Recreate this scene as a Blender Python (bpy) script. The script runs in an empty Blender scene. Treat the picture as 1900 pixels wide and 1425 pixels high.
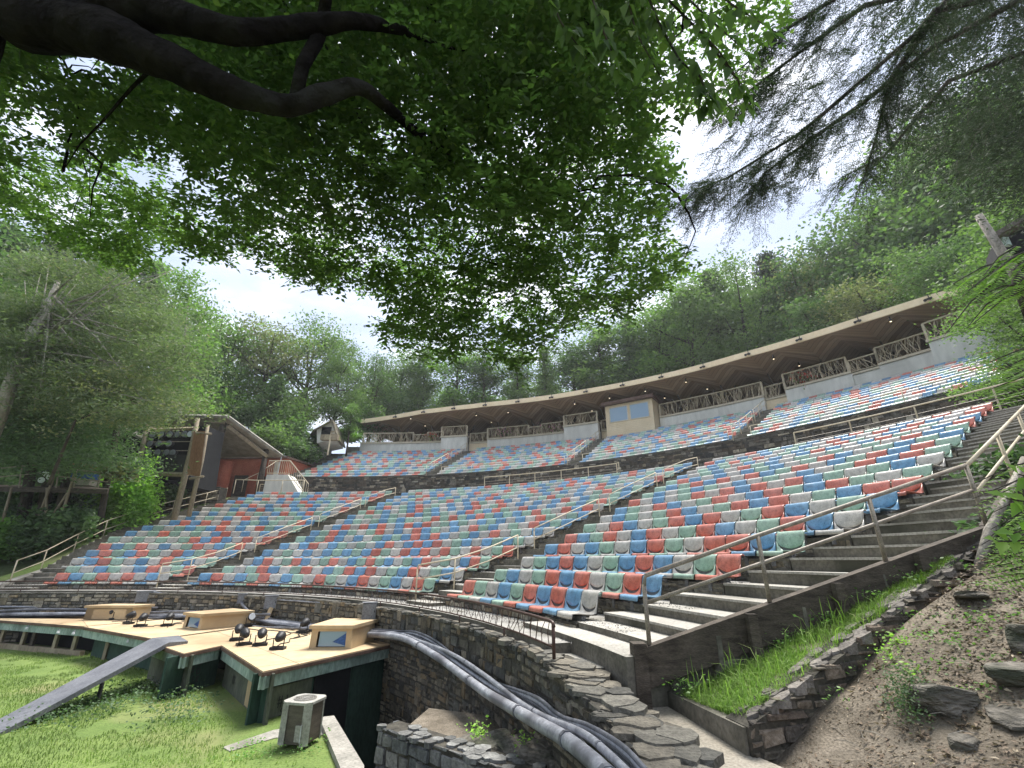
import bpy, bmesh, math, random
import numpy as np
from mathutils import noise as mnoise, Vector
from math import sin, cos, tan, pi, radians, degrees, sqrt, hypot, atan2

random.seed(7); RNG = np.random.default_rng(7)
SC = bpy.context.scene
VEIL = .0006  # density of the added glare volume
COL = SC.collection

# ------------------------------------------------------------------ camera
FPX, PITCH = 860.05, 0.364          # focal length in pixels of a 1900 px wide frame, upward pitch
CP, SP = cos(PITCH), sin(PITCH)
cd = bpy.data.cameras.new('camera'); cam = bpy.data.objects.new('camera', cd); COL.objects.link(cam)
cd.sensor_width = 36; cd.lens = FPX/1900*36; cd.clip_start = 0.05; cd.clip_end = 2000
cam.location = (0, 0, 0); cam.rotation_euler = (pi/2 + PITCH, 0, 0)
SC.camera = cam
# ------------------------------------------------------------------ sky, sun, exposure
SC.view_settings.view_transform = 'Standard'; SC.view_settings.look = 'None'
SC.view_settings.exposure = 1.8; SC.view_settings.gamma = 1
SUN_EL, SUN_AZ = radians(66), radians(24)      # azimuth measured from +Y towards +X
w = bpy.data.worlds.new('World'); SC.world = w; w.use_nodes = True
nt = w.node_tree; N = nt.nodes; LK = nt.links; N.clear()
out = N.new('ShaderNodeOutputWorld'); bg = N.new('ShaderNodeBackground'); LK.new(bg.outputs[0], out.inputs[0])
sky = N.new('ShaderNodeTexSky'); sky.sky_type = 'NISHITA'; sky.sun_disc = False
sky.sun_elevation = SUN_EL; sky.sun_rotation = SUN_AZ; sky.dust_density = 3; sky.air_density = 1.2
tc = N.new('ShaderNodeTexCoord'); mp = N.new('ShaderNodeMapping'); LK.new(tc.outputs['Generated'], mp.inputs[0])
mp.inputs['Scale'].default_value = (1.0, 1.3, 3.4); mp.inputs['Rotation'].default_value = (0.1, 0.25, 0.5)
nz = N.new('ShaderNodeTexNoise'); nz.inputs['Scale'].default_value = 3.2; nz.inputs['Detail'].default_value = 7; nz.inputs['Roughness'].default_value = .52
LK.new(mp.outputs[0], nz.inputs['Vector'])
cr = N.new('ShaderNodeValToRGB'); LK.new(nz.outputs['Fac'], cr.inputs[0])
e = cr.color_ramp.elements; e[0].position = .38; e[0].color = (2.3, 2.75, 3.7, 1); e[1].position = .64; e[1].color = (5.1, 5.25, 5.6, 1)
e2 = e.new(.5); e2.color = (3.1, 3.5, 4.4, 1)
mx = N.new('ShaderNodeMixRGB'); mx.inputs[0].default_value = .88
LK.new(sky.outputs[0], mx.inputs[1]); LK.new(cr.outputs[0], mx.inputs[2]); LK.new(mx.outputs[0], bg.inputs[0])
bg.inputs['Strength'].default_value = 0.085
sd = bpy.data.lights.new('sun', 'SUN'); so = bpy.data.objects.new('sun', sd); COL.objects.link(so)
sd.energy = 2.4; sd.angle = radians(26); sd.color = (1, .96, .9)
so.rotation_euler = (-(pi/2 - SUN_EL), 0, -SUN_AZ); so.location = (0, 20, 60)
SC.cycles.max_bounces = 7; SC.cycles.diffuse_bounces = 3; SC.cycles.transmission_bounces = 4; SC.cycles.transparent_max_bounces = 6
SC.cycles.use_denoising = True
SC.cycles.caustics_reflective = False; SC.cycles.caustics_refractive = False

# ------------------------------------------------------------------ survey helpers
CX, CY = -15.42, 1.455              # centre of the seating arcs (the camera is at 0,0,0)
def ray(x, y):
    u = (x-950)/FPX; v = (712.5-y)/FPX
    return np.array([u, CP - v*SP, SP + v*CP])
def at_y(x, y, Y): r = ray(x, y); return r*(Y/r[1])
def at_z(x, y, z): r = ray(x, y); return r*(z/r[2])
def at_t(x, y, t): return ray(x, y)*t
def at_R(x, y, R):
    r = ray(x, y); a = r[0]**2+r[1]**2; b = -2*(r[0]*CX+r[1]*CY); c = CX*CX+CY*CY-R*R
    return r*((-b+sqrt(max(0, b*b-4*a*c)))/2/a)
def pol(th, R, z=0.0): t = radians(th); return (CX+R*sin(t), CY+R*cos(t), z)
def polar(x, y): return hypot(x-CX, y-CY), degrees(atan2(x-CX, y-CY))
def project(p):
    d = p[1]*CP+p[2]*SP
    return 950+FPX*p[0]/d, 712.5-FPX*(-p[1]*SP+p[2]*CP)/d, d

# ------------------------------------------------------------------ materials
def new_mat(name):
    m = bpy.data.materials.new(name); m.use_nodes = True
    b = m.node_tree.nodes['Principled BSDF']; return m, m.node_tree, b
def vecsrc(t, coords):
    if coords == 'uv': n = t.nodes.new('ShaderNodeUVMap'); return n.outputs[0]
    if coords == 'pos': n = t.nodes.new('ShaderNodeNewGeometry'); return n.outputs['Position']
    n = t.nodes.new('ShaderNodeTexCoord'); return n.outputs['Object']
def surf(name, c1, c2, scale=3.0, rough=.8, bump=.3, fine=40., coords='obj', spec=.3, stretch=(1,1,1), c3=None, metal=0., attr=False, dist=.02, lo=.35, hi=.65, speck=.55):
    m, t, b = new_mat(name); n, l = t.nodes, t.links
    v = vecsrc(t, coords); mpn = n.new('ShaderNodeMapping'); mpn.inputs['Scale'].default_value = stretch; l.new(v, mpn.inputs[0])
    a = n.new('ShaderNodeTexNoise'); a.inputs['Scale'].default_value = scale; a.inputs['Detail'].default_value = 6; a.inputs['Roughness'].default_value = .65
    l.new(mpn.outputs[0], a.inputs['Vector'])
    r = n.new('ShaderNodeValToRGB'); l.new(a.outputs['Fac'], r.inputs[0])
    r.color_ramp.elements[0].position = lo; r.color_ramp.elements[0].color = (*c1, 1)
    r.color_ramp.elements[1].position = hi; r.color_ramp.elements[1].color = (*c2, 1)
    f = n.new('ShaderNodeTexNoise'); f.inputs['Scale'].default_value = fine; f.inputs['Detail'].default_value = 4
    l.new(mpn.outputs[0], f.inputs['Vector'])
    mm = n.new('ShaderNodeMixRGB'); mm.blend_type = 'MULTIPLY'; mm.inputs[0].default_value = speck
    rr = n.new('ShaderNodeValToRGB'); rr.color_ramp.elements[0].position = .3; rr.color_ramp.elements[0].color = (.45, .45, .45, 1)
    rr.color_ramp.elements[1].position = .62; rr.color_ramp.elements[1].color = (1.25, 1.25, 1.25, 1)
    l.new(f.outputs['Fac'], rr.inputs[0]); l.new(r.outputs[0], mm.inputs[1]); l.new(rr.outputs[0], mm.inputs[2])
    last = mm.outputs[0]
    if c3 is not None:
        k = n.new('ShaderNodeTexNoise'); k.inputs['Scale'].default_value = scale*.37; k.inputs['Detail'].default_value = 8; l.new(mpn.outputs[0], k.inputs['Vector'])
        kr = n.new('ShaderNodeValToRGB'); kr.color_ramp.elements[0].position = .52; kr.color_ramp.elements[1].position = .66
        l.new(k.outputs['Fac'], kr.inputs[0]); m3 = n.new('ShaderNodeMixRGB'); l.new(kr.outputs[0], m3.inputs[0]); l.new(last, m3.inputs[1]); m3.inputs[2].default_value = (*c3, 1); last = m3.outputs[0]
    if attr:
        at = n.new('ShaderNodeAttribute'); at.attribute_name = 'Col'; m4 = n.new('ShaderNodeMixRGB'); m4.blend_type = 'MULTIPLY'; m4.inputs[0].default_value = 1
        l.new(last, m4.inputs[1]); l.new(at.outputs['Color'], m4.inputs[2]); last = m4.outputs[0]
    l.new(last, b.inputs['Base Color']); b.inputs['Roughness'].default_value = rough; b.inputs['Specular IOR Level'].default_value = spec; b.inputs['Metallic'].default_value = metal
    if bump:
        bp = n.new('ShaderNodeBump'); bp.inputs['Strength'].default_value = bump; bp.inputs['Distance'].default_value = dist
        l.new(f.outputs['Fac'], bp.inputs['Height']); l.new(bp.outputs[0], b.inputs['Normal'])
    return m
def leaf_mat(name, c1, c2, trans=.45, gloss=.5, c3=None):
    m = bpy.data.materials.new(name); m.use_nodes = True; t = m.node_tree; n, l = t.nodes, t.links; n.clear()
    o = n.new('ShaderNodeOutputMaterial'); g = n.new('ShaderNodeNewGeometry')
    r = n.new('ShaderNodeValToRGB'); l.new(g.outputs['Random Per Island'], r.inputs[0])
    r.color_ramp.elements[0].color = (*c1, 1); r.color_ramp.elements[1].color = (*c2, 1)
    if c3: q = r.color_ramp.elements.new(.93); q.color = (*c2, 1); r.color_ramp.elements[-1].color = (*c3, 1)
    nz = n.new('ShaderNodeTexNoise'); nz.inputs['Scale'].default_value = .55; l.new(g.outputs['Position'], nz.inputs['Vector'])
    mr = n.new('ShaderNodeMapRange'); mr.inputs['From Min'].default_value = .3; mr.inputs['From Max'].default_value = .7; mr.inputs['To Min'].default_value = .65; mr.inputs['To Max'].default_value = 1.35
    l.new(nz.outputs['Fac'], mr.inputs['Value'])
    mm = n.new('ShaderNodeVectorMath'); mm.operation = 'SCALE'; l.new(r.outputs[0], mm.inputs[0]); l.new(mr.outputs[0], mm.inputs['Scale'])
    p = n.new('ShaderNodeBsdfPrincipled'); l.new(mm.outputs[0], p.inputs['Base Color']); p.inputs['Roughness'].default_value = gloss; p.inputs['Specular IOR Level'].default_value = .3
    tr = n.new('ShaderNodeBsdfTranslucent'); tm = n.new('ShaderNodeVectorMath'); tm.operation = 'MULTIPLY'; l.new(mm.outputs[0], tm.inputs[0]); tm.inputs[1].default_value = (1.25, 1.55, .8)
    l.new(tm.outputs[0], tr.inputs[0]); mx = n.new('ShaderNodeMixShader'); mx.inputs[0].default_value = trans
    l.new(p.outputs[0], mx.inputs[1]); l.new(tr.outputs[0], mx.inputs[2]); l.new(mx.outputs[0], o.inputs[0])
    return m
M = {}
def seat_mat(name, c):
    m, t, b = new_mat(name); n, l = t.nodes, t.links
    g = n.new('ShaderNodeNewGeometry'); oi = n.new('ShaderNodeObjectInfo')
    a = n.new('ShaderNodeTexNoise'); a.inputs['Scale'].default_value = 2.3; a.inputs['Detail'].default_value = 5; l.new(g.outputs['Position'], a.inputs['Vector'])
    s = n.new('ShaderNodeTexNoise'); s.inputs['Scale'].default_value = 60; s.inputs['Detail'].default_value = 3; l.new(g.outputs['Position'], s.inputs['Vector'])
    fade = n.new('ShaderNodeMapRange'); l.new(a.outputs['Fac'], fade.inputs['Value']); fade.inputs['From Min'].default_value = .3; fade.inputs['From Max'].default_value = .75; fade.inputs['To Min'].default_value = .06; fade.inputs['To Max'].default_value = .5
    m1 = n.new('ShaderNodeMixRGB'); l.new(fade.outputs[0], m1.inputs[0]); m1.inputs[1].default_value = (*c, 1); m1.inputs[2].default_value = (c[0]*.75+.25, c[1]*.75+.25, c[2]*.75+.24, 1)
    hv = n.new('ShaderNodeHueSaturation'); l.new(m1.outputs[0], hv.inputs['Color'])
    vr = n.new('ShaderNodeMapRange'); l.new(g.outputs['Random Per Island'], vr.inputs['Value']); vr.inputs['To Min'].default_value = .8; vr.inputs['To Max'].default_value = 1.2; l.new(vr.outputs[0], hv.inputs['Value'])
    dr = n.new('ShaderNodeMapRange'); l.new(s.outputs['Fac'], dr.inputs['Value']); dr.inputs['From Min'].default_value = .25; dr.inputs['From Max'].default_value = .5; dr.inputs['To Min'].default_value = .62; dr.inputs['To Max'].default_value = 1
    vm = n.new('ShaderNodeVectorMath'); vm.operation = 'SCALE'; l.new(hv.outputs[0], vm.inputs[0]); l.new(dr.outputs[0], vm.inputs['Scale'])
    l.new(vm.outputs[0], b.inputs['Base Color'])
    rg = n.new('ShaderNodeMapRange'); l.new(s.outputs['Fac'], rg.inputs['Value']); rg.inputs['To Min'].default_value = .16; rg.inputs['To Max'].default_value = .5; l.new(rg.outputs[0], b.inputs['Roughness'])
    b.inputs['Specular IOR Level'].default_value = .5
    g2 = n.new('ShaderNodeTexNoise'); g2.inputs['Scale'].default_value = 9; g2.inputs['Detail'].default_value = 6; g2.inputs['Roughness'].default_value = .7; l.new(g.outputs['Position'], g2.inputs['Vector'])
    g3 = n.new('ShaderNodeMapRange'); l.new(g2.outputs['Fac'], g3.inputs['Value']); g3.inputs['From Min'].default_value = .36; g3.inputs['From Max'].default_value = .56; g3.inputs['To Min'].default_value = .68; g3.inputs['To Max'].default_value = 1.02
    v3 = n.new('ShaderNodeVectorMath'); v3.operation = 'SCALE'; l.new(vm.outputs[0], v3.inputs[0]); l.new(g3.outputs[0], v3.inputs['Scale']); l.new(v3.outputs[0], b.inputs['Base Color'])
    return m
M['red'] = seat_mat('red_plastic', (.49, .125, .075)); M['blue'] = seat_mat('blue_plastic', (.10, .255, .41))
M['green'] = seat_mat('green_plastic', (.25, .38, .29)); M['grey'] = seat_mat('grey_plastic', (.42, .395, .355))
M['gravel'] = surf('gravel', (.25, .24, .22), (.40, .39, .36), 2.2, .95, .9, 55, 'pos', c3=(.16, .15, .12))
M['concrete'] = surf('concrete', (.24, .23, .20), (.36, .34, .30), 1.6, .9, .25, 26, 'pos', c3=(.15, .14, .115))
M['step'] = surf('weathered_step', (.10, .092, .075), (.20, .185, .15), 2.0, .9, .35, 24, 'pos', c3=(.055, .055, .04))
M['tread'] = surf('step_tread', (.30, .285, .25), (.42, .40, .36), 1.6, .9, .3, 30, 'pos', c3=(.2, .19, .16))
M['wallconc'] = surf('pale_wall_concrete', (.60, .595, .54), (.70, .69, .63), .6, .85, .03, 3, 'pos', stretch=(1, 1, .3), c3=(.52, .51, .46), speck=.25)
M['coping'] = surf('coping', (.52, .46, .34), (.62, .55, .42), 2, .8, .1, 30, 'pos')
M['stone'] = surf('dry_stone', (.55, .55, .55), (1.1, 1.1, 1.08), 5, .85, .9, 28, 'pos', attr=True, dist=.03)
M['mortar'] = surf('joint_mortar', (.035, .032, .026), (.085, .078, .062), 6, .95, .5, 40, 'pos')
M['cream'] = surf('cream_paint', (.50, .43, .30), (.60, .52, .38), 5, .5, .05, 60, 'pos', c3=(.45, .36, .24))
M['brownrail'] = surf('brown_paint', (.055, .03, .024), (.10, .058, .045), 6, .45, .05, 60, 'pos')
M['greyrail'] = surf('weathered_rail', (.20, .165, .13), (.34, .30, .24), 8, .5, .1, 60, 'pos')
M['bracket'] = surf('steel_bracket', (.10, .10, .10), (.2, .2, .2), 8, .5, .05, 60, 'pos')
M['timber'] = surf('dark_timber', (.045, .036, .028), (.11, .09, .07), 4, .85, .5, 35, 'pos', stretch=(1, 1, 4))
M['twig'] = surf('branch_wood', (.46, .38, .26), (.62, .53, .38), 5, .8, .1, 30, 'pos')
M['fascia'] = surf('pale_fascia', (.78, .62, .40), (.84, .69, .47), 1.5, .7, .03, 6, 'pos', speck=.08)
M['bark'] = surf('bark', (.035, .03, .024), (.10, .085, .065), 5, .95, 1., 22, 'pos', stretch=(1, 1, .35), c3=(.02, .022, .014), dist=.05)
M['palebark'] = surf('pale_bark', (.20, .18, .15), (.36, .33, .28), 5, .95, .8, 22, 'pos', stretch=(1, 1, .5), c3=(.1, .09, .07), dist=.04)
M['dirt'] = surf('dirt', (.11, .092, .068), (.235, .20, .155), 3.0, .97, .9, 45, 'pos', c3=(.085, .07, .05))
M['path'] = surf('path', (.27, .24, .19), (.38, .345, .285), 1.2, .95, .5, 40, 'pos', c3=(.20, .17, .13))
M['lawn'] = surf('lawn', (.095, .15, .035), (.155, .215, .055), 1.1, .95, .8, 30, 'pos', c3=(.21, .21, .09))
M['forest'] = surf('forest_floor', (.03, .05, .015), (.07, .09, .03), .5, .95, .5, 10, 'pos')
M['ply'] = surf('plywood', (.44, .33, .195), (.53, .41, .255), 1.2, .8, .05, 5, 'pos', c3=(.35, .25, .145), speck=.2)
M['plyedge'] = surf('deck_edge', (.10, .06, .045), (.17, .11, .085), 3, .7, .1, 30, 'pos')
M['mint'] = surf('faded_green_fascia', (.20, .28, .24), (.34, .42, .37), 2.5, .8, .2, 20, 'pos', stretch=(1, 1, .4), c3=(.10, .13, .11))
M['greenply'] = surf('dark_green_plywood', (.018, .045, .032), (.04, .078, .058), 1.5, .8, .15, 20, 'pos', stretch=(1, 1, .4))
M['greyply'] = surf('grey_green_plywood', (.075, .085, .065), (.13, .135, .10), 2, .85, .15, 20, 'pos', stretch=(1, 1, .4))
M['black'] = surf('black_paint', (.012, .012, .013), (.03, .03, .032), 4, .5, .1, 40, 'pos')
M['void'] = surf('shade_black', (.006, .007, .008), (.012, .013, .014), 3, .95, 0, 20, 'pos')  # near-black carrying the shade of openings, pit and deck underside
M['board'] = surf('grey_ramp_board', (.10, .105, .12), (.16, .165, .18), 2.2, .75, .2, 30, 'pos')
M['conduit'] = surf('grey_conduit', (.22, .225, .25), (.40, .41, .44), 4, .4, .1, 25, 'pos', c3=(.14, .14, .155))
M['conduitdark'] = surf('dark_conduit', (.09, .095, .11), (.20, .205, .225), 4, .4, .1, 25, 'pos')
M['cable'] = surf('black_cable', (.015, .015, .017), (.04, .04, .045), 5, .45, .05, 40, 'pos')
M['cabinet'] = surf('grey_cabinet', (.15, .16, .18), (.23, .24, .26), 3, .5, .05, 30, 'pos')
M['acpaint'] = surf('ac_case', (.30, .29, .26), (.42, .41, .37), 3, .5, .1, 30, 'pos')
M['accoil'] = surf('ac_coil', (.07, .058, .045), (.12, .10, .08), 4, .6, .2, 60, 'pos', stretch=(1, 1, 5))
M['redwall'] = surf('terracotta_wall', (.36, .10, .06), (.46, .15, .09), 1.2, .85, .1, 20, 'pos')
M['roofwood'] = surf('roof_boards', (.22, .19, .15), (.36, .32, .26), 2, .8, .1, 30, 'pos')
M['shingle'] = surf('mossy_shingles', (.10, .085, .06), (.17, .15, .10), 3, .9, .6, 30, 'pos', c3=(.13, .15, .03))
M['oldwood'] = surf('weathered_wood', (.20, .16, .11), (.34, .29, .20), 3, .85, .3, 30, 'pos', stretch=(1, 1, .2))
M['ochre'] = surf('brown_panel', (.26, .13, .07), (.36, .20, .12), 3, .7, .2, 30, 'pos', stretch=(1, 1, .2))
M['whitepaint'] = surf('white_paint', (.55, .56, .58), (.7, .7, .7), 3, .6, .05, 30, 'pos')
M['bluepaint'] = surf('blue_paint', (.02, .07, .22), (.04, .11, .3), 3, .5, .05, 30, 'pos')
M['pinkflower'] = surf('flowers', (.5, .10, .2), (.7, .4, .5), 9, .8, .05, 30, 'pos')
M['redflower'] = surf('red_flowers', (.5, .03, .03), (.6, .12, .08), 9, .8, .05, 30, 'pos')
M['rock'] = surf('rock', (.07, .064, .052), (.19, .172, .145), 6, .9, 1., 14, 'pos', stretch=(1, 1, 3), c3=(.06, .065, .045), dist=.05)
M['litter'] = leaf_mat('dead_leaves', (.09, .062, .042), (.22, .165, .115), .1, .7, (.5, .42, .3))
M['booth'] = surf('booth_siding', (.66, .54, .36), (.74, .62, .43), 1.0, .75, .02, 8, 'pos', speck=.08)
def glass_mat():
    m, t, b = new_mat('window_glass'); b.inputs['Base Color'].default_value = (.22, .33, .42, 1); b.inputs['Roughness'].default_value = .12; b.inputs['Specular IOR Level'].default_value = .8; return m
M['glass'] = glass_mat()
def lamp_mat():
    m, t, b = new_mat('lamp_lens'); b.inputs['Base Color'].default_value = (.55, .6, .66, 1); b.inputs['Roughness'].default_value = .15; return m
M['lens'] = lamp_mat()
def glow_mat():
    m, t, b = new_mat('lit_bulb'); b.inputs['Emission Color'].default_value = (1, .8, .5, 1); b.inputs['Emission Strength'].default_value = .7; return m
M['bulb'] = glow_mat()
def soffit_mat():
    m, t, b = new_mat('soffit_planks'); n, l = t.nodes, t.links
    uv = n.new('ShaderNodeUVMap'); sp = n.new('ShaderNodeSeparateXYZ'); l.new(uv.outputs[0], sp.inputs[0])
    ad = n.new('ShaderNodeMath'); ad.operation = 'ADD'; l.new(sp.outputs[0], ad.inputs[0]); l.new(sp.outputs[1], ad.inputs[1])
    sc = n.new('ShaderNodeMath'); sc.operation = 'MULTIPLY'; l.new(ad.outputs[0], sc.inputs[0]); sc.inputs[1].default_value = 3.3
    fr = n.new('ShaderNodeMath'); fr.operation = 'FRACT'; l.new(sc.outputs[0], fr.inputs[0])
    fl = n.new('ShaderNodeMath'); fl.operation = 'FLOOR'; l.new(sc.outputs[0], fl.inputs[0])
    wn = n.new('ShaderNodeTexWhiteNoise'); wn.noise_dimensions = '1D'; l.new(fl.outputs[0], wn.inputs['W'])
    cr = n.new('ShaderNodeValToRGB'); l.new(wn.outputs[0], cr.inputs[0]); cr.color_ramp.elements[0].color = (.26, .17, .10, 1); cr.color_ramp.elements[1].color = (.46, .33, .21, 1)
    gp = n.new('ShaderNodeMath'); gp.operation = 'GREATER_THAN'; l.new(fr.outputs[0], gp.inputs[0]); gp.inputs[1].default_value = .1
    mu = n.new('ShaderNodeVectorMath'); mu.operation = 'SCALE'; l.new(cr.outputs[0], mu.inputs[0])
    mr = n.new('ShaderNodeMapRange'); l.new(gp.outputs[0], mr.inputs['Value']); mr.inputs['To Min'].default_value = .3; l.new(mr.outputs[0], mu.inputs['Scale'])
    l.new(mu.outputs[0], b.inputs['Base Color']); b.inputs['Roughness'].default_value = .7; return m
M['soffit'] = soffit_mat()
M['grassblade'] = leaf_mat('grass_blades', (.12, .20, .045), (.23, .34, .085), .35, .6, (.36, .36, .18))
M['lawnblade'] = leaf_mat('lawn_blades', (.13, .195, .05), (.225, .30, .09), .3, .6, (.38, .36, .18))
M['beech'] = leaf_mat('broad_leaves', (.056, .10, .03), (.105, .165, .047), .62, .5, (.18, .25, .06))
M['darkbark'] = surf('dark_bark', (.006, .005, .005), (.016, .014, .012), 3, .95, 1.4, 9, 'pos', c3=(.030, .030, .026), dist=.05, spec=.04)
M['decid1'] = leaf_mat('bright_foliage', (.10, .18, .05), (.175, .275, .075), .4, .6)
M['decid2'] = leaf_mat('mid_foliage', (.10, .16, .055), (.165, .24, .085), .4, .6)
M['decid3'] = leaf_mat('dark_foliage', (.07, .12, .05), (.12, .185, .075), .4, .6)
M['olive'] = leaf_mat('olive_foliage', (.15, .165, .08), (.23, .235, .12), .35, .6)
M['hemlock'] = leaf_mat('needles', (.035, .052, .034), (.06, .085, .05), .2, .6)
M['greyneedle'] = leaf_mat('grey_green_needles', (.095, .13, .065), (.165, .205, .105), .3, .7, (.24, .20, .15))
M['fern'] = leaf_mat('pale_fronds', (.20, .36, .07), (.33, .50, .12), .5, .5)
M['bush'] = leaf_mat('bush_leaves', (.10, .20, .05), (.19, .32, .09), .4, .5)
M['duskbush'] = leaf_mat('shrub_leaves', (.06, .105, .05), (.105, .165, .075), .35, .6)

# ------------------------------------------------------------------ mesh builder
def make_obj(name, me, parent=None):
    o = bpy.data.objects.new(name, me); COL.objects.link(o)
    if parent is not None: o.parent = parent
    return o
def tag(o, label=None, cat=None, group=None, kind=None):
    if label: o['label'] = label
    if cat: o['category'] = cat
    if group: o['group'] = group
    if kind: o['kind'] = kind
    return o
def empty(name, loc=(0, 0, 0), rz=0.0, label=None, cat=None, group=None, kind=None):
    o = bpy.data.objects.new(name, None); COL.objects.link(o); o.location = loc; o.rotation_euler = (0, 0, rz)
    o.empty_display_size = .1
    return tag(o, label, cat, group, kind)
class MB:
    """collects shapes; build() links them as one mesh; coordinates are world unless org is given"""
    def __init__(s, org=(0, 0, 0)): s.v = []; s.f = []; s.m = []; s.uv = []; s.c = []; s.org = org; s.hasuv = False; s.hascol = False; s.cur = None
    def add(s, vs, fs, mi=0, uvs=None):
        b = len(s.v); s.v += [tuple(map(float, p)) for p in vs]
        if s.cur is not None: s.hascol = True
        s.c += [s.cur or (1, 1, 1)]*len(vs)
        for k, f in enumerate(fs):
            s.f.append([b+i for i in f]); s.m.append(mi)
            if uvs is not None: s.uv.append(uvs[k]); s.hasuv = True
            else: s.uv.append([(0, 0)]*len(f))
        return s
    def box(s, c, d, rz=0.0, mi=0, tilt=0.0):
        X, Y, Z = d[0]/2, d[1]/2, d[2]/2; vs = []
        for sx, sy, sz in ((-1,-1,-1),(1,-1,-1),(1,1,-1),(-1,1,-1),(-1,-1,1),(1,-1,1),(1,1,1),(-1,1,1)):
            x, y, z = sx*X, sy*Y, sz*Z
            if tilt: y, z = y*cos(tilt)-z*sin(tilt), y*sin(tilt)+z*cos(tilt)
            vs.append((c[0]+x*cos(rz)-y*sin(rz), c[1]+x*sin(rz)+y*cos(rz), c[2]+z))
        return s.add(vs, [(0,3,2,1),(4,5,6,7),(0,1,5,4),(1,2,6,5),(2,3,7,6),(3,0,4,7)], mi)
    def hexa(s, b4, t4, mi=0):
        return s.add(list(b4)+list(t4), [(0,3,2,1),(4,5,6,7),(0,1,5,4),(1,2,6,5),(2,3,7,6),(3,0,4,7)], mi)
    def prism(s, poly, z0, z1, mi=0, mt=None):
        n = len(poly); vs = [(p[0], p[1], z0 if not callable(z0) else z0(p)) for p in poly]+[(p[0], p[1], z1 if not callable(z1) else z1(p)) for p in poly]
        s.add(vs, [tuple(range(n))[::-1]]+[(i, (i+1) % n, n+(i+1) % n, n+i) for i in range(n)], mi)
        s.add(vs[n:], [tuple(range(n))], mi if mt is None else mt); return s
    def tube(s, pts, r, n=8, mi=0, cap=True):
        pts = [np.array(p, float) for p in pts]; k = len(pts); rs = r if hasattr(r, '__len__') else [r]*k
        vs = []; up = np.array([0., 0, 1]); pa = None
        for i, p in enumerate(pts):
            t = pts[min(i+1, k-1)]-pts[max(i-1, 0)]; t = t/(np.linalg.norm(t)+1e-9)
            if pa is None: a = np.cross(t, up); a = a if np.linalg.norm(a) > .05 else np.cross(t, (1., 0, 0))
            else: a = pa-t*np.dot(pa, t)
            a = a/(np.linalg.norm(a)+1e-9); pa = a; b = np.cross(t, a)
            for j in range(n): q = 2*pi*j/n; vs.append(p+rs[i]*(cos(q)*a+sin(q)*b))
        fs = [(i*n+j, i*n+(j+1) % n, (i+1)*n+(j+1) % n, (i+1)*n+j) for i in range(k-1) for j in range(n)]
        if cap: fs += [tuple(range(n))[::-1], tuple(range((k-1)*n, k*n))]
        return s.add(vs, fs, mi)
    def arc(s, R0, R1, z0, z1, t0, t1, mi=0, mt=None, step=1.5):
        """solid ring sector; mi sides, mt top"""
        n = max(1, int(abs(t1-t0)/step+.999)); vs = []
        for i in range(n+1):
            t = t0+(t1-t0)*i/n; vs += [pol(t, R0, z0), pol(t, R0, z1), pol(t, R1, z1), pol(t, R1, z0)]
        fr, tp = [], []; uf = []
        for i in range(n):
            a = i*4; b = a+4
            fr.append((a, b, b+1, a+1)); ua, ub = radians(t0+(t1-t0)*i/n)*R0, radians(t0+(t1-t0)*(i+1)/n)*R0; uf.append([(ua, z0), (ub, z0), (ub, z1), (ua, z1)])
        b0 = len(s.v); s.add(vs, fr, mi, uf)
        def ex(fl, m):
            for f in fl: s.f.append([b0+i for i in f]); s.m.append(m); s.uv.append([(0, 0)]*len(f))
        ex([(i*4+1, i*4+5, i*4+6, i*4+2) for i in range(n)], mi if mt is None else mt)
        ex([(i*4+2, i*4+6, i*4+7, i*4+3) for i in range(n)], mi); ex([(0, 1, 2, 3), (n*4+3, n*4+2, n*4+1, n*4)], mi)
        return s
    def build(s, name, mats, parent=None, smooth=False):
        if not isinstance(mats, (list, tuple)): mats = [mats]
        me = bpy.data.meshes.new(name); o = s.org
        me.from_pydata([(x-o[0], y-o[1], z-o[2]) for x, y, z in s.v], [], s.f)
        for m in mats: me.materials.append(m)
        if len(mats) > 1: me.polygons.foreach_set('material_index', s.m)
        if s.hasuv:
            ul = me.uv_layers.new(name='UVMap'); flat = [c for f in s.uv for uv in f for c in uv]; ul.data.foreach_set('uv', flat)
        if s.hascol:
            ca = me.color_attributes.new('Col', 'FLOAT_COLOR', 'POINT'); ca.data.foreach_set('color', [c for q in s.c for c in (*q, 1)])
        if smooth: me.polygons.foreach_set('use_smooth', [True]*len(s.f))
        me.update(); ob = make_obj(name, me, parent)
        if parent is None and o != (0, 0, 0): ob.location = o
        return ob
def np_mesh(name, V, F, mat):
    """V (n,3); F (m,k) faces of equal size"""
    me = bpy.data.meshes.new(name); V = np.asarray(V, np.float32); F = np.asarray(F, np.int32); m, k = F.shape
    me.vertices.add(len(V)); me.vertices.foreach_set('co', V.ravel()); me.loops.add(m*k); me.loops.foreach_set('vertex_index', F.ravel())
    me.polygons.add(m); me.polygons.foreach_set('loop_start', np.arange(0, m*k, k, dtype=np.int32)); me.update(calc_edges=True)
    me.materials.append(mat); return me
def unit(a): return a/(np.linalg.norm(a, axis=-1, keepdims=True)+1e-9)
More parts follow.
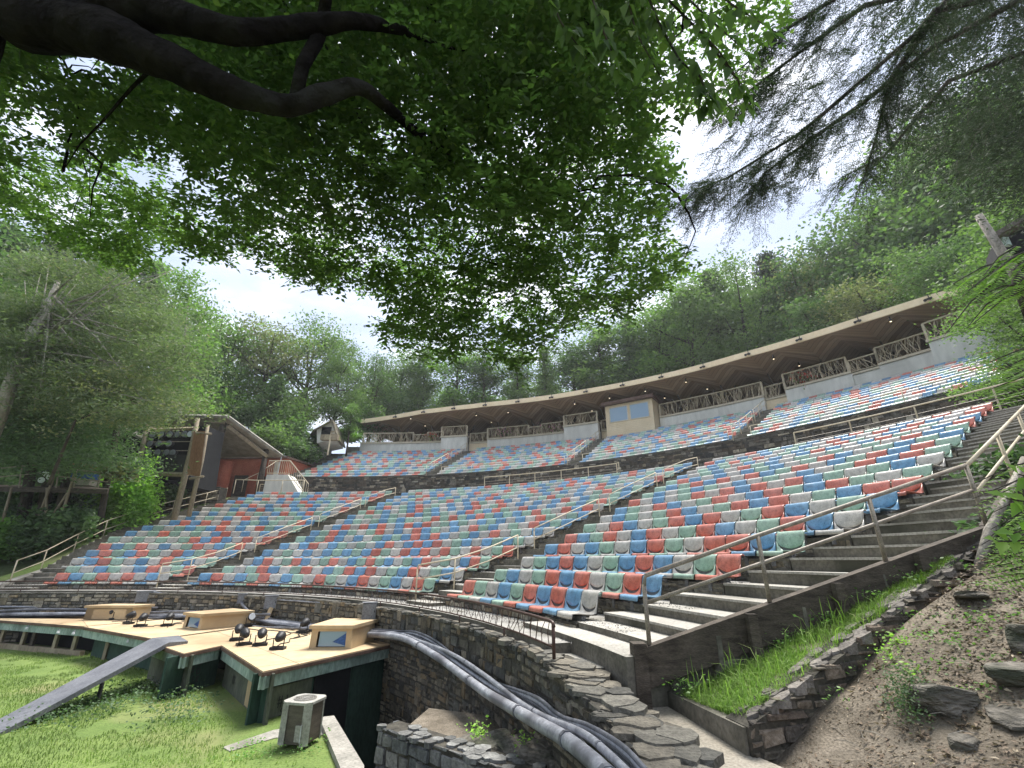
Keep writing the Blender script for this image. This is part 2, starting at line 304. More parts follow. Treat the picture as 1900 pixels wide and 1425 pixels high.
def leaves(P, D, NRM, L, W, fold=.25):
    """pointed leaves: P base, D direction, NRM normal, lengths, widths -> 6-vertex leaf of two quads"""
    D = unit(D); S = unit(np.cross(D, NRM)); U = np.cross(S, D); L = L[:, None]; W = W[:, None]
    v0 = P; v1 = P+D*L*.38-S*W*.5+U*W*fold; v2 = P+D*L*.42; v3 = P+D*L*.38+S*W*.5+U*W*fold; v4 = P+D*L-U*L*.08
    V = np.stack([v0, v1, v4, v3, v2], 1).reshape(-1, 3); n = len(P); b = np.arange(n)[:, None]*5
    F = np.concatenate([b+np.array([[0, 1, 2, 4]]), b+np.array([[0, 4, 2, 3]])], 0); return V, F
def cards(P, size, flat=.0, aspect=.6, rng=RNG):
    """small diamond leaf clumps in random directions"""
    n = len(P); D = unit(rng.normal(size=(n, 3))*np.array([1, 1, 1-flat])); Q = unit(rng.normal(size=(n, 3))+np.array([0, 0, flat*2.5])); S = unit(np.cross(D, Q))
    s = (size*(.6+.8*rng.random(n)))[:, None]
    V = np.stack([P-D*s*.5, P+S*s*.5*aspect, P+D*s*.5, P-S*s*.5*aspect], 1).reshape(-1, 3)
    F = np.arange(n*4).reshape(n, 4); return V, F
# ================================================================== seating geometry
Z = [-.446, -.209, .097, .441, .75, 1.09, 1.41, 1.736, 2.089, 2.407, 2.745, 3.082, 3.412, 3.724, 4.033, 4.367, 4.679]
R1, DR = 17.991, .939
RL = [R1+DR*i for i in range(17)]; TZ = [z-.41 for z in Z]; G = -1.0     # row radii, tread levels, front walkway level
TL = [-6.81, -7.93, -9.44, -9.7, -10.05, -10.65, -10.23, -9.76, -9.13, -8.37, -7.92, -7.58, -7.03, -6.54, -6.12, -5.85, -5.53]
TM = [11.36, 11.78, 12.07, 12.29, 12.5, 12.76, 12.95, 13.1, 13.22, 13.4, 13.56, 13.68, 13.8, 13.92, 14.0, 14.08, 14.17]
TR = [52.51, 52.48, 52.28, 52.05, 51.71, 51.48, 51.24, 50.99, 50.79, 50.64, 50.55, 50.45, 50.38, 50.3, 50.2, 50.1, 50.03]
TE = [69.05, 70.2, 72.28, 73.3, 74.06, 73.88, 73.44, 72.62, 72.0, 71.27, 70.78, 70.06, 69.5, 69.02, 68.6, 68.2, 67.9]
UR = [38+.9*j for j in range(11)]; UZ = [6.94+.392*j for j in range(11)]; UT = [z-.41 for z in UZ]
def lerp(a, b, t): return a+(b-a)*t
UA = [(lerp(12.63, 13.0, j/10), lerp(14.42, 14.5, j/10)) for j in range(11)]
UB = [(lerp(30.92, 29.83, j/10), lerp(32.7, 31.1, j/10)) for j in range(11)]
UC = [(lerp(48.45, 47.0, j/10), lerp(50.0, 48.3, j/10)) for j in range(11)]
UL = [lerp(-3.9, -1.9, j/10) for j in range(11)]; UE = [lerp(66.0, 64.1, j/10) for j in range(11)]
# outer line of the near stair (stringer) and kerb of the far stair
SX, SY = 5.45, 5.55; FD = (.833, .553)
ST = [(1.35, SY), (SX, SY)]+[(SX+FD[0]*t, SY+FD[1]*t) for t in np.arange(1, 22, 1.)]
_s = np.array([polar(lerp(a[0], b[0], k/12), lerp(a[1], b[1], k/12)) for a, b in zip(ST[:-1], ST[1:]) for k in range(12)])
def th_out(R): return float(np.interp(R, _s[:, 0], _s[:, 1]))
KL = [(-18.75, 18.3), (-19.5, 21.05), (-20.35, 23.3), (-20.9, 25.6), (-20.75, 28.2), (-20.3, 31.0), (-19.9, 34.6)]
_k = np.array([polar(lerp(a[0], b[0], k/6), lerp(a[1], b[1], k/6)) for a, b in zip(KL[:-1], KL[1:]) for k in range(6)])
def th_in(R): return float(np.interp(R, _k[:, 0], _k[:, 1]))
def tread_z(R): return float(np.interp(R, [17, 17.54]+[r-.45 for r in RL[1:]]+[34, 37.5, 38.4]+[r-.45 for r in UR[1:]]+[48], [G, G]+TZ[:-1]+[TZ[-1], TZ[-1], UT[0]]+UT[1:]+[UT[-1]]))

# ================================================================== ground
def hill_z(R, th):
    cav = np.interp(R, [16.9, 17.5, 33.4, 37.5, 48, 52, 75, 200], [-1.6, -1.6, 3.5, 3.6, 9.5, 11.6, 12.6, 18])
    left = np.interp(R, [16.9, 20, 33, 38, 50, 100, 200], [-1.7, -.9, 2.9, 4.0, 6, 9, 16])
    right = np.interp(R, [16.9, 20, 33, 38, 50, 100, 200], [-1.7, -.6, 3.9, 6., 10.5, 20, 30])
    a = min(1, max(0, (-th-10)/14)); b = min(1, max(0, (th-70)/12))
    z = cav*(1-a)*(1-b)+left*a+right*b
    return z+.25*sin(th*.9)*sin(R*.21)*(1 if R > 50 else .3)
def polar_grid(name, Rs, ths, zf, mat, kind='structure'):
    m = MB(); nR, nT = len(Rs), len(ths)
    vs = [pol(t, r, zf(r, t)) for t in ths for r in Rs]
    fs = [(i*nR+j, i*nR+j+1, (i+1)*nR+j+1, (i+1)*nR+j) for i in range(nT-1) for j in range(nR-1)]
    m.add(vs, fs); return tag(m.build(name, mat, smooth=True), kind=kind)
polar_grid('hillside', [16.95, 17.5, 18.5, 20, 22, 25, 29, 33.3, 35, 37.4, 40, 44, 48, 52, 58, 66, 78, 95, 130, 190], list(np.arange(-110, 77, 3))+[77], hill_z, M['forest'])
m = MB(); m.add([(-260, -120, -6), (260, -120, -6), (260, 260, -6), (-260, 260, -6)], [(0, 1, 2, 3)])
tag(m.build('ground', M['forest']), kind='structure')
# stage lawn with pit cut away on the right
lawn_poly = [(-60, -30), (-1.15, -30), (-1.15, 5.0), (-1.95, 7.55), (-3.05, 9.5), (-3.9, 10.3), (-6.6, 12.5)]+[pol(t, 16.5)[:2] for t in range(36, -91, -6)]+[(-60, 1)]
m = MB(); m.add([(x, y, -2.6) for x, y in lawn_poly], [tuple(range(len(lawn_poly)))]); tag(m.build('lawn', M['lawn']), kind='structure')
m = MB(); m.add([(-5, 3, -4.3), (3, 3, -4.3), (3, 14, -4.3), (-5, 14, -4.3)], [(0, 1, 2, 3)]); tag(m.build('pit_floor', M['void']), kind='structure')  # near-black floor, the pit's shade is in its colour
m = MB(); kerb = [(-1.15, 4.9), (-1.95, 7.5), (-3.1, 9.6), (-3.32, 9.5), (-2.25, 7.45), (-1.9, 6.6), (-1.6, 4.9)]
m.prism(kerb, -4.3, -2.52); m.prism([(-3.1, 9.6), (-3.32, 9.5), (-3.9, 9.1), (-4.3, 8.35), (-4.1, 8.2), (-3.7, 8.75), (-2.9, 8.9), (-2.7, 8.9)], -2.7, -2.588)
tag(m.build('concrete_kerb', M['concrete']), 'low concrete kerb edging the sunken stairwell beside the air conditioner', 'kerb')
# dirt slope on the right
def dirt_z(x, y):
    z = -1.45+.5*max(0, x-1.95)+.04*(y-4)
    if x < 2.0 : z = min(z, -1.44)
    if x > 9: z = 2.07+.33*(x-9)+.04*(y-4)
    z += .05*sin(3.1*x+1)*sin(2.7*y)+.03*sin(7*x)*sin(6.1*y+2)
    R, th = polar(x, y)
    if y > 5.0 and th < th_out(R)+1.5: z = min(z, tread_z(R)-1.2)
    elif y > 5.0 and th < th_out(R)+12: z = min(z, tread_z(R)-.15)
    elif y > 4.2 and R < 21.5 and x > 1.5 and y > 4.45+.323*(x-1.83): z -= .6
    return z
xs = list(np.arange(.95, 6, .22))+list(np.arange(6, 14, .8))+[15, 18, 22, 28, 40]; ys = list(np.arange(-6, 2, 1.))+list(np.arange(2, 7.4, .22))+list(np.arange(7.6, 22, .9))
m = MB(); m.add([(x, y, dirt_z(x, y)) for x in xs for y in ys], [(i*len(ys)+j, (i+1)*len(ys)+j, (i+1)*len(ys)+j+1, i*len(ys)+j+1) for i in range(len(xs)-1) for j in range(len(ys)-1)])
tag(m.build('dirt_slope', M['dirt'], smooth=True), kind='structure')
def on_dirt(x, y, dz=0.0):
    r = ray(x, y); t = 2.4
    while t < 14 and r[2]*t > dirt_z(r[0]*t, r[1]*t): t += .01
    return (r[0]*t, r[1]*t, r[2]*t+dz)
# paved path down to the camera side
m = MB(); m.prism([(1.0, 1.5), (2.5, 1.5), (2.2, 3.6), (1.86, 4.35), (1.58, 5.55), (1.45, 6.2), (.75, 6.1), (.93, 5.0)], -2., lambda p: -1.39+.012*(p[1]-5)+.0)
tag(m.build('path', M['path']), kind='structure')

# ================================================================== stepped seating terrace
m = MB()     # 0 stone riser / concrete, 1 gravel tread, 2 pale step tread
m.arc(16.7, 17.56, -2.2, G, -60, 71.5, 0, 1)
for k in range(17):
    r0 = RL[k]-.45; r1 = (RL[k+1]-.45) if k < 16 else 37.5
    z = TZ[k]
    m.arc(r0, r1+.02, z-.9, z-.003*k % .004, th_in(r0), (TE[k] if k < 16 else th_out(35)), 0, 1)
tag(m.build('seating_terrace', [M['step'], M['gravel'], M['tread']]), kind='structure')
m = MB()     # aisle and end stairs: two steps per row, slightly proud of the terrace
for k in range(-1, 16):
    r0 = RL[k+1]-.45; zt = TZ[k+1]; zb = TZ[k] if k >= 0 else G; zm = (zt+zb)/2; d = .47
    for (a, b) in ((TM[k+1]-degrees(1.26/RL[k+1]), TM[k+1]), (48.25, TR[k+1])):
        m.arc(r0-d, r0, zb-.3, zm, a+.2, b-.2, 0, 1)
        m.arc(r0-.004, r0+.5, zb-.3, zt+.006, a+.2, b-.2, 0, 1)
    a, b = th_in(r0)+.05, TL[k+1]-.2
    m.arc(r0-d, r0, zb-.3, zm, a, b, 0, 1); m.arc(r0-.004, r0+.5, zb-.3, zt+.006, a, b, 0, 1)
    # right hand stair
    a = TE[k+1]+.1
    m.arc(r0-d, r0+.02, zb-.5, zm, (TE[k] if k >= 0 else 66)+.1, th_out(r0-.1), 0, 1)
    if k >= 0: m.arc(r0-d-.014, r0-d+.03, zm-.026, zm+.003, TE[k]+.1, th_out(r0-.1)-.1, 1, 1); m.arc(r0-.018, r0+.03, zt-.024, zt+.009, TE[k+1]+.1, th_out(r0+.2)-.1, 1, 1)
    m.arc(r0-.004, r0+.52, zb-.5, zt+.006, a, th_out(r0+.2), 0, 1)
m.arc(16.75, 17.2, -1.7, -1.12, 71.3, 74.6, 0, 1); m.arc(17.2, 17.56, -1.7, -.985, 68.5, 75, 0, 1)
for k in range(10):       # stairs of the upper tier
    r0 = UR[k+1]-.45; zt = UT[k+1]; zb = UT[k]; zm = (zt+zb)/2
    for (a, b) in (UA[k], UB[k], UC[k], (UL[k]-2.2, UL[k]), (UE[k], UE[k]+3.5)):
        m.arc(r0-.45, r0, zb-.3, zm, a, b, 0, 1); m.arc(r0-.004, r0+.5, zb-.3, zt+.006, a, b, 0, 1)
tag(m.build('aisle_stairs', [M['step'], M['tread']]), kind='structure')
m = MB()
for j in range(11):
    r0 = UR[j]-.45; r1 = (UR[j+1]-.45) if j < 10 else 48.1
    m.arc(r0, r1+.02, UT[j]-1.2, UT[j]+.003*(j % 2), UL[j]-2.3, UE[j]+3.6, 0, 1)
tag(m.build('upper_terrace', [M['concrete'], M['concrete']]), kind='structure')

# ================================================================== stone walls, laid stone by stone
PAL = [(.185, .168, .135), (.25, .225, .175), (.14, .135, .12), (.32, .285, .22), (.22, .185, .13), (.12, .112, .095), (.29, .225, .145), (.36, .32, .25), (.17, .17, .155), (.24, .215, .175)]
DARK = [(.06, .055, .05), (.09, .085, .075), (.05, .05, .048), (.13, .12, .10), (.075, .065, .05), (.18, .165, .14), (.11, .09, .07)]
def stones(mb, P, s0, s1, z0, z1, hmin=.07, hmax=.15, lmin=.12, lmax=.4, pal=PAL, prot=.035, rnd=random):
    """P(s, z, out) -> point; z0, z1 numbers or functions of s"""
    f0 = z0 if callable(z0) else (lambda s: z0); f1 = z1 if callable(z1) else (lambda s: z1)
    zz = min(f0(s0), f0(s1), f0((s0+s1)/2)); top = max(f1(s0), f1(s1), f1((s0+s1)/2))
    while zz < top-.03:
        h = rnd.uniform(hmin, hmax); s = s0-rnd.uniform(0, lmax)
        while s < s1:
            L = rnd.uniform(lmin, lmax)*(.7 if rnd.random() < .4 else 1.1); a, b = max(s, s0), min(s+L, s1); s += L
            if b-a < .04: continue
            c = (a+b)/2; ht = h*(rnd.uniform(1.2, 2.3) if rnd.random() < .2 else rnd.uniform(.85, 1.0))
            za, zb = zz, min(zz+ht, f1(c))
            if zb-za < .025 or zb < f0(c)+.02: continue
            g = .006; j = lambda: rnd.uniform(-.016, .016); o = rnd.uniform(.004, prot); ch = .014
            A = [P(a+g+j()*.5, za+g, -.02), P(b-g+j()*.5, za+g, -.02), P(b-g, zb-g, -.02), P(a+g, zb-g, -.02)]
            B = [P(a+g+ch+j(), za+g+ch+j(), o), P(b-g-ch+j(), za+g+ch+j(), o+j()*.6), P(b-g-ch+j(), zb-g-ch*.8+j(), o*.8), P(a+g+ch+j(), zb-g-ch*.8+j(), o+j()*.4)]
            q = rnd.choice(pal); k = rnd.uniform(.8, 1.25); mb.cur = (q[0]*k, q[1]*k, q[2]*k)
            mb.add(A+B, [(4, 5, 6, 7), (0, 1, 5, 4), (1, 2, 6, 5), (2, 3, 7, 6), (3, 0, 4, 7)])
        zz += h
def arcP(R, sgn=-1): return lambda s, z, o: pol(degrees(s/R), R+sgn*o, z)
def lineP(a, b, nx, ny):
    L = hypot(b[0]-a[0], b[1]-a[1]); dx, dy = (b[0]-a[0])/L, (b[1]-a[1])/L
    return (lambda s, z, o: (a[0]+dx*s+nx*o, a[1]+dy*s+ny*o, z)), L
RW = 16.5
def wall_core(name, build_core, fill, label, cat, caps=None):
    r = empty(name, (0, 0, 0), label=label, cat=cat)
    c = MB(); build_core(c); c.build('core', M['mortar'], r)
    s = MB(); fill(s); s.build('stonework', M['stone'], r)
    if caps: q = MB(); caps(q); q.build('coping', M['stone'], r)
    return r
def wtop(s):                      # top level of the retaining wall; falls and breaks up towards the camera
    th = degrees(s/RW); return -1.06 if th < 71 else -1.06-.02*(th-71)
def capstones(q, t0, t1, zf, Rm, wdt, rnd):
    t = t0
    while t < t1:
        d = rnd.uniform(.4, 1.5); z = zf(radians(t)*RW)-.012; n = 9; k = rnd.uniform(.8, 1.2); base = rnd.choice([(.17, .16, .135), (.23, .215, .18), (.13, .125, .11), (.19, .17, .135)])
        q.cur = tuple(x*k for x in base); cx, cy, _ = pol(t+d/2, Rm+rnd.uniform(-.09, .09)); a0 = rnd.uniform(0, 6)
        pts = [(cx+cos(a0+2*pi*i/n)*wdt*rnd.uniform(.3, .66), cy+sin(a0+2*pi*i/n)*d/2*.29*2*rnd.uniform(.36, .66)) for i in range(n)]
        q.prism(pts, z-.03, z+rnd.uniform(.0, .035)); t += d*.5
RNDW = random.Random(11)
def core(c):
    c.arc(RW, 16.72, -4.4, -1.085, -66, 72, 0)
    for i in range(9): a = 72+i*1.6; c.arc(RW, 16.95, -4.4, wtop(radians(a)*RW)-.03, a, a+1.61, 0)
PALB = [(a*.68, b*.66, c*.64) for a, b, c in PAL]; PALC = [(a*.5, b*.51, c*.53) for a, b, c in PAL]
def fill(s):
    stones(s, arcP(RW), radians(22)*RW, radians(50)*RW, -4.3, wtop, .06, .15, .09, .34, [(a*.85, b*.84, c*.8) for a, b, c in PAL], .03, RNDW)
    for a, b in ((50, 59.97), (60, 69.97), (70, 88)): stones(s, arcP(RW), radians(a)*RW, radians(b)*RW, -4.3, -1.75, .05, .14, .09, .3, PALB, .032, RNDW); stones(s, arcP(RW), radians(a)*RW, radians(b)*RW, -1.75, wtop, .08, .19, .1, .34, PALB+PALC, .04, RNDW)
    stones(s, arcP(RW), radians(-60)*RW, radians(22)*RW, -2.6, -1.06, .07, .14, .12, .35, PAL, .03, RNDW)
def caps(q):
    capstones(q, 40, 73, lambda s: wtop(s)-.015, 16.6, .2, RNDW); capstones(q, 71, 87, wtop, 16.66, .36, RNDW); capstones(q, 73, 87, wtop, 16.86, .26, RNDW)
    n = 200
    for i in range(n):
        t = -60+100*i/n; k = RNDW.uniform(.16, .3); q.cur = (k, k*.95, k*.82); q.arc(RW-.01, 16.71, -1.09, -1.06+RNDW.uniform(0, .012), t, t+.47, 0)
wall_core('retaining_wall', core, fill, 'long curved dry-stone retaining wall between the stage and the front seating walkway', 'stone wall', caps)
# riser stones under the lower rows
def core2(c): c.arc(17.50, 17.54, -1.3, TZ[0]-.01, -8, 69.3)
def fill2(s):
    stones(s, arcP(17.5), radians(-8)*17.5, radians(69.3)*17.5, G, TZ[0], .06, .12, .1, .34, PAL, .03, RNDW)
    for k in range(1, 17):
        r = RL[k]-.452; rnd = RNDW
        for a, b in (([TL[k], TM[k]-degrees(1.26/RL[k])] if k < 9 else [0, 0]), ([TM[k], 48.2] if k < 9 else [44, 48.2]), [TR[k], TE[k]]):
            if b-a > 1: stones(s, arcP(r), radians(a)*r, radians(b)*r, TZ[k-1], TZ[k]-.005, .07, .13, .14, .42, PAL[:6] if k < 6 else PAL, .02, rnd)
wall_core('riser_stonework', core2, fill2, 'rough stone risers carrying the rows of coloured seats', 'stone wall')
# wall of the cross aisle
def core3(c): c.arc(37.52, 37.72, 3.9, 6.5, -4.5, 72)
def fill3(s): stones(s, arcP(37.52), radians(-4.5)*37.52, radians(72)*37.52, 4.2, 6.5, .09, .24, .16, .6, DARK*3+PAL[3:5]+[(.34, .32, .27)], .05, RNDW)
wall_core('cross_aisle_wall', core3, fill3, 'dark dry-stone wall separating the lower seating tier from the upper tier', 'stone wall')
# sloping stone wall of the planting bed
BZ = lambda x: -1.2+.405*(x-1.8)
W0, W1 = (1.83, 4.30), (5.3, 5.42)
PW, LW = lineP(W0, W1, .30, -.95)
def core4(c):
    n = 14
    for i in range(n):
        a, b = i/n, (i+1)/n; xa, ya = lerp(W0[0], W1[0], a), lerp(W0[1], W1[1], a); xb, yb = lerp(W0[0], W1[0], b), lerp(W0[1], W1[1], b)
        zz = BZ(xa)-.02; c.hexa([(xa, ya, -2), (xb+.01, yb, -2), (xb-.05, yb+.3, -2), (xa-.05, ya+.3, -2)], [(xa, ya, zz), (xb+.01, yb, BZ(xb)-.02), (xb-.05, yb+.3, BZ(xb)-.03), (xa-.05, ya+.3, zz-.01)])
def fill4(s): stones(s, PW, 0, LW, lambda q: -1.6+.36*q, lambda q: BZ(W0[0]+q*.95)-.01, .05, .10, .12, .38, [(.17, .13, .10), (.11, .095, .08), (.22, .18, .14), (.15, .13, .10)], .03, random.Random(5))
def caps4(q):
    r = random.Random(6)
    for i in range(90):
        u = r.random(); x = lerp(W0[0], W1[0], u); y = lerp(W0[1], W1[1], u)+.13+r.uniform(-.12, .14); n = 6; sz = r.uniform(.035, .085); a0 = r.random()*6; k = r.uniform(.12, .28); q.cur = (k, k*.9, k*.8)
        zb = BZ(x); pts = [(x+cos(a0+2*pi*i/n)*sz*r.uniform(.8, 1.4), y+sin(a0+2*pi*i/n)*sz*r.uniform(.6, 1.)) for i in range(n)]
        q.prism(pts, zb-.06, lambda p: BZ(p[0])+r.uniform(.0, .02))
wall_core('planter_wall', core4, fill4, 'low sloping rubble wall holding the grassy bed beside the stairs', 'stone wall', caps4)
m = MB(); m.hexa([(1.80, 4.33, -1.9), (1.95, 4.36, -1.9), (1.72, 5.75, -1.9), (1.56, 5.75, -1.9)], [(1.80, 4.33, -1.215), (1.95, 4.36, -1.215), (1.72, 5.75, -1.26), (1.56, 5.75, -1.26)])
tag(m.build('concrete_kerb', M['step']), 'stained concrete kerb between the footpath and the grassy bed', 'kerb')
m = MB(); bed = [(1.68, 5.5), (1.9, 4.4), (3.4, 4.95), (5.2, 5.5), (5.2, 5.52), (3.4, 5.52)]
gx = np.linspace(1.7, 5.2, 16); vs = []
for x in gx:
    ylo = 4.42+.32*(x-1.9) if x > 1.9 else 5.5-(x-1.68)/.22*1.08
    for j in range(5): y = lerp(ylo, 5.56, j/4); vs.append((x, y, BZ(x)-.05+.03*sin(9*x+5*y)))
m.add(vs, [(i*5+j, (i+1)*5+j, (i+1)*5+j+1, i*5+j+1) for i in range(15) for j in range(4)])
tag(m.build('planting_bed', M['dirt'], smooth=True), kind='structure')
# low dark wall bottom centre + rocks in the pit
LW0, LW1 = (-1.72, 7.18), (.35, 5.55)
nx, ny = -.62, -.78
Pl, Ll = lineP(LW0, LW1, nx, ny); Pe, Le = lineP((-1.52, 7.44), LW0, -.78, .62)
def core5(c): c.prism([LW0, LW1, (LW1[0]+.2, LW1[1]+.25), (LW0[0]+.2, LW0[1]+.26)], -4.3, -2.01)
def fill5(s): stones(s, Pl, 0, Ll, -4.2, -2.0, .08, .2, .14, .36, [(.12, .125, .125), (.17, .17, .165), (.085, .09, .09), (.22, .215, .2)], .05, random.Random(8)); stones(s, Pe, 0, Le, -4.2, -2.0, .08, .2, .14, .3, [(.12, .125, .125), (.17, .17, .165)], .04, random.Random(9))
def caps5(q):
    r = random.Random(3)
    for i in range(34):
        u = r.random(); v = r.choice([.02, .24, .12]); x = lerp(LW0[0], LW1[0], u)+v*.62; y = lerp(LW0[1], LW1[1], u)+v*.78; n = 7; sz = r.uniform(.05, .1); a0 = r.random()*6; k = r.uniform(.14, .3); q.cur = (k, k, k*.96)
        q.prism([(x+cos(a0+2*pi*i/n)*sz*r.uniform(.8, 1.4), y+sin(a0+2*pi*i/n)*sz*r.uniform(.8, 1.3)) for i in range(n)], -2.04, -1.99+r.uniform(0, .012))
wall_core('low_stone_wall', core5, fill5, 'low dark stone wall at the edge of the sunken stairwell, flat cobble top', 'stone wall', caps5)
def rock(name, c, size, seed, label, group=None, mat='rock', flat=.0):
    r = np.random.default_rng(seed); bm = bmesh.new(); bmesh.ops.create_icosphere(bm, subdivisions=3, radius=1)
    ph = r.random((6, 3))*6; k = r.normal(size=(6, 3))*1.6
    for v in bm.verts:
        p = np.array(v.co); d = 1+sum(.11*sin(float(np.dot(k[i], p))+ph[i, 0]) for i in range(6)); q = p*d
        q = np.sign(q)*np.minimum(np.abs(q), [.82, .82, .72])*1.15
        st = .05*((q[2]*5) % 1-.5); v.co = ((q[0]+st)*size[0], (q[1]+st)*size[1], q[2]*size[2])
    me = bpy.data.meshes.new(name); bm.to_mesh(me); bm.free(); me.materials.append(M[mat]); o = make_obj(name, me); o.location = c; o.rotation_euler = (r.normal()*.12, r.normal()*.12, r.random()*6)
    return tag(o, label, 'rock', group)
rock('rock', (-.25, 6.75, -2.15), (.32, .3, .16), 1, 'flat grey boulder lying behind the low dark wall, below the pipes')
rock('rock', (.12, 6.5, -2.12), (.3, .27, .18), 2, 'angular boulder wedged under the grey pipes at the wall foot')
rock('rock', (-.62, 7.1, -2.2), (.33, .25, .12), 3, 'pale slab of rock at the foot of the curved retaining wall')
rock('rock', (.36, 6.15, -2.05), (.28, .33, .22), 14, 'dark rock nearest the camera under the pipe bundle')
m = MB(); m.prism([(-1.5, 7.5), (-1.3, 8.6), (-.3, 8.2), (.6, 6.2), (.75, 4.6), (.3, 5.4)], -4.3, -2.16, 0); tag(m.build('pit_ledge', M['dirt']), kind='structure')
rock('rock', on_dirt(1752, 1312, .04), (.18, .12, .11), 4, 'layered grey boulder on the leaf litter beside the sloping planter wall')
rock('rock', on_dirt(1880, 1335, .0), (.15, .12, .05), 5, 'long pale stone slab at the right edge of the dirt slope')
rock('rock', on_dirt(1885, 1262, .03), (.14, .11, .07), 6, 'dark flat boulder above the pale slab on the dirt slope')
rock('rock', on_dirt(1800, 1105, .0), (.2, .12, .035), 7, 'narrow stone ledge under the shrubs beside the stairs')
rock('rock', on_dirt(1790, 1385, .01), (.08, .07, .045), 8, 'small rounded stone half buried in the dirt near the path')
rock('rock', on_dirt(1915, 1205, .05), (.12, .12, .13), 9, 'pale upright rock cut by the right edge of the photo')
rock('rock', tuple(at_y(1630, 1140, 5.35)), (.3, .1, .05), 10, 'flat mossy slab between the grassy bed and the stair stringer')
rock('rock', (1.62, 5.98, -1.36), (.07, .05, .025), 12, 'small flat stone lying at the foot of the stair newel')

# ================================================================== seats
SW = .505
def seat_parts(nu, nb, npn):
    # profile in (y outward, z up) relative to row radius and tread level, parameter 0..1
    prof = [(-.53, .035), (-.535, .085), (-.50, .112), (-.38, .098), (-.24, .075), (-.15, .07), (-.105, .09), (-.085, .14), (-.07, .22), (-.05, .30), (-.025, .375), (-.004, .402), (.018, .413), (.045, .408), (.06, .385)]
    pr = np.array(prof); L = np.concatenate([[0], np.cumsum(np.hypot(*np.diff(pr, axis=0).T))]); L /= L[-1]
    def pt(u, t):
        y = np.interp(t, L, pr[:, 0]); z = np.interp(t, L, pr[:, 1]); w = SW/2
        tb = (t-L[6])/(1-L[6])
        if tb > 0: x = u*w*(1-.05*max(0, tb-.6)); y += -.012*(u*u)*min(1, tb*3)+.0; z -= .018*max(0, abs(u)-.75)*4*max(0, tb-.75)*4*.5
        else: x = u*w; z += .022*max(0, abs(u)-.72)/.28*min(1, (t/L[4]))
        if t < L[2]: x *= .97
        return (x, y, z)
    tU = lambda u: float(L[7]-.018+(L[9]-L[7]+.0)*(1-sqrt(max(0, 1-.985*u*u))))
    return pt, tU, L
def build_seat_meshes(mat, nu=15, nb=8, npn=8):
    pt, tU, L = seat_parts(nu, nb, npn); us = np.linspace(-1, 1, nu)
    def sheet(t0f, t1f, n, th=.008):
        vs = []; fs = []
        for side in (0, 1):
            for i in range(n+1):
                for u in us:
                    t = lerp(t0f(u), t1f(u), i/n); p = pt(u, t); q = pt(u, min(1, t+.02)); dy, dz = q[1]-p[1], q[2]-p[2]; k = hypot(dy, dz)+1e-6
                    o = th*side; vs.append((p[0], p[1]+dz/k*o, p[2]-dy/k*o))
        N1 = (n+1)*nu
        for i in range(n):
            for j in range(nu-1):
                a = i*nu+j; fs.append((a, a+1, a+nu+1, a+nu)); fs.append((N1+a, N1+a+nu, N1+a+nu+1, N1+a+1))
        for i in range(n): a = i*nu; fs.append((a, a+nu, N1+a+nu, N1+a)); a += nu-1; fs.append((a+nu, a, N1+a, N1+a+nu))
        for j in range(nu-1): fs.append((j+1, j, N1+j, N1+j+1)); a = n*nu+j; fs.append((a, a+1, N1+a+1, N1+a))
        return vs, fs
    gap = lambda u: .05*max(0, 1-(abs(u)/.93)**5)
    out = []
    for t0, t1, n in ((lambda u: tU(u)+gap(u)*.5, lambda u: 1, nb), (lambda u: 0, lambda u: tU(u)-gap(u)*.5-.001, npn)):
        b = MB(); b.add(*sheet(t0, t1, n)); me = bpy.data.meshes.new('seat'); me.from_pydata(b.v, [], b.f); me.materials.append(mat); me.polygons.foreach_set('use_smooth', [True]*len(b.f)); me.update()
        out.append(me)
    # moulded rib across the backrest
    return out
b = MB(); b.box((0, -.30, .045), (.05, .42, .04)); b.box((0, -.46, -.03), (.07, .02, .16)); b.tube([(-.255, -.30, .055), (.255, -.30, .055)], .02, 6); b.tube([(-.265, -.02, .34), (.265, -.02, .34)], .014, 6)
_pt, _tU, _L = seat_parts(9, 8, 8)
for _i in range(5):
    _ts = [_L[4]+(_L[9]-_L[4])*(_i+k_)/5 for k_ in (0, 1)]
    b.add([(_pt(u_, t_)[0]*.96, _pt(u_, t_)[1]+.028, _pt(u_, t_)[2]-.022) for t_ in _ts for u_ in (-1, 1)], [(0, 1, 3, 2)])  # dark sheet behind the backrest slot, standing in for its shade
bracket_me = bpy.data.meshes.new('bracket'); bracket_me.from_pydata(b.v, [], b.f); bracket_me.materials.append(M['bracket']); bracket_me.update()
SEAT = {c: build_seat_meshes(M[c]) for c in ('red', 'blue', 'green', 'grey')}
CODE = {'R': 'red', 'B': 'blue', 'G': 'green', 'W': 'grey'}
KNOWN = {('R', 0): 'RGWBGRBRBW', ('R', 1): 'GBWGRBRWGRB', ('R', 2): 'WGBRBWGBRBWGR', ('R', 3): 'BRWBGWBRGWRRBG', ('R', 4): 'RBGRWBRWGRBWGRBW', ('R', 5): 'GWRBWGRBRWGRBWGB',
         ('R', 6): 'WBGWGRBWGRBRWGBRR', ('R', 7): 'BGWRBWGRWBRGBRGWG', ('L', 0): 'RBGRWRWBW', ('M', 0): 'BRWBGRWBGWRGWBRWGBWRG',
         ('L', 1): 'GWBGWBRWGR', ('L', 2): 'WBRGWBWRGBWG', ('L', 3): 'BRGBRGWRBGRWB', ('L', 4): 'RBGRWBWGRWBGRW', ('M', 1): 'GWGRBWGRWBGRBRWGBRWGBW', ('M', 2): 'WBRWGRBWGRWBGRGBWGBRWGWBRG'}
rows = []     # (block, k, R, T, th0, th1)
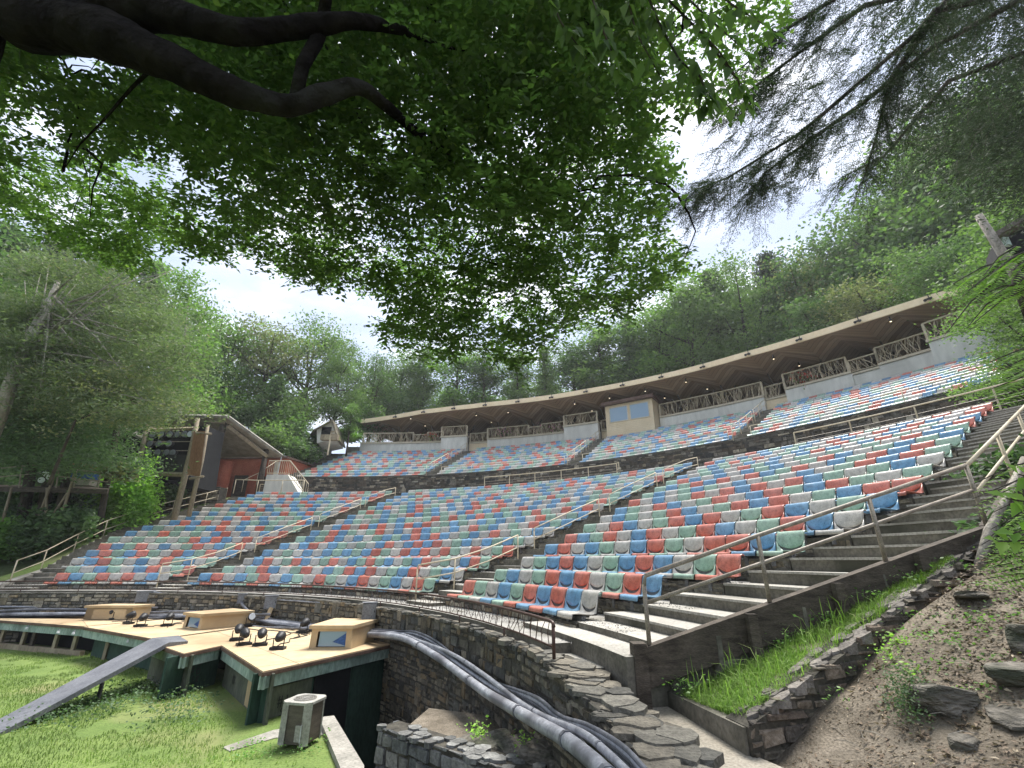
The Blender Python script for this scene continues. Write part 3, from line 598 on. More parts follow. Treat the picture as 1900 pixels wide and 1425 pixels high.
for k in range(17):
    rows.append(('L', k, RL[k], TZ[k], TL[k], TM[k]-degrees(1.26/RL[k]))); rows.append(('M', k, RL[k], TZ[k], TM[k], 48.2)); rows.append(('R', k, RL[k], TZ[k], TR[k], TE[k]))
for j in range(11):
    for nm, a, b in (('U1', UL[j], UA[j][0]), ('U2', UA[j][1], UB[j][0]), ('U3', UB[j][1], UC[j][0]), ('U4', UC[j][1], UE[j])): rows.append((nm, j, UR[j], UT[j], a, b))
rc = random.Random(21); allseats = []
for blk, k, R, T, a, b in rows:
    n = int(round(radians(b-a)*R/.53)); kn = KNOWN.get((blk, k), ''); n = len(kn) or n; prev = ''; w = (b-a)/n
    for i in range(n):
        if i < len(kn): c = CODE[kn[i]]
        else:
            c = rc.choice(['red', 'blue', 'green', 'grey', 'green', 'grey', 'blue'])
            while c == prev: c = rc.choice(['red', 'blue', 'green', 'grey'])
        prev = c; th = a+w*(i+.5); p = pol(th, R-.2, T+.2); X, Y, d = project(p)
        p2 = pol(th+w*.48, R, T+.2); p1 = pol(th-w*.48, R, T+.2); wpx = abs(project(p2)[0]-project(p1)[0]); hpx = 860/d*.4
        vis = -20 < X < 1920 and -20 < Y < 1445 and not (X > 1870 and Y > 600)
        allseats.append((wpx*hpx if vis else 0, blk, k, i, n, R, T, th, radians(w)*R/.53, c))
allseats.sort(key=lambda s: -s[0]); near, far = allseats[:300], allseats[300:]
ORD = ['first', 'second', 'third', 'fourth', 'fifth', 'sixth', 'seventh', 'eighth', 'ninth', 'tenth', 'eleventh', 'twelfth', 'thirteenth', 'fourteenth', 'fifteenth', 'sixteenth', 'seventeenth', 'eighteenth', 'nineteenth', 'twentieth']
def ordi(i): return ORD[i] if i < 20 else 'number %d' % (i+1)
BN = {'L': 'left lower seating block', 'M': 'middle lower seating block', 'R': 'right lower seating block', 'U1': 'first upper block', 'U2': 'second upper block', 'U3': 'third upper block', 'U4': 'last upper block'}
for _, blk, k, i, n, R, T, th, sc, c in near:
    o = empty('stadium_seat', pol(th, R, T), -radians(th), group='coloured seats in the lower seating tier')
    fromr = (n-1-i) < i
    rowt = 'front row' if k == 0 else ordi(k)+' row up'
    tag(o, '%s plastic seat, %s from the %s end, %s, %s' % (c, ordi(n-1-i if fromr else i), 'right' if fromr else 'left', rowt, BN[blk]), 'seat')
    o.scale = (sc, 1, 1)
    ra, rb = random.uniform(-.012, .012), random.uniform(-.012, .012); o.rotation_euler.x += ra; o.rotation_euler.z += rb
    for nm, me in (('backrest', SEAT[c][0]), ('seat_pan', SEAT[c][1]), ('bracket', bracket_me)): make_obj(nm, me, o)
# every further seat: one object, one material per colour
fm = MB(); pt, tU, Lp = seat_parts(5, 3, 3); us = [-1, -.75, 0, .75, 1]; ci = {'red': 0, 'blue': 1, 'green': 2, 'grey': 3}
tp = [0, Lp[2], Lp[4], Lp[6]]; tb = [Lp[7], Lp[9], Lp[10], Lp[11], Lp[12], 1]
for _, blk, k, i, n, R, T, th, sc, c in far:
    t = radians(th); ct, st_ = cos(t), sin(t); bx, by, _z = pol(th, R)
    jz = random.uniform(-.006, .006); jr = random.uniform(-.02, .02)
    for ts in (tp, tb):
        vs = []
        for q_, tt in enumerate(ts):
            for u in us:
                tv = tU(0)+(tU(u)-tU(0))*.4; t2 = tv-.008 if (ts is tp and q_ == 3) else (tv+.022 if (ts is tb and q_ == 0) else tt)
                x, y, z = pt(u, t2); x *= sc; y += jr*z; vs.append((bx+x*ct+y*st_, by-x*st_+y*ct, T+z+jz))
        fm.add(vs, [(a*5+b_, a*5+b_+1, (a+1)*5+b_+1, (a+1)*5+b_) for a in range(len(ts)-1) for b_ in range(4)], ci[c])
tag(fm.build('seats', [M['red'], M['blue'], M['green'], M['grey']], smooth=True), 'red, blue, green and grey seats filling the further rows of both tiers', 'seats', kind='stuff')
sm = MB()    # continuous mounting beams under the further rows
for blk, k, R, T, a, b in rows: sm.arc(R-.34, R-.28, T+.0, T+.06, a+.1, b-.1, 0, 0, 3)
tag(sm.build('seat_beams', M['bracket']), 'steel mounting beams running under the rows of seats', 'beams', kind='stuff')
# ================================================================== railings
def rail(name, label, line, mat, height=.9, mid=.45, r=.022, post_at=None, drop=None, group=None, curl=True, cat='handrail', endpost=True, hooks=0.0):
    """line: base points following the ground; rails run parallel above it. posts at the listed indices"""
    root = empty(name, tuple(line[0]), label=label, cat=cat, group=group); org = tuple(line[0])
    L = [np.array(p, float) for p in line]; up = np.array([0, 0, 1.])
    top = MB(org); pts = [p+up*height for p in L]
    if hooks: pts = [L[0]+up*(height-.12)]+[pts[0]+(pts[1]-pts[0])*.02-up*.02]+pts[1:]
    top.tube(pts, r, 8); top.build('top_rail', mat, root, True)
    if mid: q = MB(org); q.tube([p+up*mid for p in L], r*.85, 8); q.build('middle_rail', mat, root, True)
    for i in (post_at if post_at is not None else range(len(L))):
        q = MB(org); d = drop if drop is not None else 0; q.tube([L[i]-up*d, L[i]+up*(height if not (i == 0 and hooks) else height-.1)], r, 8); q.build('post', mat, root, True)
    return root
# near stair: stringer beams, rail on them
def stringer(a, b, label):
    m = MB(); (x0, y0, z0), (x1, y1, z1) = a, b; L = hypot(x1-x0, y1-y0); n = (-(y1-y0)/L*.07, (x1-x0)/L*.07)
    m.hexa([(x0-n[0], y0-n[1], z0-.36), (x1-n[0], y1-n[1], z1-.36), (x1+n[0], y1+n[1], z1-.36), (x0+n[0], y0+n[1], z0-.36)], [(x0-n[0], y0-n[1], z0), (x1-n[0], y1-n[1], z1), (x1+n[0], y1+n[1], z1), (x0+n[0], y0+n[1], z0)])
    r = empty('stair_stringer', a, label=label, cat='stair beam'); m.org = a; m.build('beam', M['timber'], r)
    for f in ((.28, .52, .76) if x1 < 6 else (.2, .5, .8)):
        q = MB(a); x, y, z = lerp(x0, x1, f), lerp(y0, y1, f), lerp(z0, z1, f); q.box((x+n[0]*-1.8, y-n[1]*1.8-.02, z-.32), (.1, .08, .62)); q.build('bracket', M['timber'], r)
    return r
S0, S1 = (1.36, 5.55, -.86), (5.45, 5.55, .38)
S2 = (5.45+FD[0]*13.5, 5.55+FD[1]*13.5, .38+.325*13.5)
stringer(S0, S1, 'heavy dark stair beam on the camera side of the near stairs')
stringer(S1, S2, 'upper dark stair beam climbing behind the green fronds')
q = MB((1.3, 5.5, -1.5)); q.box((1.33, 5.55, -1.15), (.14, .18, .68)); tag(q.build('newel_post', M['timber']), 'short dark timber newel at the foot of the near stair beam', 'post')
fz = lambda x: lerp(S0[2], S1[2], (x-S0[0])/(S1[0]-S0[0]))
rail('handrail', 'weathered grey-brown pipe handrail on the near stair beam, closest to the camera', [(x, 5.55, fz(x)) for x in (1.45, 2.8, 4.18, 5.45)], M['greyrail'], .69, .40, .024, post_at=[0, 1, 2, 3], hooks=1)
rail('handrail', 'cream pipe handrail climbing steeply behind the fronds at the right edge', [tuple(lerp(S1[i], S2[i], f) for i in range(3)) for f in (0, .16, .32, .48, .64, .8, 1)], M['cream'], .68, .36, .024, post_at=[1, 2, 3, 4, 5, 6], drop=.25)
off = np.array([.553, -.833, 0])*1.0
rail('handrail', 'outer cream handrail beside the steep flight, half hidden by leaves at right', [tuple(np.array([lerp(S1[i], S2[i], f) for i in range(3)])+off+np.array([0, 0, .05])) for f in (.12, .3, .48, .66, .84, 1)], M['cream'], .75, .38, .022, drop=.5)
# aisle rails
names = ['bottom', 'second', 'third', 'top']
for sides, aisle, thf in ((0, 'left aisle', lambda k: TM[k]-degrees(1.26/RL[k])+.5), (1, 'right aisle', lambda k: 48.2+.55)):
    for g, (a, b) in enumerate([(-.55, 3.15), (3.9, 7.5), (8.2, 11.9), (12.5, 16.1)]):
        pts = []
        for f in np.linspace(a, b, 4):
            R = R1+DR*f-.2; kk = int(min(16, max(0, round(f)))); th = thf(kk); pts.append(pol(th, R, float(np.interp(R, [17.4]+[r-.45 for r in RL], [G]+[G+.1]+TZ[:-1][:16]))+.05))
        rail('handrail', 'cream pipe handrail, %s section of the %s in the lower tier' % (names[g], aisle), pts, M['cream'], .86, .5, .02, post_at=[0, 3] if g else [0, 1, 3], group='aisle handrails', hooks=1)
for nm, A in (('first', UA), ('second', UB), ('third', UC)):
    for g, (a, b) in enumerate([(-.6, 4.4), (5.2, 9.6)]):
        pts = [pol(A[int(min(10, max(0, f)))][0]+.35, 38+.9*f, 6.5+.392*f+.2) for f in np.linspace(a, b, 4)]
        rail('handrail', 'cream handrail, %s half of the %s upper-tier aisle' % (('lower', 'upper')[g], nm), pts, M['cream'], .85, .45, .022, post_at=[0, 1, 2, 3], group='upper aisle handrails')
# far left stair rail
lp = []
for x, y in [(-18.95, 19.0), (-19.55, 20.7), (-20.3, 22.8), (-20.9, 24.9), (-21.0, 27.2), (-20.8, 29.3), (-20.45, 31.7), (-20.2, 33.4)]:
    R, th = polar(x, y); lp.append((x, y, tread_z(R)+.0))
rail('handrail', 'long cream two-bar handrail along the grassy edge of the far left stairs', lp, M['cream'], .95, .5, .022)
# far left kerb
m = MB(); pts = [(x, y, tread_z(polar(x, y)[0])) for x, y in KL]
for a, b in zip(pts[:-1], pts[1:]): m.hexa([(a[0]-.16, a[1], a[2]-.6), (a[0]+.1, a[1], a[2]-.6), (b[0]+.1, b[1], b[2]-.6), (b[0]-.16, b[1], b[2]-.6)], [(a[0]-.16, a[1], a[2]+.16), (a[0]+.1, a[1], a[2]+.14), (b[0]+.1, b[1], b[2]+.14), (b[0]-.16, b[1], b[2]+.16)])
tag(m.build('stair_kerb', M['tread']), 'pale concrete kerb edging the far left stairs against the grass', 'kerb')
m = MB(); vs = []
for i, (x, y, z) in enumerate(pts):
    for j in range(7): d = j*.75; vs.append((x-.14-d*.95, y+.1*d, z+.13+.06*sin(j*1.7+i)-(.0 if j < 2 else .28*(j-1))))
m.add(vs, [(i*7+j, (i+1)*7+j, (i+1)*7+j+1, i*7+j+1) for i in range(len(pts)-1) for j in range(6)])
m.add([(-18.9, 18.2, -1.0), (-23, 18.6, -1.4), (-21, 15.5, -1.5), (-18.6, 17.5, -1.15)], [(0, 1, 2, 3)])
tag(m.build('grass_bank', M['lawn'], smooth=True), kind='structure')
# low brown rail on the retaining wall
thr = list(np.arange(-20, 73.3, 3.1)); root = empty('wall_railing', pol(73.2, 16.62, -1.05), label='low brown metal railing with crossed wire infill on top of the retaining wall', cat='railing'); org = tuple(root.location)
tops = [pol(t, 16.62, -.69) for t in np.arange(-20, 73.3, 1.5)]+[pol(73.2, 16.62, -.70)]
q = MB(org); q.tube(tops+[pol(73.35, 16.62, -.74)], .021, 8); q.build('top_rail', M['brownrail'], root, True)
q = MB(org); q.tube([pol(t, 16.62, -.96) for t in np.arange(-20, 73.4, 1.5)], .013, 6); q.build('bottom_rail', M['brownrail'], root, True)
for t in (73.25, 67, 60.3, 53.6, 46.8, 40, 33.3, 26.6, 19.9, 13.2, 6.5, -.2, -6.9, -13.6):
    q = MB(org); hi = -.70 if t > 73 else -.96; q.tube([pol(t, 16.62, -1.12), pol(t, 16.62, hi)], .021 if t > 73 else .014, 8); q.build('post', M['brownrail'], root, True)
q = MB(org); rr = random.Random(4); t = -20
while t < 72.6:
    a = rr.uniform(-.8, .8); b = rr.uniform(-.8, .8); bow = rr.uniform(-.5, .5)
    q.tube([pol(t+a*.6, 16.62, -.96), pol(t+bow*.6, 16.62, -.83), pol(t+b*.6, 16.62, -.695)], .0055, 4); t += .42
q.build('wire_infill', M['brownrail'], root); root['label'] = root['label']
# rails of the cross aisle
def cable_rail(t0, t1, R, zb, h, label, n):
    root = empty('cable_railing', pol(t0, R, zb), label=label, cat='railing', group='cross aisle railings'); org = tuple(root.location)
    ths = list(np.linspace(t0, t1, n*3+1)); q = MB(org); q.tube([pol(t, R, zb+h) for t in ths]+[pol(t1+.5, R-.3, zb+h), pol(t1+.5, R-.3, zb+h-.4), pol(t1, R, zb+h-.4)], .03, 6); q.build('top_rail', M['cream'], root)
    q = MB(org)
    for z in np.arange(.2, h-.15, .17): q.tube([pol(t, R, zb+z) for t in ths], .011, 4)
    q.build('cables', M['greyrail'], root)
    for i in range(n+1): t = lerp(t0, t1, i/n); q = MB(org); q.tube([pol(t, R, zb), pol(t, R, zb+h)], .03, 6); q.build('post', M['cream'], root)
cable_rail(22.9, 39.1, 34.6, TZ[16]+.1, 1.2, 'cream cable railing in the middle of the cross aisle', 5)
cable_rail(55.6, 71, 34.6, TZ[16]+.1, 1.2, 'cream cable railing at the right end of the cross aisle', 4)
cable_rail(-6.2, -2.2, 34.4, TZ[16]+.1, 1.05, 'short cream cable railing at the left end of the cross aisle', 2)
gr = []
for a, b, l in ((14.9, 30.8, 'first'), (33, 48.3, 'second'), (50.3, 72, 'third')):
    pts = [pol(t, 37.62, 6.5) for t in np.linspace(a, b, 9)]
    rail('guard_rail', 'thin cream guard rail on the dark wall, %s stretch in front of the upper seats' % l, pts, M['cream'], .66, 0, .022, post_at=[0, 2, 4, 6, 8], group='guard rails of the upper tier', cat='railing')
# left parapet of the upper tier
m = MB(); a0, a1 = UL[0]-2.5, UL[10]-2.9
p0, p1 = pol(a0, 37.7), pol(a1, 47.8); q0, q1 = pol(a0-.5, 37.7), pol(a1-.5, 47.8)
m.hexa([(*p0[:2], 5), (*p1[:2], 9.5), (*q1[:2], 9.5), (*q0[:2], 5)], [(*p0[:2], 7.75), (*p1[:2], 12.0), (*q1[:2], 12.0), (*q0[:2], 7.75)])
m.org = (p0[0], p0[1], 6.5); tag(m.build('parapet', M['wallconc']), 'sloping pale concrete parapet at the left end of the upper tier', 'parapet')
rail('handrail', 'cream handrail dropping left from the upper tier parapet', [pol(a0-.2, 37.6, 7.0), pol(a0-1.2, 35.8, 5.6), pol(a0-2.2, 34.9, 4.9)], M['cream'], .9, 0, .025)

# ================================================================== concrete back wall in bays
SEG = [(-1.3, 9.6, 48, 12.0, 0), (9.6, 13.04, 47.3, 12.35, 1), (13.04, 15.5, 48.2, 11.75, 2), (15.5, 25.7, 48, 12.0, 0), (25.7, 29.9, 47.3, 12.38, 1), (29.9, 31.2, 48.2, 11.7, 2),
       (36.7, 47.0, 47.9, 12.05, 0), (47.0, 48.9, 48.2, 11.8, 2), (48.9, 54.1, 47.9, 12.2, 0), (54.1, 56.0, 48.0, 12.05, 0), (56.0, 59.5, 47.9, 12.2, 0), (59.5, 63.4, 47.3, 12.55, 1), (63.4, 72, 48.6, 12.1, 2)]
names = ['leftmost stretch', 'first projecting bay', 'first recess', 'long second stretch', 'second projecting bay', 'recess left of the booth', 'stretch right of the booth', 'recess in the middle right', 'third stretch from the right', 'narrow stretch', 'stretch before the last bay', 'last projecting bay', 'shaded end beyond the last bay']
org0 = pol(30, 48, 10)
for i, (a, b, R, zt, kd) in enumerate(SEG):
    r = empty('back_wall', pol(a, R, 10), label='pale concrete back wall above the upper seats, '+names[i], cat='concrete wall', group='bays of the back wall'); org = tuple(r.location)
    m = MB(org); m.arc(R, R+.5, 8.5, zt-.14, a, b-.01, 0, 0, 1.2); m.build('wall_panel', M['wallconc'] if kd != 2 else M['booth'], r)
    m = MB(org); m.arc(R-.09, R+.58, zt-.14, zt, a-(.0 if kd != 1 else .1), b-.01+(.1 if kd == 1 else 0), 0, 0, 1.2); m.build('coping', M['coping'], r)
rs = random.Random(17)
def branch_panel(a, b, R, zb, h, label):
    r = empty('branch_railing', pol(a, R, zb), label=label, cat='railing', group='rustic branch railings'); org = tuple(r.location)
    ths = list(np.linspace(a, b, max(2, int((b-a)/1.2)+1)))
    q = MB(org); q.tube([pol(t, R, zb+h) for t in ths], .055, 6); q.tube([pol(t, R, zb+.06) for t in ths], .03, 5); q.build('frame_rail', M['cream'], r)
    for t in (a, b): q = MB(org); q.box(pol(t, R, zb+h/2), (.13, .13, h), -radians(t)); q.build('post', M['cream'], r)
    q = MB(org); L = radians(b-a)*R; n = int(L*15)
    for i in range(n):
        s = rs.uniform(0, L); dx = rs.uniform(-.45, .45); za, zc = zb+.04, zb+h
        if rs.random() < .3: za = zb+rs.uniform(.1, .5)
        if rs.random() < .25: zc = zb+h*rs.uniform(.6, .95); dx *= 1.8
        s2 = min(L, max(0, s+dx)); sm_ = (s+s2)/2+rs.uniform(-.08, .08); rad = rs.uniform(.010, .024)
        f = lambda s_, z_: pol(a+degrees(s_/R), R+rs.uniform(-.04, .04), z_)
        q.tube([f(s, za), f(sm_, (za+zc)/2), f(s2, zc)], [rad, rad*.9, rad*.7], 4, cap=False)
    q.build('branch_infill', M['twig'], r)
PAN = [(-1.0, 5.6, 48, 12.0, 1.05), (5.6, 7.5, 48, 12.0, .82), (7.5, 9.6, 48, 12.0, 1.05), (9.6, 13.0, 47.4, 12.35, 1.05), (13.1, 15.5, 48.3, 11.8, .95), (15.5, 20.9, 48, 12.0, 1.1), (20.9, 22.6, 48, 12.0, .85), (22.6, 25.7, 48, 12.0, 1.05), (25.7, 29.8, 47.4, 12.38, 1.05), (29.9, 31.2, 48.3, 11.75, .95),
       (36.8, 47.0, 48, 12.05, 1.15), (47.1, 48.8, 48.3, 11.85, .95), (48.9, 53.9, 48, 12.2, 1.15), (54.0, 56.0, 48, 12.1, .9), (56.0, 59.4, 48, 12.2, 1.15), (59.5, 63.3, 47.4, 12.55, 1.15), (63.4, 69, 48.7, 12.1, .95)]
PL = ['leftmost panel', 'short low panel, second from the left', 'panel with red flowers', 'panel on the first projecting bay', 'panel over the first recess', 'long panel with pink flowers', 'short low panel left of the second pink flowers', 'panel with the second pink flowers', 'panel on the second projecting bay', 'small panel left of the booth',
      'long panel right of the booth', 'panel over the middle recess', 'long panel fronting the orange flowers', 'low panel third from the last bay', 'panel just before the last bay', 'panel on the last bay, behind leaves', 'shaded panel beyond the last bay']
for p, l in zip(PAN, PL): branch_panel(*p, 'rustic branch railing, '+l)
def flowers(th, R, z, mat, label, n=60, s=.5):
    P = np.array(pol(th, R-.12, z))+RNG.normal(size=(n, 3))*np.array([s, .12, s*.45]); V, F = cards(P, .16); V2, F2 = cards(P+RNG.normal(size=(n, 3))*.1-np.array([0, 0, .12]), .15)
    r = empty('flower_basket', pol(th, R, z), label=label, cat='flowers', group='flower baskets on the railing'); org = np.array(r.location)
    make_obj('blossoms', np_mesh('blossoms', V-org, F, M[mat]), r); make_obj('leaves', np_mesh('leaves', V2-org, F2, M['bush']), r)
flowers(1.9, 48, 12.35, 'pinkflower', 'small pink flowers on the leftmost branch railing', 25, .3); flowers(8.0, 48, 12.75, 'redflower', 'bright red flowers hanging on the railing near the left roof end')
flowers(17.9, 48, 12.55, 'pinkflower', 'pale pink flowers on the long left railing panel'); flowers(24.2, 48, 12.6, 'pinkflower', 'pale pink flowers just left of the second projecting bay', 60, .6); flowers(50.6, 48, 12.7, 'redflower', 'orange-red flowers on the railing right of the booth', 80, .6)
# terrace floor behind the wall and dark rear wall
m = MB(); m.arc(48.3, 58.5, 10.5, 11.6, -3, 70, 0, 0, 2); tag(m.build('gallery_floor', M['concrete']), kind='structure')
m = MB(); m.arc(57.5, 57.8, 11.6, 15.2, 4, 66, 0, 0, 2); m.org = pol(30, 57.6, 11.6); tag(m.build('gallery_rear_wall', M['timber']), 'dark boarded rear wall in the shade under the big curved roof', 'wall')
# ticket booth
r = empty('control_booth', pol(34, 47.2, 11), label='tan boarded control booth with two blue-grey windows under the curved roof', cat='booth'); org = tuple(r.location)
def bp(t, R, z): return pol(t, R, z)
a, b, Rf, Rb = 31.15, 36.6, 46.7, 49.6; zb, zt = 10.2, 13.5
c4 = lambda z: [pol(a, Rf, z), pol(b, Rf, z), pol(b, Rb, z), pol(a, Rb, z)]
m = MB(org); P0, P1 = np.array(pol(a, Rf, 0)), np.array(pol(b, Rf, 0)); ux = (P1-P0)/np.linalg.norm(P1-P0); nn = np.array([ux[1], -ux[0], 0]); W_ = np.linalg.norm(P1-P0)
zc = zb
while zc < zt:       # lapped boards
    z2 = min(zc+.16, zt)
    for A, B, n_ in ((P0, P1, nn), (P1, np.array(pol(b, Rb, 0)), None)):
        d = (B-A)/np.linalg.norm(B-A); n2 = n_ if n_ is not None else np.array([d[1], -d[0], 0])
        m.add([A+n2*.03+[0, 0, zc], B+n2*.03+[0, 0, zc], B+n2*.005+[0, 0, z2], A+n2*.005+[0, 0, z2], A+[0, 0, zc], B+[0, 0, zc]], [(0, 1, 2, 3), (4, 5, 1, 0)])
    zc = z2
m.prism([p[:2] for p in c4(0)], zb-1, zt-.01); m.build('wall', M['booth'], r)
for f0, f1 in ((.1, .47), (.54, .91)):
    A, B = P0+ux*W_*f0, P0+ux*W_*f1; z0, z1 = 11.9, 13.2; fo = MB(org)
    for (s0, s1, y0, y1) in ((0, 1, z0-.08, z0), (0, 1, z1, z1+.08)): fo.add([A+nn*.06+[0, 0, y0], B+nn*.06+[0, 0, y0], B+nn*.06+[0, 0, y1], A+nn*.06+[0, 0, y1], A+[0, 0, y0], B+[0, 0, y0], B+[0, 0, y1], A+[0, 0, y1]], [(0, 1, 2, 3), (4, 5, 1, 0), (3, 2, 6, 7)])
    for E_, s_ in ((A, -.08), (B, .08)): fo.add([E_+nn*.06+[0, 0, z0-.08], E_+ux*s_+nn*.06+[0, 0, z0-.08], E_+ux*s_+nn*.06+[0, 0, z1+.08], E_+nn*.06+[0, 0, z1+.08], E_+[0, 0, z0-.08], E_+[0, 0, z1+.08]], [(0, 1, 2, 3), (4, 0, 3, 5)])
    wn = fo.build('window_frame', M['coping'], r); g = MB(org); g.add([A+nn*.037+[0, 0, z0], B+nn*.037+[0, 0, z0], B+nn*.037+[0, 0, z1], A+nn*.037+[0, 0, z1]], [(0, 1, 2, 3)]); g.build('pane', M['glass'], wn)
m = MB(org); e = [P0-ux*.25+nn*.45, P1+ux*.25+nn*.45, np.array(pol(b+.25, Rb+.2, 0)), np.array(pol(a-.25, Rb+.2, 0))]
m.hexa([p+[0, 0, zt-(.0 if i < 2 else .15)] for i, p in enumerate(e)], [p+[0, 0, zt+.28-(.0 if i < 2 else .15)] for i, p in enumerate(e)]); m.build('roof', M['plyedge'], r)

# ================================================================== the big curved roof
RE_ = [(-17.0, 50.6), (-9.7, 47.1), (-6.2, 45.8), (-2.4, 44.5), (1.0, 43.4), (4, 42.2), (7, 40.6), (10, 38.9), (12.8, 37.0), (15.4, 34.9), (17.7, 32.6), (20.3, 30.0), (23.0, 26.8), (25.2, 24.2), (26.7, 22.9)]
pr = np.array([polar(x, y) for x, y in RE_])
def edgeR(t): return float(np.interp(t, pr[:, 1], pr[:, 0]))
ZR = 15.0; bays = [-2.0, 3.2]+[7.6+4.42*i for i in range(13)]; bays = [b_ for b_ in bays if b_ < 62]+[63.1]
roof = empty('curved_roof', pol(30, 50, 15), label='long curved timber roof with pale fascia and boarded underside over the upper gallery', cat='roof'); org = tuple(roof.location)
fa = MB(org); n = 66; ths = np.linspace(bays[0], 63.1, n)
for t0, t1 in zip(ths[:-1], ths[1:]):
    A, B = pol(t0, edgeR(t0)), pol(t1, edgeR(t1)); A2, B2 = pol(t0, edgeR(t0)+.12), pol(t1, edgeR(t1)+.12)
    fa.hexa([(*A[:2], ZR-.45), (*B[:2], ZR-.45), (*B2[:2], ZR-.45), (*A2[:2], ZR-.45)], [(*A[:2], ZR), (*B[:2], ZR), (*B2[:2], ZR), (*A2[:2], ZR)])
fa.build('fascia', M['fascia'], roof)
cov = MB(org); vs = [p for t in ths for p in ((*pol(t, edgeR(t)+.1)[:2], ZR), (*pol(t if t > 2 else 2+t*.3, 58.5)[:2], ZR+1.2))]; cov.add(vs, [(2*i, 2*i+1, 2*i+3, 2*i+2) for i in range(n-1)]); cov.build('covering', M['roofwood'], roof)
so_ = MB(org); rb = 58.3
for t0, t1 in zip(bays[:-1], bays[1:]):
    tm = (t0+t1)/2
    def pt_(t, f, dz):
        R0 = edgeR(t)+.1; tt = t if t > 2 or f == 0 else lerp(t, 2+t*.3, f); return (*pol(tt, lerp(R0, rb, f))[:2], ZR-.44-dz)
    K = 5
    for s0, s1, sgn in ((t0, tm, 1), (tm, t1, -1)):
        for i in range(K):
            f0, f1 = i/K, (i+1)/K
            dz = lambda t, f: (abs(t-tm)/(tm-t0))*.75*min(1, f*3.0)-(0 if f == 0 else .02)-.25*f
            q = [pt_(s0, f0, dz(s0, f0)), pt_(s1, f0, dz(s1, f0)), pt_(s1, f1, dz(s1, f1)), pt_(s0, f1, dz(s0, f1))]
            uvs = [((t-tm)*sgn*.78*.62, sgn*0+f*12*.62) for t, f in ((s0, f0), (s1, f0), (s1, f1), (s0, f1))]
            if sgn < 0: uvs = [(u_, v_) for u_, v_ in uvs]
            so_.add(q, [(0, 1, 2, 3)], 0, [uvs])
so_.build('soffit', M['soffit'], roof)
for i, t in enumerate(bays[1:-1]):
    base = np.array(pol(t, 50.2, 11.6)); p = empty('roof_column', tuple(base), label='dark branching timber column under the curved roof, %s from its left end' % ordi(i), cat='column', group='columns of the curved roof'); org = tuple(base)
    q = MB(org); q.tube([base, base+[0, 0, 1.9]], [.24, .2], 10); q.build('shaft', M['timber'], p, True)
    tn = np.array([cos(radians(t)), -sin(radians(t)), 0]); on = np.array([sin(radians(t)), cos(radians(t)), 0])
    for d in (tn*.95-on*.5, -tn*.95-on*.5, tn*.45+on*.9, -tn*.45+on*.9, -on*1.3): q = MB(org); q.tube([base+[0, 0, 1.3], base+d*1.0+[0, 0, 2.45]], [.085, .06], 6); q.build('strut', M['timber'], p, True)
    e0 = np.array(pol(t, edgeR(t)-.02, ZR-.25)); l = empty('floodlight', tuple(e0), label='small dark twin floodlight clamped to the roof fascia, %s from the left' % ordi(i), cat='floodlight', group='floodlights on the roof edge'); org = tuple(e0)
    q = MB(org); q.box(e0, (.3, .1, .1), -radians(t)); q.tube([e0+[0, 0, .05], e0+[0, 0, .45]], .025, 5); q.build('bracket', M['black'], l)
    for s_ in (-.13, .13): q = MB(org); c_ = e0+tn*s_-on*.1; q.tube([c_+on*.1, c_-on*.05-[0, 0, .06], c_-on*.18-[0, 0, .14]], [.035, .075, .09], 8); q.build('lamp_head', M['black'], l)
RB_ = random.Random(2); k_ = 0
for t in (5.6, 10.1, 14.5, 18.8, 27.5, 31.8, 36.0, 40.5, 49, 58):
    for f, R in ((0, 46.6), (1, 49.5)):
        if RB_.random() < .35: continue
        p = np.array(pol(t+f*.9, R, ZR-.62)); l = empty('ceiling_lamp', tuple(p), label='small round lamp under the curved roof, number %d from the left' % (k_+1), cat='lamp', group='lamps under the roof'); k_ += 1
        q = MB(tuple(p)); q.tube([p+[0, 0, .45], p], .035, 6); q.tube([p, p-[0, 0, .16]], [.07, .12], 10); q.build('shade', M['black'], l); q = MB(tuple(p)); q.tube([p-[0, 0, .13], p-[0, 0, .18]], [.08, .05], 8); q.build('bulb', M['bulb'], l)

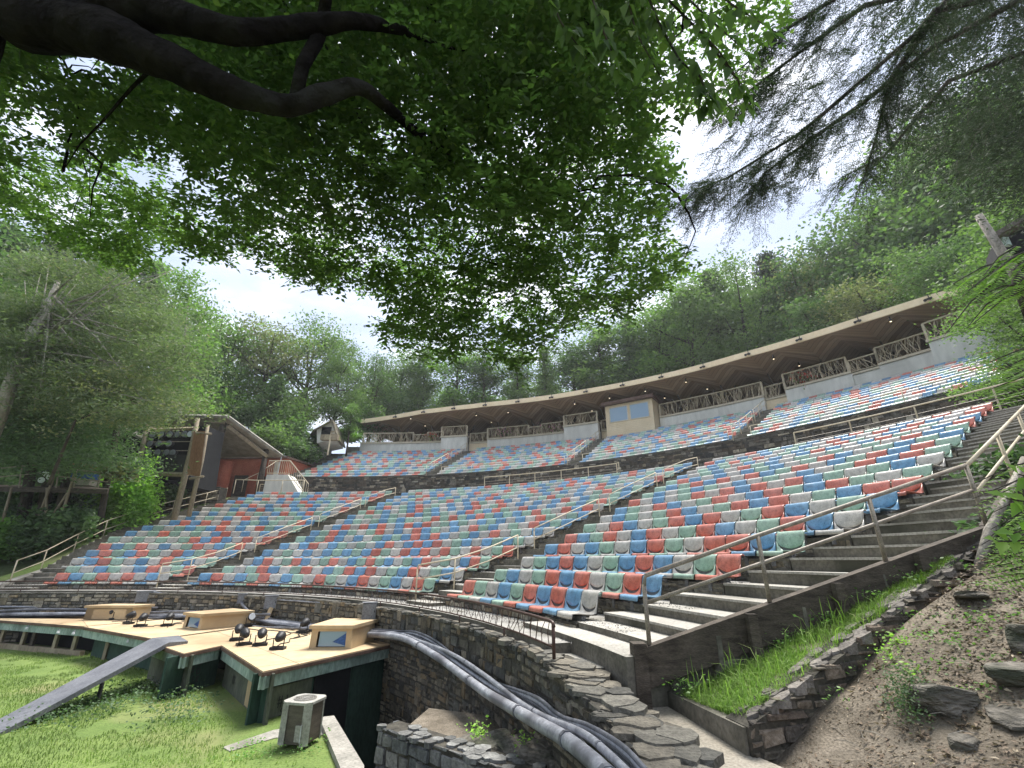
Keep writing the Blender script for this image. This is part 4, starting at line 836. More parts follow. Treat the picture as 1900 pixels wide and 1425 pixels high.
# ================================================================== stage
ZD = -1.8
def dz(x, y, z=ZD): p = at_z(x, y, z); return (p[0], p[1])
stage = empty('stage', (*dz(400, 1190), -2.6), label='zigzag plywood stage deck with green walls below the seating', cat='stage'); so3 = tuple(stage.location)
decks = [[dz(-150, 1140), dz(156, 1162), (-11.6, 17.0), (-13.5, 17.6), (-17, 18.1), (-21.5, 17.4)],
         [dz(156, 1163), dz(289, 1186), (-7.6, 15.6), (-11.4, 16.9)],
         [dz(274, 1190), dz(341, 1213), dz(411, 1198), (-4.6, 13.9), (-7.3, 15.5)],
         [dz(411, 1198), dz(488, 1247), dz(728, 1195), (-3.2, 12.9), (-4.9, 14.1)]]
for i, d in enumerate(decks):
    q = MB(so3); q.prism(d, ZD-.04, ZD+.003*i); zs = ZD+.003*i+.002
    for dirx, diry, sp_s, o0 in ((.72, .69, 1.22, .3), (-.69, .72, 2.44, .9)):       # joints between the plywood sheets
        for kk_ in range(-30, 40):
            off_ = kk_*sp_s+o0; hit = []
            for P_, Q_ in zip(d, d[1:]+d[:1]):
                a_ = -P_[0]*diry+P_[1]*dirx-off_; b_ = -Q_[0]*diry+Q_[1]*dirx-off_
                if (a_ > 0) != (b_ > 0): f = a_/(a_-b_); hit.append((lerp(P_[0], Q_[0], f), lerp(P_[1], Q_[1], f)))
            if len(hit) == 2:
                (x0, y0), (x1, y1) = hit; e_ = .006; q.add([(x0-diry*e_, y0+dirx*e_, zs), (x1-diry*e_, y1+dirx*e_, zs), (x1+diry*e_, y1-dirx*e_, zs), (x0+diry*e_, y0-dirx*e_, zs)], [(0, 1, 2, 3)], 1)
    q.build('deck', [M['ply'], M['plyedge']], stage)
def edge_strip(a, b, inset, z0, z1, th, mat, name, ext=0.0):
    L = hypot(b[0]-a[0], b[1]-a[1]); ux_, uy_ = (b[0]-a[0])/L, (b[1]-a[1])/L; nx_, ny_ = uy_, -ux_
    if nx_*(0-a[0])+ny_*(0-a[1]) < 0: nx_, ny_ = -nx_, -ny_
    a = (a[0]-ux_*ext, a[1]-uy_*ext); b = (b[0]+ux_*ext, b[1]+uy_*ext)
    P_ = [(a[0]-nx_*inset, a[1]-ny_*inset), (b[0]-nx_*inset, b[1]-ny_*inset), (b[0]-nx_*(inset+th), b[1]-ny_*(inset+th)), (a[0]-nx_*(inset+th), a[1]-ny_*(inset+th))]
    q = MB(so3); q.hexa([(*p, z0) for p in P_], [(*p, z1) for p in P_]); return q.build(name, M[mat], stage)
EDG = [(dz(-150, 1140), dz(156, 1162)), (dz(156, 1163), dz(289, 1186)), (dz(274, 1190), dz(341, 1213)), (dz(341, 1213), dz(411, 1198)), (dz(411, 1198), dz(488, 1247)), (dz(488, 1247), dz(728, 1195))]
for i, (a, b) in enumerate(EDG):
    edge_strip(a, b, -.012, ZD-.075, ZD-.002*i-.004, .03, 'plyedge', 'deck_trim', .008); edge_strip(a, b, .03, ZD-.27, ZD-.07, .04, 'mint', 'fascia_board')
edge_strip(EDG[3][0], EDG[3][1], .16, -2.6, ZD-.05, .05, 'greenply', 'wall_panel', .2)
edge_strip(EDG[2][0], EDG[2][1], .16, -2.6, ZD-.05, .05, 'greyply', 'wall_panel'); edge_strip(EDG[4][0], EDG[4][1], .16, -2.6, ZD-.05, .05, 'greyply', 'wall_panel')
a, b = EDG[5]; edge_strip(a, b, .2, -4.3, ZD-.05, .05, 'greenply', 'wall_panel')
m5 = lambda f: (lerp(a[0], b[0], f), lerp(a[1], b[1], f))
edge_strip(m5(.40), m5(.68), .17, -4.2, ZD-.32, .03, 'void', 'door'); edge_strip(m5(.70), m5(.98), .17, -4.2, ZD-.32, .03, 'greenply', 'door'); edge_strip(m5(.12), m5(.38), .17, -2.7, ZD-.32, .03, 'greyply', 'access_panel')  # void strip is a black sheet for the shade of the open doorway
a4, b4 = EDG[4]; e4 = lambda f: (lerp(a4[0], b4[0], f), lerp(a4[1], b4[1], f)); edge_strip(e4(.62), e4(.95), .13, -2.55, ZD-.3, .03, 'ply', 'access_panel')
q = MB(so3); c_ = dz(488, 1247); q.box((c_[0]+.0, c_[1]+.28, -2.25), (.13, .13, .9)); q.build('corner_post', M['greenply'], stage)
# spray painted marks on the panels
def mark(cx, cy, zc, ux_, uy_, strokes, s, nx_, ny_):
    q = MB(so3)
    for st in strokes:
        for (x0, y0), (x1, y1) in zip(st[:-1], st[1:]):
            p0 = np.array([cx+ux_*x0*s+nx_*.004, cy+uy_*x0*s+ny_*.004, zc+y0*s]); p1 = np.array([cx+ux_*x1*s+nx_*.004, cy+uy_*x1*s+ny_*.004, zc+y1*s]); d = unit(p1-p0); n_ = np.array([nx_, ny_, 0]); w_ = np.cross(d, n_)*.011
            q.add([p0-w_, p1-w_, p1+w_, p0+w_], [(0, 1, 2, 3)])
    return q.build('painted_mark', M['black'], stage)
HASH = [[(.1, -.1), (.2, 1.1)], [(.45, -.1), (.55, 1.1)], [(-.05, .35), (.65, .35)], [(0, .7), (.7, .7)]]
SIX = [[(1.6, 1.1), (1.2, .8), (1.0, .3), (1.15, 0), (1.5, 0), (1.65, .25), (1.5, .5), (1.1, .45)]]
SR_ = [[(.95, -.35), (.7, -.25), (.55, -.45), (.8, -.65), (.85, -.9), (.55, -.98), (.4, -.9)], [(1.15, -1.0), (1.25, -.35), (1.55, -.4), (1.5, -.65), (1.22, -.68), (1.6, -1.02)]]
SEV = [[(1.0, 1.0), (1.55, 1.0), (1.2, 0)]]; HO = [[(.3, -.4), (.3, -1)], [(.6, -.4), (.6, -1)], [(.3, -.7), (.6, -.7)], [(.8, -.4), (.8, -1), (1.1, -1), (1.1, -.4), (.8, -.4)]]
def on_edge(ed, f, inset, strokes, s, zc):
    a, b = ed; L = hypot(b[0]-a[0], b[1]-a[1]); ux_, uy_ = (b[0]-a[0])/L, (b[1]-a[1])/L; nx_, ny_ = uy_, -ux_
    if nx_*(-a[0])+ny_*(-a[1]) < 0: nx_, ny_ = -nx_, -ny_
    mark(lerp(a[0], b[0], f)-nx_*inset, lerp(a[1], b[1], f)-ny_*inset, zc, ux_, uy_, strokes, s, nx_, ny_)
on_edge(EDG[3], .42, .155, HASH+SIX+SR_, .17, -2.28); on_edge(EDG[2], .4, .155, HASH+SEV+HO, .15, -2.28); on_edge(EDG[5], .16, .165, HASH+[[(1.2, 0), (1.3, 1.05), (1.15, .9)]]+SR_, .15, -2.45)
on_edge(EDG[4], .25, .155, HASH+[[(1.0, 1.), (1.5, 1.), (1.1, .5), (1.5, .3), (1.0, 0)]], .13, -2.4)
q = MB(so3)     # near-black block put in for the shade below the far decks, and posts
A_, B_ = EDG[0]; q.prism([(A_[0], A_[1]+1.2), (B_[0]-.3, B_[1]+1.0), (-7.3, 13.6), (-6.6, 12.6), (-4.5, 10.1), (-3.5, 11.8), (-3.6, 12.9), (-9, 16.1), (-16, 17.6)], -2.59, ZD-.05); q.build('shade_block', M['void'], stage)
edge_strip(dz(156, 1163), dz(289, 1186), .35, -2.6, ZD-.05, .05, 'greenply', 'wall_panel')
edge_strip(EDG[0][0], EDG[0][1], .1, -2.6, -2.46, .12, 'oldwood', 'sill')
for x in (20, 58, 75, 112, 142, 188):
    p = at_y(x, 1225, 0.0+15.2) if False else None
    f = (x+150)/306.; pp = (lerp(A_[0], B_[0], f), lerp(A_[1], B_[1], f)) if x < 150 else (lerp(B_[0], dz(289, 1186)[0], .3), lerp(B_[1], dz(289, 1186)[1], .3)+.15)
    q = MB(so3); q.box((pp[0], pp[1]+.18, -2.2), (.09, .09, .8)); q.build('post', M['timber'] if x % 2 else M['oldwood'], stage)
for i, (x, y) in enumerate([(506, 1256), (52, 1163), (110, 1170), (138, 1172), (240, 1186), (425, 1207), (443, 1217), (455, 1226), (470, 1237)]):      # small lamps under the fascia
    p = at_z(x, y, ZD-.12 if i else -2.0); p = np.array([p[0]+.02, p[1]-.05, p[2]]); l = empty('edge_lamp', tuple(p), label='tiny white lamp under the stage edge, %s counted from the left' % ordi(i), cat='lamp', group='lamps along the stage edge')
    q = MB(tuple(p)); q.tube([p, p-[0, 0, .06]], [.028, .04], 8); q.build('cover', M['whitepaint'], l); q = MB(tuple(p)); q.box(p+[0, .03, .02], (.03, .05, .03)); q.build('bracket', M['cabinet'], l)
# speaker boxes / vents of tan timber on the deck
def wbox(base4, h, label, lid=.07, front='dark'):
    c = np.mean(base4, axis=0); r = empty('wooden_box', (c[0], c[1], ZD), label=label, cat='box', group='tan wooden covers on the stage deck'); org = tuple(r.location)
    b4 = [np.array([*p, ZD+.012]) for p in base4]; q = MB(org); ins = .97
    tp4 = [np.array([*(c+(np.array(p)-c)*ins), ZD+h]) for p in base4]; t_ = .07
    # side boards; the first side is open with a corner post on each end
    for i in (1, 2, 3): A, B, A2, B2 = b4[i], b4[(i+1) % 4], tp4[i], tp4[(i+1) % 4]; n_ = unit(np.cross(B-A, A2-A)); q.hexa([A, B, B-n_*0+0, A], [A2, B2, B2, A2]) if False else q.add([A, B, B2, A2], [(0, 1, 2, 3)])
    A, B, A2, B2 = b4[0], b4[1], tp4[0], tp4[1]
    for f0, f1, z0, z1 in ((0, .16, 0, 1), (.86, 1, 0, 1), (.16, .86, .86, 1), (.16, .86, 0, .07)):
        q.add([lerp(lerp(A, B, f0), lerp(A2, B2, f0), z0), lerp(lerp(A, B, f1), lerp(A2, B2, f1), z0), lerp(lerp(A, B, f1), lerp(A2, B2, f1), z1), lerp(lerp(A, B, f0), lerp(A2, B2, f0), z1)], [(0, 1, 2, 3)])
    q.build('side_boards', M['ply'], r)
    if front:
        ce = np.array([c[0], c[1], ZD+h*.5]); q = MB(org); q.add([lerp(lerp(A, B, u), lerp(A2, B2, u), v)+(ce-A)*.06 for u, v in ((.16, .07), (.86, .07), (.86, .86), (.16, .86))], [(0, 1, 2, 3)]); q.build('pane', M['glass'] if front == 'glass' else M['cabinet'], r)
        q = MB(org); q.add([lerp(lerp(A, B, u), lerp(A2, B2, u), v)+(ce-A)*.05 for u, v in ((.86, .1), (.86, .8), (.5, .3))], [(0, 1, 2)]); q.build('blue_sheet', M['bluepaint'], r)
    else:
        q = MB(org); q.add([A, B, B2, A2], [(0, 1, 2, 3)]); q.build('front_board', M['ply'], r)
    q = MB(org); lo = [c+(np.array(p)-c)*1.07 for p in base4]; q.prism([tuple(p) for p in lo], ZD+h, ZD+h+lid); q.build('lid', M['ply'], r)
wbox([(-4.41, 11.44), (-3.50, 11.44), (-3.30, 12.55), (-4.35, 12.75)], .40, 'large tan wooden box with a glazed front at the right end of the stage', front='glass')
wbox([(-9.42, 14.85), (-8.62, 14.38), (-7.75, 15.35), (-8.7, 15.95)], .34, 'tan wooden box with a dark opening in the middle of the stage', front='glass')
wbox([(-13.9, 16.75), (-12.35, 16.75), (-12.1, 17.25), (-13.5, 17.4)], .36, 'narrow tan wooden box at the far left of the stage deck', front=None)
# small black stage lights
def stage_light(x, y, rz, label, lens=False, s=1.0):
    p = at_z(x, y, ZD); p[2] = ZD+.012; r = empty('stage_light', tuple(p), rz, label=label, cat='stage light', group='black stage lights standing on the deck')
    q = MB(); q.box((0, 0, .025), (.36*s, .2*s, .05)); q.build('base_plate', M['black'], r)
    q = MB(); q.tube([(-.13*s, 0, .05), (-.135*s, 0, .26*s)], .012, 5); q.tube([(.13*s, 0, .05), (.135*s, 0, .26*s)], .012, 5); q.tube([(-.13*s, 0, .055), (.13*s, 0, .055)], .012, 5); q.build('yoke', M['black'], r)
    q = MB(); q.tube([(0, -.12*s, .30*s), (0, -.05*s, .28*s), (0, .08*s, .25*s), (0, .13*s, .235*s)], [.125*s, .12*s, .085*s, .05*s], 14); h = q.build('lamp_head', M['black'], r, True)
    q = MB(); q.tube([(0, -.122*s, .3005*s), (0, -.13*s, .302*s)], [.105*s, .1*s], 14); q.build('lens', M['lens'] if lens else M['cabinet'], r)
for x, y, rz, l, ln in [(207, 1150, 2.4, 'black stage light in front of the far left tan box', 0), (238, 1158, 2.8, 'black stage light, left one of the close pair near the ramp', 0), (260, 1163, 3.3, 'black stage light, right one of the close pair near the ramp', 0), (310, 1162, 3.4, 'black stage light beside the left side of the middle tan box', 0),
                     (463, 1162, .7, 'stage light with a shiny lens, behind the others near the slanted post', 1), (439, 1189, 3.5, 'black stage light behind the front pair, tilted to the left', 0), (452, 1198, 3.9, 'bluish black stage light on a long base plate, front left', 0), (482, 1199, 3.5, 'tall black stage light third from the large tan box', 0), (515, 1206, 3.2, 'black stage light nearest the front corner of the stage', 0), (562, 1175, 2.9, 'black stage light just left of the large tan box', 0)]:
    stage_light(x, y, rz, l, ln, .84)
q = MB(tuple((*dz(520, 1190), ZD))); rr = random.Random(12)
for a, b in (((462, 1168), (575, 1178)), ((515, 1200), (580, 1172)), ((310, 1165), (345, 1150)), ((260, 1165), (338, 1158)), ((482, 1195), (560, 1172)), ((545, 1185), (600, 1160)), ((207, 1155), (300, 1150))):
    A, B = np.array([*dz(*a), ZD+.02]), np.array([*dz(*b), ZD+.02]); q.tube([lerp(A, B, f)+np.array([rr.uniform(-.12, .12), rr.uniform(-.12, .12), 0])*(0 < f < 1) for f in np.linspace(0, 1, 9)], .011, 5)
tag(q.build('power_cables', M['cable']), 'thin black power cables trailing between the stage lights on the deck', 'cables')
# ramp board
r_ = empty('ramp', (*dz(330, 1190), ZD), label='long grey ramp board sloping from the stage down to the lawn', cat='ramp'); o_ = tuple(r_.location)
t0, t1 = np.array([*dz(272, 1192), ZD+.09]), np.array([*dz(306, 1207), ZD+.09]); u0, u1 = np.array([*dz(330, 1184), ZD+.06]), np.array([*dz(348, 1195), ZD+.06])
t0 = np.array([*dz(282, 1187, ZD+.05), ZD+.09]); t1 = np.array([*dz(312, 1196, ZD+.05), ZD+.09])
g0, g1 = at_z(-20, 1344, -2.58), at_z(-8, 1364, -2.58)
def slab(A, B, C, D, th, name, mat):
    q = MB(o_); dn = np.array([0, 0, -th]); q.hexa([A+dn, B+dn, C+dn, D+dn], [A, B, C, D]); return q.build(name, M[mat], r_)
slab(g0, g1, t1, t0, .09, 'board', 'board'); slab(t0, t1, u1, u0, .08, 'landing_board', 'board')
q = MB(o_); pm = lerp(g1, t1, .52); q.box((pm[0], pm[1]+.08, pm[2]-.22), (.05, .05, .3)); q.build('prop', M['black'], r_)
# air conditioner
ac = empty('air_conditioner', (-3.22, 8.5, -2.56), radians(-12), label='weathered outdoor air conditioner unit standing on the grass by the dark doorway', cat='air conditioner'); ac.scale = (.84, .84, .84); w2 = .29; H = .66
oc = lambda w, c=.09: [(-w+c, -w), (w-c, -w), (w, -w+c), (w, w-c), (w-c, w), (-w+c, w), (-w, w-c), (-w, -w+c)]
q = MB(); q.prism(oc(w2-.02), .03, H-.03); q.build('coil', M['accoil'], ac); q = MB()
for x, y in ((-1, -1), (1, -1), (1, 1), (-1, 1)): q = MB(); q.prism([(x*(w2)-x*.0, y*(w2-.10)), (x*(w2-.10), y*w2), (x*(w2-.12), y*(w2-.015)), (x*(w2-.015), y*(w2-.12))], 0, H-.02); q.build('corner_panel', M['acpaint'], ac)
q = MB(); q.prism(oc(w2+.01), H-.04, H); q.build('top_cover', M['acpaint'], ac)
q = MB(); q.prism([(cos(2*pi*i/24)*.2, sin(2*pi*i/24)*.2) for i in range(24)], H, H+.004); q.build('fan_opening', M['accoil'], ac)
q = MB()
for rr_ in (.06, .1, .14, .18, .2): q.tube([(cos(2*pi*i/24)*rr_, sin(2*pi*i/24)*rr_, H+.012) for i in range(25)], .0035, 4, cap=False)
for i in range(4): q.tube([(cos(pi*i/4)*.2, sin(pi*i/4)*.2, H+.014), (-cos(pi*i/4)*.2, -sin(pi*i/4)*.2, H+.014)], .004, 4)
q.build('fan_grille', M['acpaint'], ac); q = MB()
for i in range(22): q.add([(-.235+.0, -w2-.003, .06+i*.024), (-.14, -w2-.003, .06+i*.024), (-.14, -w2-.012, .073+i*.024), (-.235, -w2-.012, .073+i*.024)], [(0, 1, 2, 3)])
q.prism([(-.245, -w2-.004), (-.13, -w2-.004), (-.13, -w2+.01), (-.245, -w2+.01)], .02, H-.04); q.build('louvre_panel', M['acpaint'], ac)
q = MB(); q.box((.14, -w2-.006, .2), (.13, .02, .24)); q.build('service_panel', M['acpaint'], ac); q = MB(); q.box((.19, -w2-.01, .2), (.012, .02, .26)); q.build('pipe_cover', M['whitepaint'], ac)
# electrical cabinets on the wall
def cabinet(x, y, R, w_, h_, label, ang):
    p = at_R(x, y, R); r = empty('electrical_cabinet', tuple(p), ang, label=label, cat='electrical cabinet', group='grey cabinets on the wall top'); q = MB(); q.box((0, 0, 0), (w_, w_*.62, h_)); q.build('case', M['cabinet'], r)
    q = MB(); q.box((0, -w_*.31-.008, 0), (w_*.9, .014, h_*.9)); dd = q.build('door', M['cabinet'], r); q = MB(); q.box((w_*.36, -w_*.31-.02, 0), (.02, .014, .05)); q.build('latch', M['black'], dd); q = MB(); q.box((0, 0, h_/2+.008), (w_*1.12, w_*.72, .014)); q.build('hood', M['cabinet'], r)
cabinet(269, 1107, 16.55, .48, .34, 'grey electrical cabinet with sloping top behind the far left box', .5); cabinet(449, 1111, 16.5, .26, .28, 'smallest grey electrical cabinet on the curved wall, with a bent pipe', .5)
cabinet(503, 1117, 16.45, .36, .36, 'grey electrical cabinet on a slanted tan post beside the pipes', .4); cabinet(685, 1134, 16.35, .32, .38, 'dark grey electrical cabinet right above the large tan box', .35)
p = at_R(492, 1150, 16.2); q = MB(tuple(p)); p1_ = at_R(503, 1128, 16.4); q.tube([np.array([p[0], p[1], ZD]), p1_], .075, 4); tag(q.build('support_post', M['ply']), 'short slanted tan timber post carrying the middle electrical cabinet', 'post')
# conduits
def pipe(pts, r, mat, label, name='conduit', bands=0, group=None, cat='pipe'):
    P = [np.array(p, float) for p in pts]; Q = []
    for i in range(len(P)-1):        # smooth curve through the points
        p0, p1, p2, p3 = P[max(i-1, 0)], P[i], P[i+1], P[min(i+2, len(P)-1)]
        for f in np.linspace(0, 1, 6)[:-1]: Q.append(.5*((2*p1)+(-p0+p2)*f+(2*p0-5*p1+4*p2-p3)*f*f+(-p0+3*p1-3*p2+p3)*f**3))
    Q.append(P[-1]); o = tuple(P[0]); rt = empty(name, o, label=label, cat=cat, group=group); q = MB(o); q.tube(Q, r, 10); q.build('pipe', M[mat], rt, True)
    for i in range(bands):
        k = int((i+.7)*len(Q)/(bands+.4)); 
        if k+1 < len(Q): q = MB(o); d = unit(Q[k+1]-Q[k]); q.tube([Q[k], Q[k]+d*r*.9], r*1.14, 10); q.build('coupling', M['conduitdark'], rt)
    return rt
def wp(lst, dR=0): return [at_R(x, y, RW-.12-dR) for x, y in lst]
LEFTB = [pol(t, RW-.35, ZD+.09) for t in (-30, -12, 0, 10, 20, 30, 38, 44)]
pipe(LEFTB+[at_R(x, y, R) for x, y, R in [(735, 1181, 16.22), (800, 1212, 16.2), (850, 1247, 16.2), (900, 1284, 16.2), (950, 1314, 16.2), (1000, 1343, 16.2), (1050, 1372, 16.2), (1100, 1412, 16.2), (1130, 1445, 16.2), (1160, 1480, 16.22)]], .062, 'conduit', 'thickest silver grey pipe draped along the retaining wall', bands=9)
seqs = [([(728, 1178), (800, 1201), (850, 1232), (900, 1266), (950, 1296), (1000, 1326), (1040, 1348), (1080, 1380), (1110, 1430), (1125, 1470)], .026, 'conduit', 'slim light grey pipe lying on top of the thickest pipe'),
        ([(728, 1174), (780, 1190), (840, 1214), (900, 1253), (960, 1300), (1010, 1330), (1080, 1360), (1130, 1400), (1180, 1450)], .03, 'conduit', 'light grey pipe between the thickest pipe and the black bundle')]
for l, rd, mt, lb in seqs: pipe([pol(40, RW-.25, ZD+.1)]+[at_R(x, y, 16.3) for x, y in l], rd, mt, lb, bands=4, group='grey pipes on the retaining wall')
top5 = [(728, 1170), (770, 1172), (810, 1190), (860, 1231), (910, 1262), (960, 1280), (1000, 1296), (1040, 1328), (1090, 1345), (1150, 1380), (1195, 1425), (1220, 1460)]
for i in range(5):
    lb = ['topmost', 'second', 'middle', 'fourth', 'lowest'][i]+' cable of the tied dark bundle on the retaining wall'
    base_ = [pol(t, RW-.2-.05*i, ZD+.16-.02*i) for t in (14, 26, 38)]
    pipe(base_+[at_R(x-3*i, y+3.7*i*(1.0 if x < 1000 else 1.5), 16.4) for x, y in top5], .0185 if i not in (1, 4) else .021, 'conduitdark' if i != 1 else 'conduit', lb, bands=2, group='tied cable bundle')
for i, (a, b, R, z) in enumerate([(-30, 24, 16.3, ZD+.13), (-25, 30, 16.2, ZD+.2), (-30, 12, 16.42, ZD+.26), (-20, 36, 16.1, ZD+.05), (6, 40, 15.95, ZD+.05)]):
    pipe([pol(t, R+.12*sin(t*.23+i), z+.05*sin(t*.31+i*2)) for t in np.linspace(a, b, 9)], .03+.008*(i % 2), ['conduitdark', 'conduitdark', 'conduit', 'cable', 'conduitdark'][i], ['dark', 'slightly thinner dark', 'pale', 'black', 'short dark'][i]+' conduit running behind the far part of the stage deck', bands=3, group='conduits behind the deck')
pipe([at_R(445, 1116, 16.5), at_R(455, 1128, 16.35), at_R(470, 1140, 16.2), at_R(500, 1140, 16.1)], .04, 'conduitdark', 'bent grey pipe coming down from the smallest cabinet')
pipe([at_R(285, 1098, 16.55), at_R(330, 1104, 16.55), at_R(470, 1110, 16.55), at_R(620, 1120, 16.55)], .02, 'conduit', 'thin pale pipe along the face of the wall between the cabinets')
pipe([(1.35, 5.95, -1.37), (1.62, 5.72, -1.36)], .028, 'conduit', 'short grey pipe stub lying at the foot of the stairs')
m = MB(); m.hexa([(.86, 6.35, -1.5), (1.5, 6.0, -1.5), (1.9, 6.0, -1.5), (1.2, 7.6, -1.5)], [(.74, 6.3, -1.145), (1.40, 5.78, -1.145), (1.5, 5.9, -1.145), (1.0, 7.4, -1.145)]); tag(m.build('landing_slab', M['tread']), kind='structure')
q = MB((.9, 6.2, -1.3)); q.tube([(.84, 6.22, -1.25), (1.42, 5.76, -1.23)], .05, 4); tag(q.build('timber_edge', M['timber']), 'dark timber edging at the lip of the lowest stair landing', 'timber')
# ================================================================== shelter and terracotta house at the left
def V(*a): return np.array(a, float)
def quadslab(mb, A, B, C, D, th, mi=0):
    n = unit(np.cross(B-A, D-A)); n = n if n[2] > 0 else -n
    mb.hexa([A-n*th, B-n*th, C-n*th, D-n*th], [A, B, C, D], mi)
sh = empty('open_shelter', (-21.3, 33, 4.2), label='open timber shelter with a sloping roof on log posts left of the seating', cat='shelter'); o_ = tuple(sh.location)
A, B, C_, D_ = V(-25.5, 32.4, 9.9), V(-20.75, 32.5, 9.85), V(-19.2, 38.2, 8.2), V(-26, 38.5, 8.2)
q = MB(o_); quadslab(q, A, B, C_, D_, .16); q.build('roof', M['roofwood'], sh)
q = MB(o_); q.tube([B+V(.02, -.02, -.04), C_+V(.05, 0, -.04)], .14, 4); q.tube([A+V(0, -.05, -.02), B+V(0, -.05, -.02)], .13, 4); q.build('barge_board', M['concrete'], sh)
q = MB(o_); q.tube([B+V(-.35, .7, -.45), C_+V(-.5, -1.3, -.35)], .17, 4); q.build('beam', M['oldwood'], sh)
q = MB(o_); q.tube([B+V(-1.5, .3, -.3), B+V(-.4, .4, -.35)], .15, 6); q.build('beam', M['oldwood'], sh)
for (x, y, zb_, zt_, r) in ((-21.35, 33.1, 3.6, 9.55, .27), (-19.9, 37.0, 4.4, 8.4, .24), (-25.2, 35, 3.6, 9.2, .25)): q = MB(o_); q.tube([(x, y, zb_), (x, y, zt_)], [r, r*.82], 12); q.build('log_post', M['timber'], sh, True)
q = MB(o_); q.tube([C_+V(.02, 0, -.1), (-19.35, 38.3, 6.2)], .05, 6); q.build('downpipe', M['whitepaint'], sh)
hs = empty('terracotta_house', (-20, 39.5, 4.5), label='low terracotta building with dark doorways behind the open shelter', cat='building'); o_ = tuple(hs.location)
q = MB(o_); q.prism([(-25.3, 39.3), (-19.1, 39.0), (-18.4, 43), (-25, 43)], 3.8, 8.1); q.build('wall', M['redwall'], hs)
for x0, x1, z0, z1, t_ in ((-23.3, -22.1, 4.5, 6.7, 'door'), (-20.9, -20.2, 4.5, 6.6, 'door')):
    yy = 39.3-(x0+25.3)*.048; q = MB(o_); q.box(((x0+x1)/2, yy-.02, (z0+z1)/2), (x1-x0, .08, z1-z0)); d_ = q.build(t_, M['timber'], hs); q = MB(o_)
    for xx in (x0-.05, x1+.05): q.box((xx, yy-.04, (z0+z1)/2), (.1, .1, z1-z0+.2))
    q.build('frame', M['redwall'], d_)
q = MB(o_); q.prism([(-25.5, 39.1), (-18.95, 38.8), (-18.2, 43.2), (-25.2, 43.2)], 8.1, 8.25); q.build('roof', M['plyedge'], hs)
q = MB((-22.6, 36.6, 5)); q.tube([(-22.6, 36.3, 4.2), (-22.5, 36.3, 7.3)], .55, 16); tag(q.build('red_pillar', M['redwall'], smooth=True), 'round terracotta pillar just left of the tall log post', 'pillar')
q = MB((-22, 33.5, 4)); q.prism([(-27, 32.9), (-20.2, 32.6), (-20.0, 33.1), (-27, 33.4)], 2.4, 4.75)
q.build('x', M['mortar']).name = 'wall_backing'; bpy.data.objects['wall_backing']['kind'] = 'structure'
Pq, Lq = lineP((-27, 32.88), (-20.2, 32.58), 0, -1)
wall_core('terrace_wall', lambda c: c.box((-17.6, 36.6, 3.9), (2.2, .3, 1.0), .2), lambda s: (stones(s, Pq, 0, Lq, 2.5, 4.8, .12, .28, .25, .8, PAL, .06, random.Random(31))), 'weathered stone wall under the open shelter at the left', 'stone wall')
cs = empty('concrete_stair_block', (-17, 35.5, 4.3), label='pale concrete stair block with cream railings beside the shelter', cat='stairs'); o_ = tuple(cs.location)
q = MB(o_); q.hexa([(-18.7, 35.3, 4.0), (-15.4, 35.3, 4.0), (-15.4, 36.6, 4.0), (-18.7, 36.6, 4.0)], [(-18.6, 35.3, 6.1), (-17.0, 35.3, 6.1), (-17.0, 36.6, 6.1), (-18.6, 36.6, 6.1)]); q.build('block', M['wallconc'], cs)
q = MB(o_); q.tube([(-18.6, 35.3, 7.15), (-17.0, 35.3, 7.15), (-15.3, 35.2, 5.4)], .04, 6); q.tube([(-18.6, 35.3, 6.2), (-17.0, 35.3, 6.2), (-15.3, 35.2, 4.5)], .03, 6)
for f in np.linspace(0, 1, 12): q.tube([(lerp(-18.6, -17, f), 35.3, 6.2), (lerp(-18.6, -17, f), 35.3, 7.15)], .02, 4)
for f in np.linspace(0.08, 1, 11): q.tube([(lerp(-17, -15.3, f), 35.27, lerp(6.2, 4.5, f)), (lerp(-17, -15.3, f), 35.27, lerp(7.15, 5.4, f))], .02, 4)
q.build('railing', M['cream'], cs)
rail('handrail', 'cream handrail across the top of the left block in front of the terracotta doors', [(-20.2, 34.2, 4.55), (-18.6, 34.3, 4.5), (-16.8, 34.3, 4.5), (-15.2, 34.2, 4.5)], M['cream'], 1.0, 0, .03)
# light rack: framed box of spotlights on timber legs, and its side panel
lr = empty('lighting_tower', (-19.5, 28, 3), label='timber lighting tower with a dark front full of round spotlights', cat='lighting tower'); o_ = tuple(lr.location)
def lz(x, y, Y=28.): return at_y(x, y, Y)
f0, f1, f2, f3 = lz(260, 876), lz(345, 879, 27.6), lz(357, 797, 27.6), lz(277, 799)
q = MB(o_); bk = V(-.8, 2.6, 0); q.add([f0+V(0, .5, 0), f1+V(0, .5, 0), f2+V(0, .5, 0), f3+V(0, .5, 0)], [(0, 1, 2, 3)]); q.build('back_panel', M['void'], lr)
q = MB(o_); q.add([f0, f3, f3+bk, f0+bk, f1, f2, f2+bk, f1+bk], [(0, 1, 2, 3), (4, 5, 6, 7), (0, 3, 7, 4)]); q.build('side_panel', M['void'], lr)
q = MB(o_); mg = lambda u, v, d=0: lerp(lerp(f0, f1, u), lerp(f3, f2, u), v)+V(0, d, 0)
q.tube([mg(-.02, -.02), mg(1.04, -.02)], .14, 4); q.build('sill_beam', M['oldwood'], lr)
q = MB(o_); q.tube([mg(-.05, 1.04, .2), mg(1.06, 1.05, .2)], .12, 4); q.build('head_beam', M['oldwood'], lr)
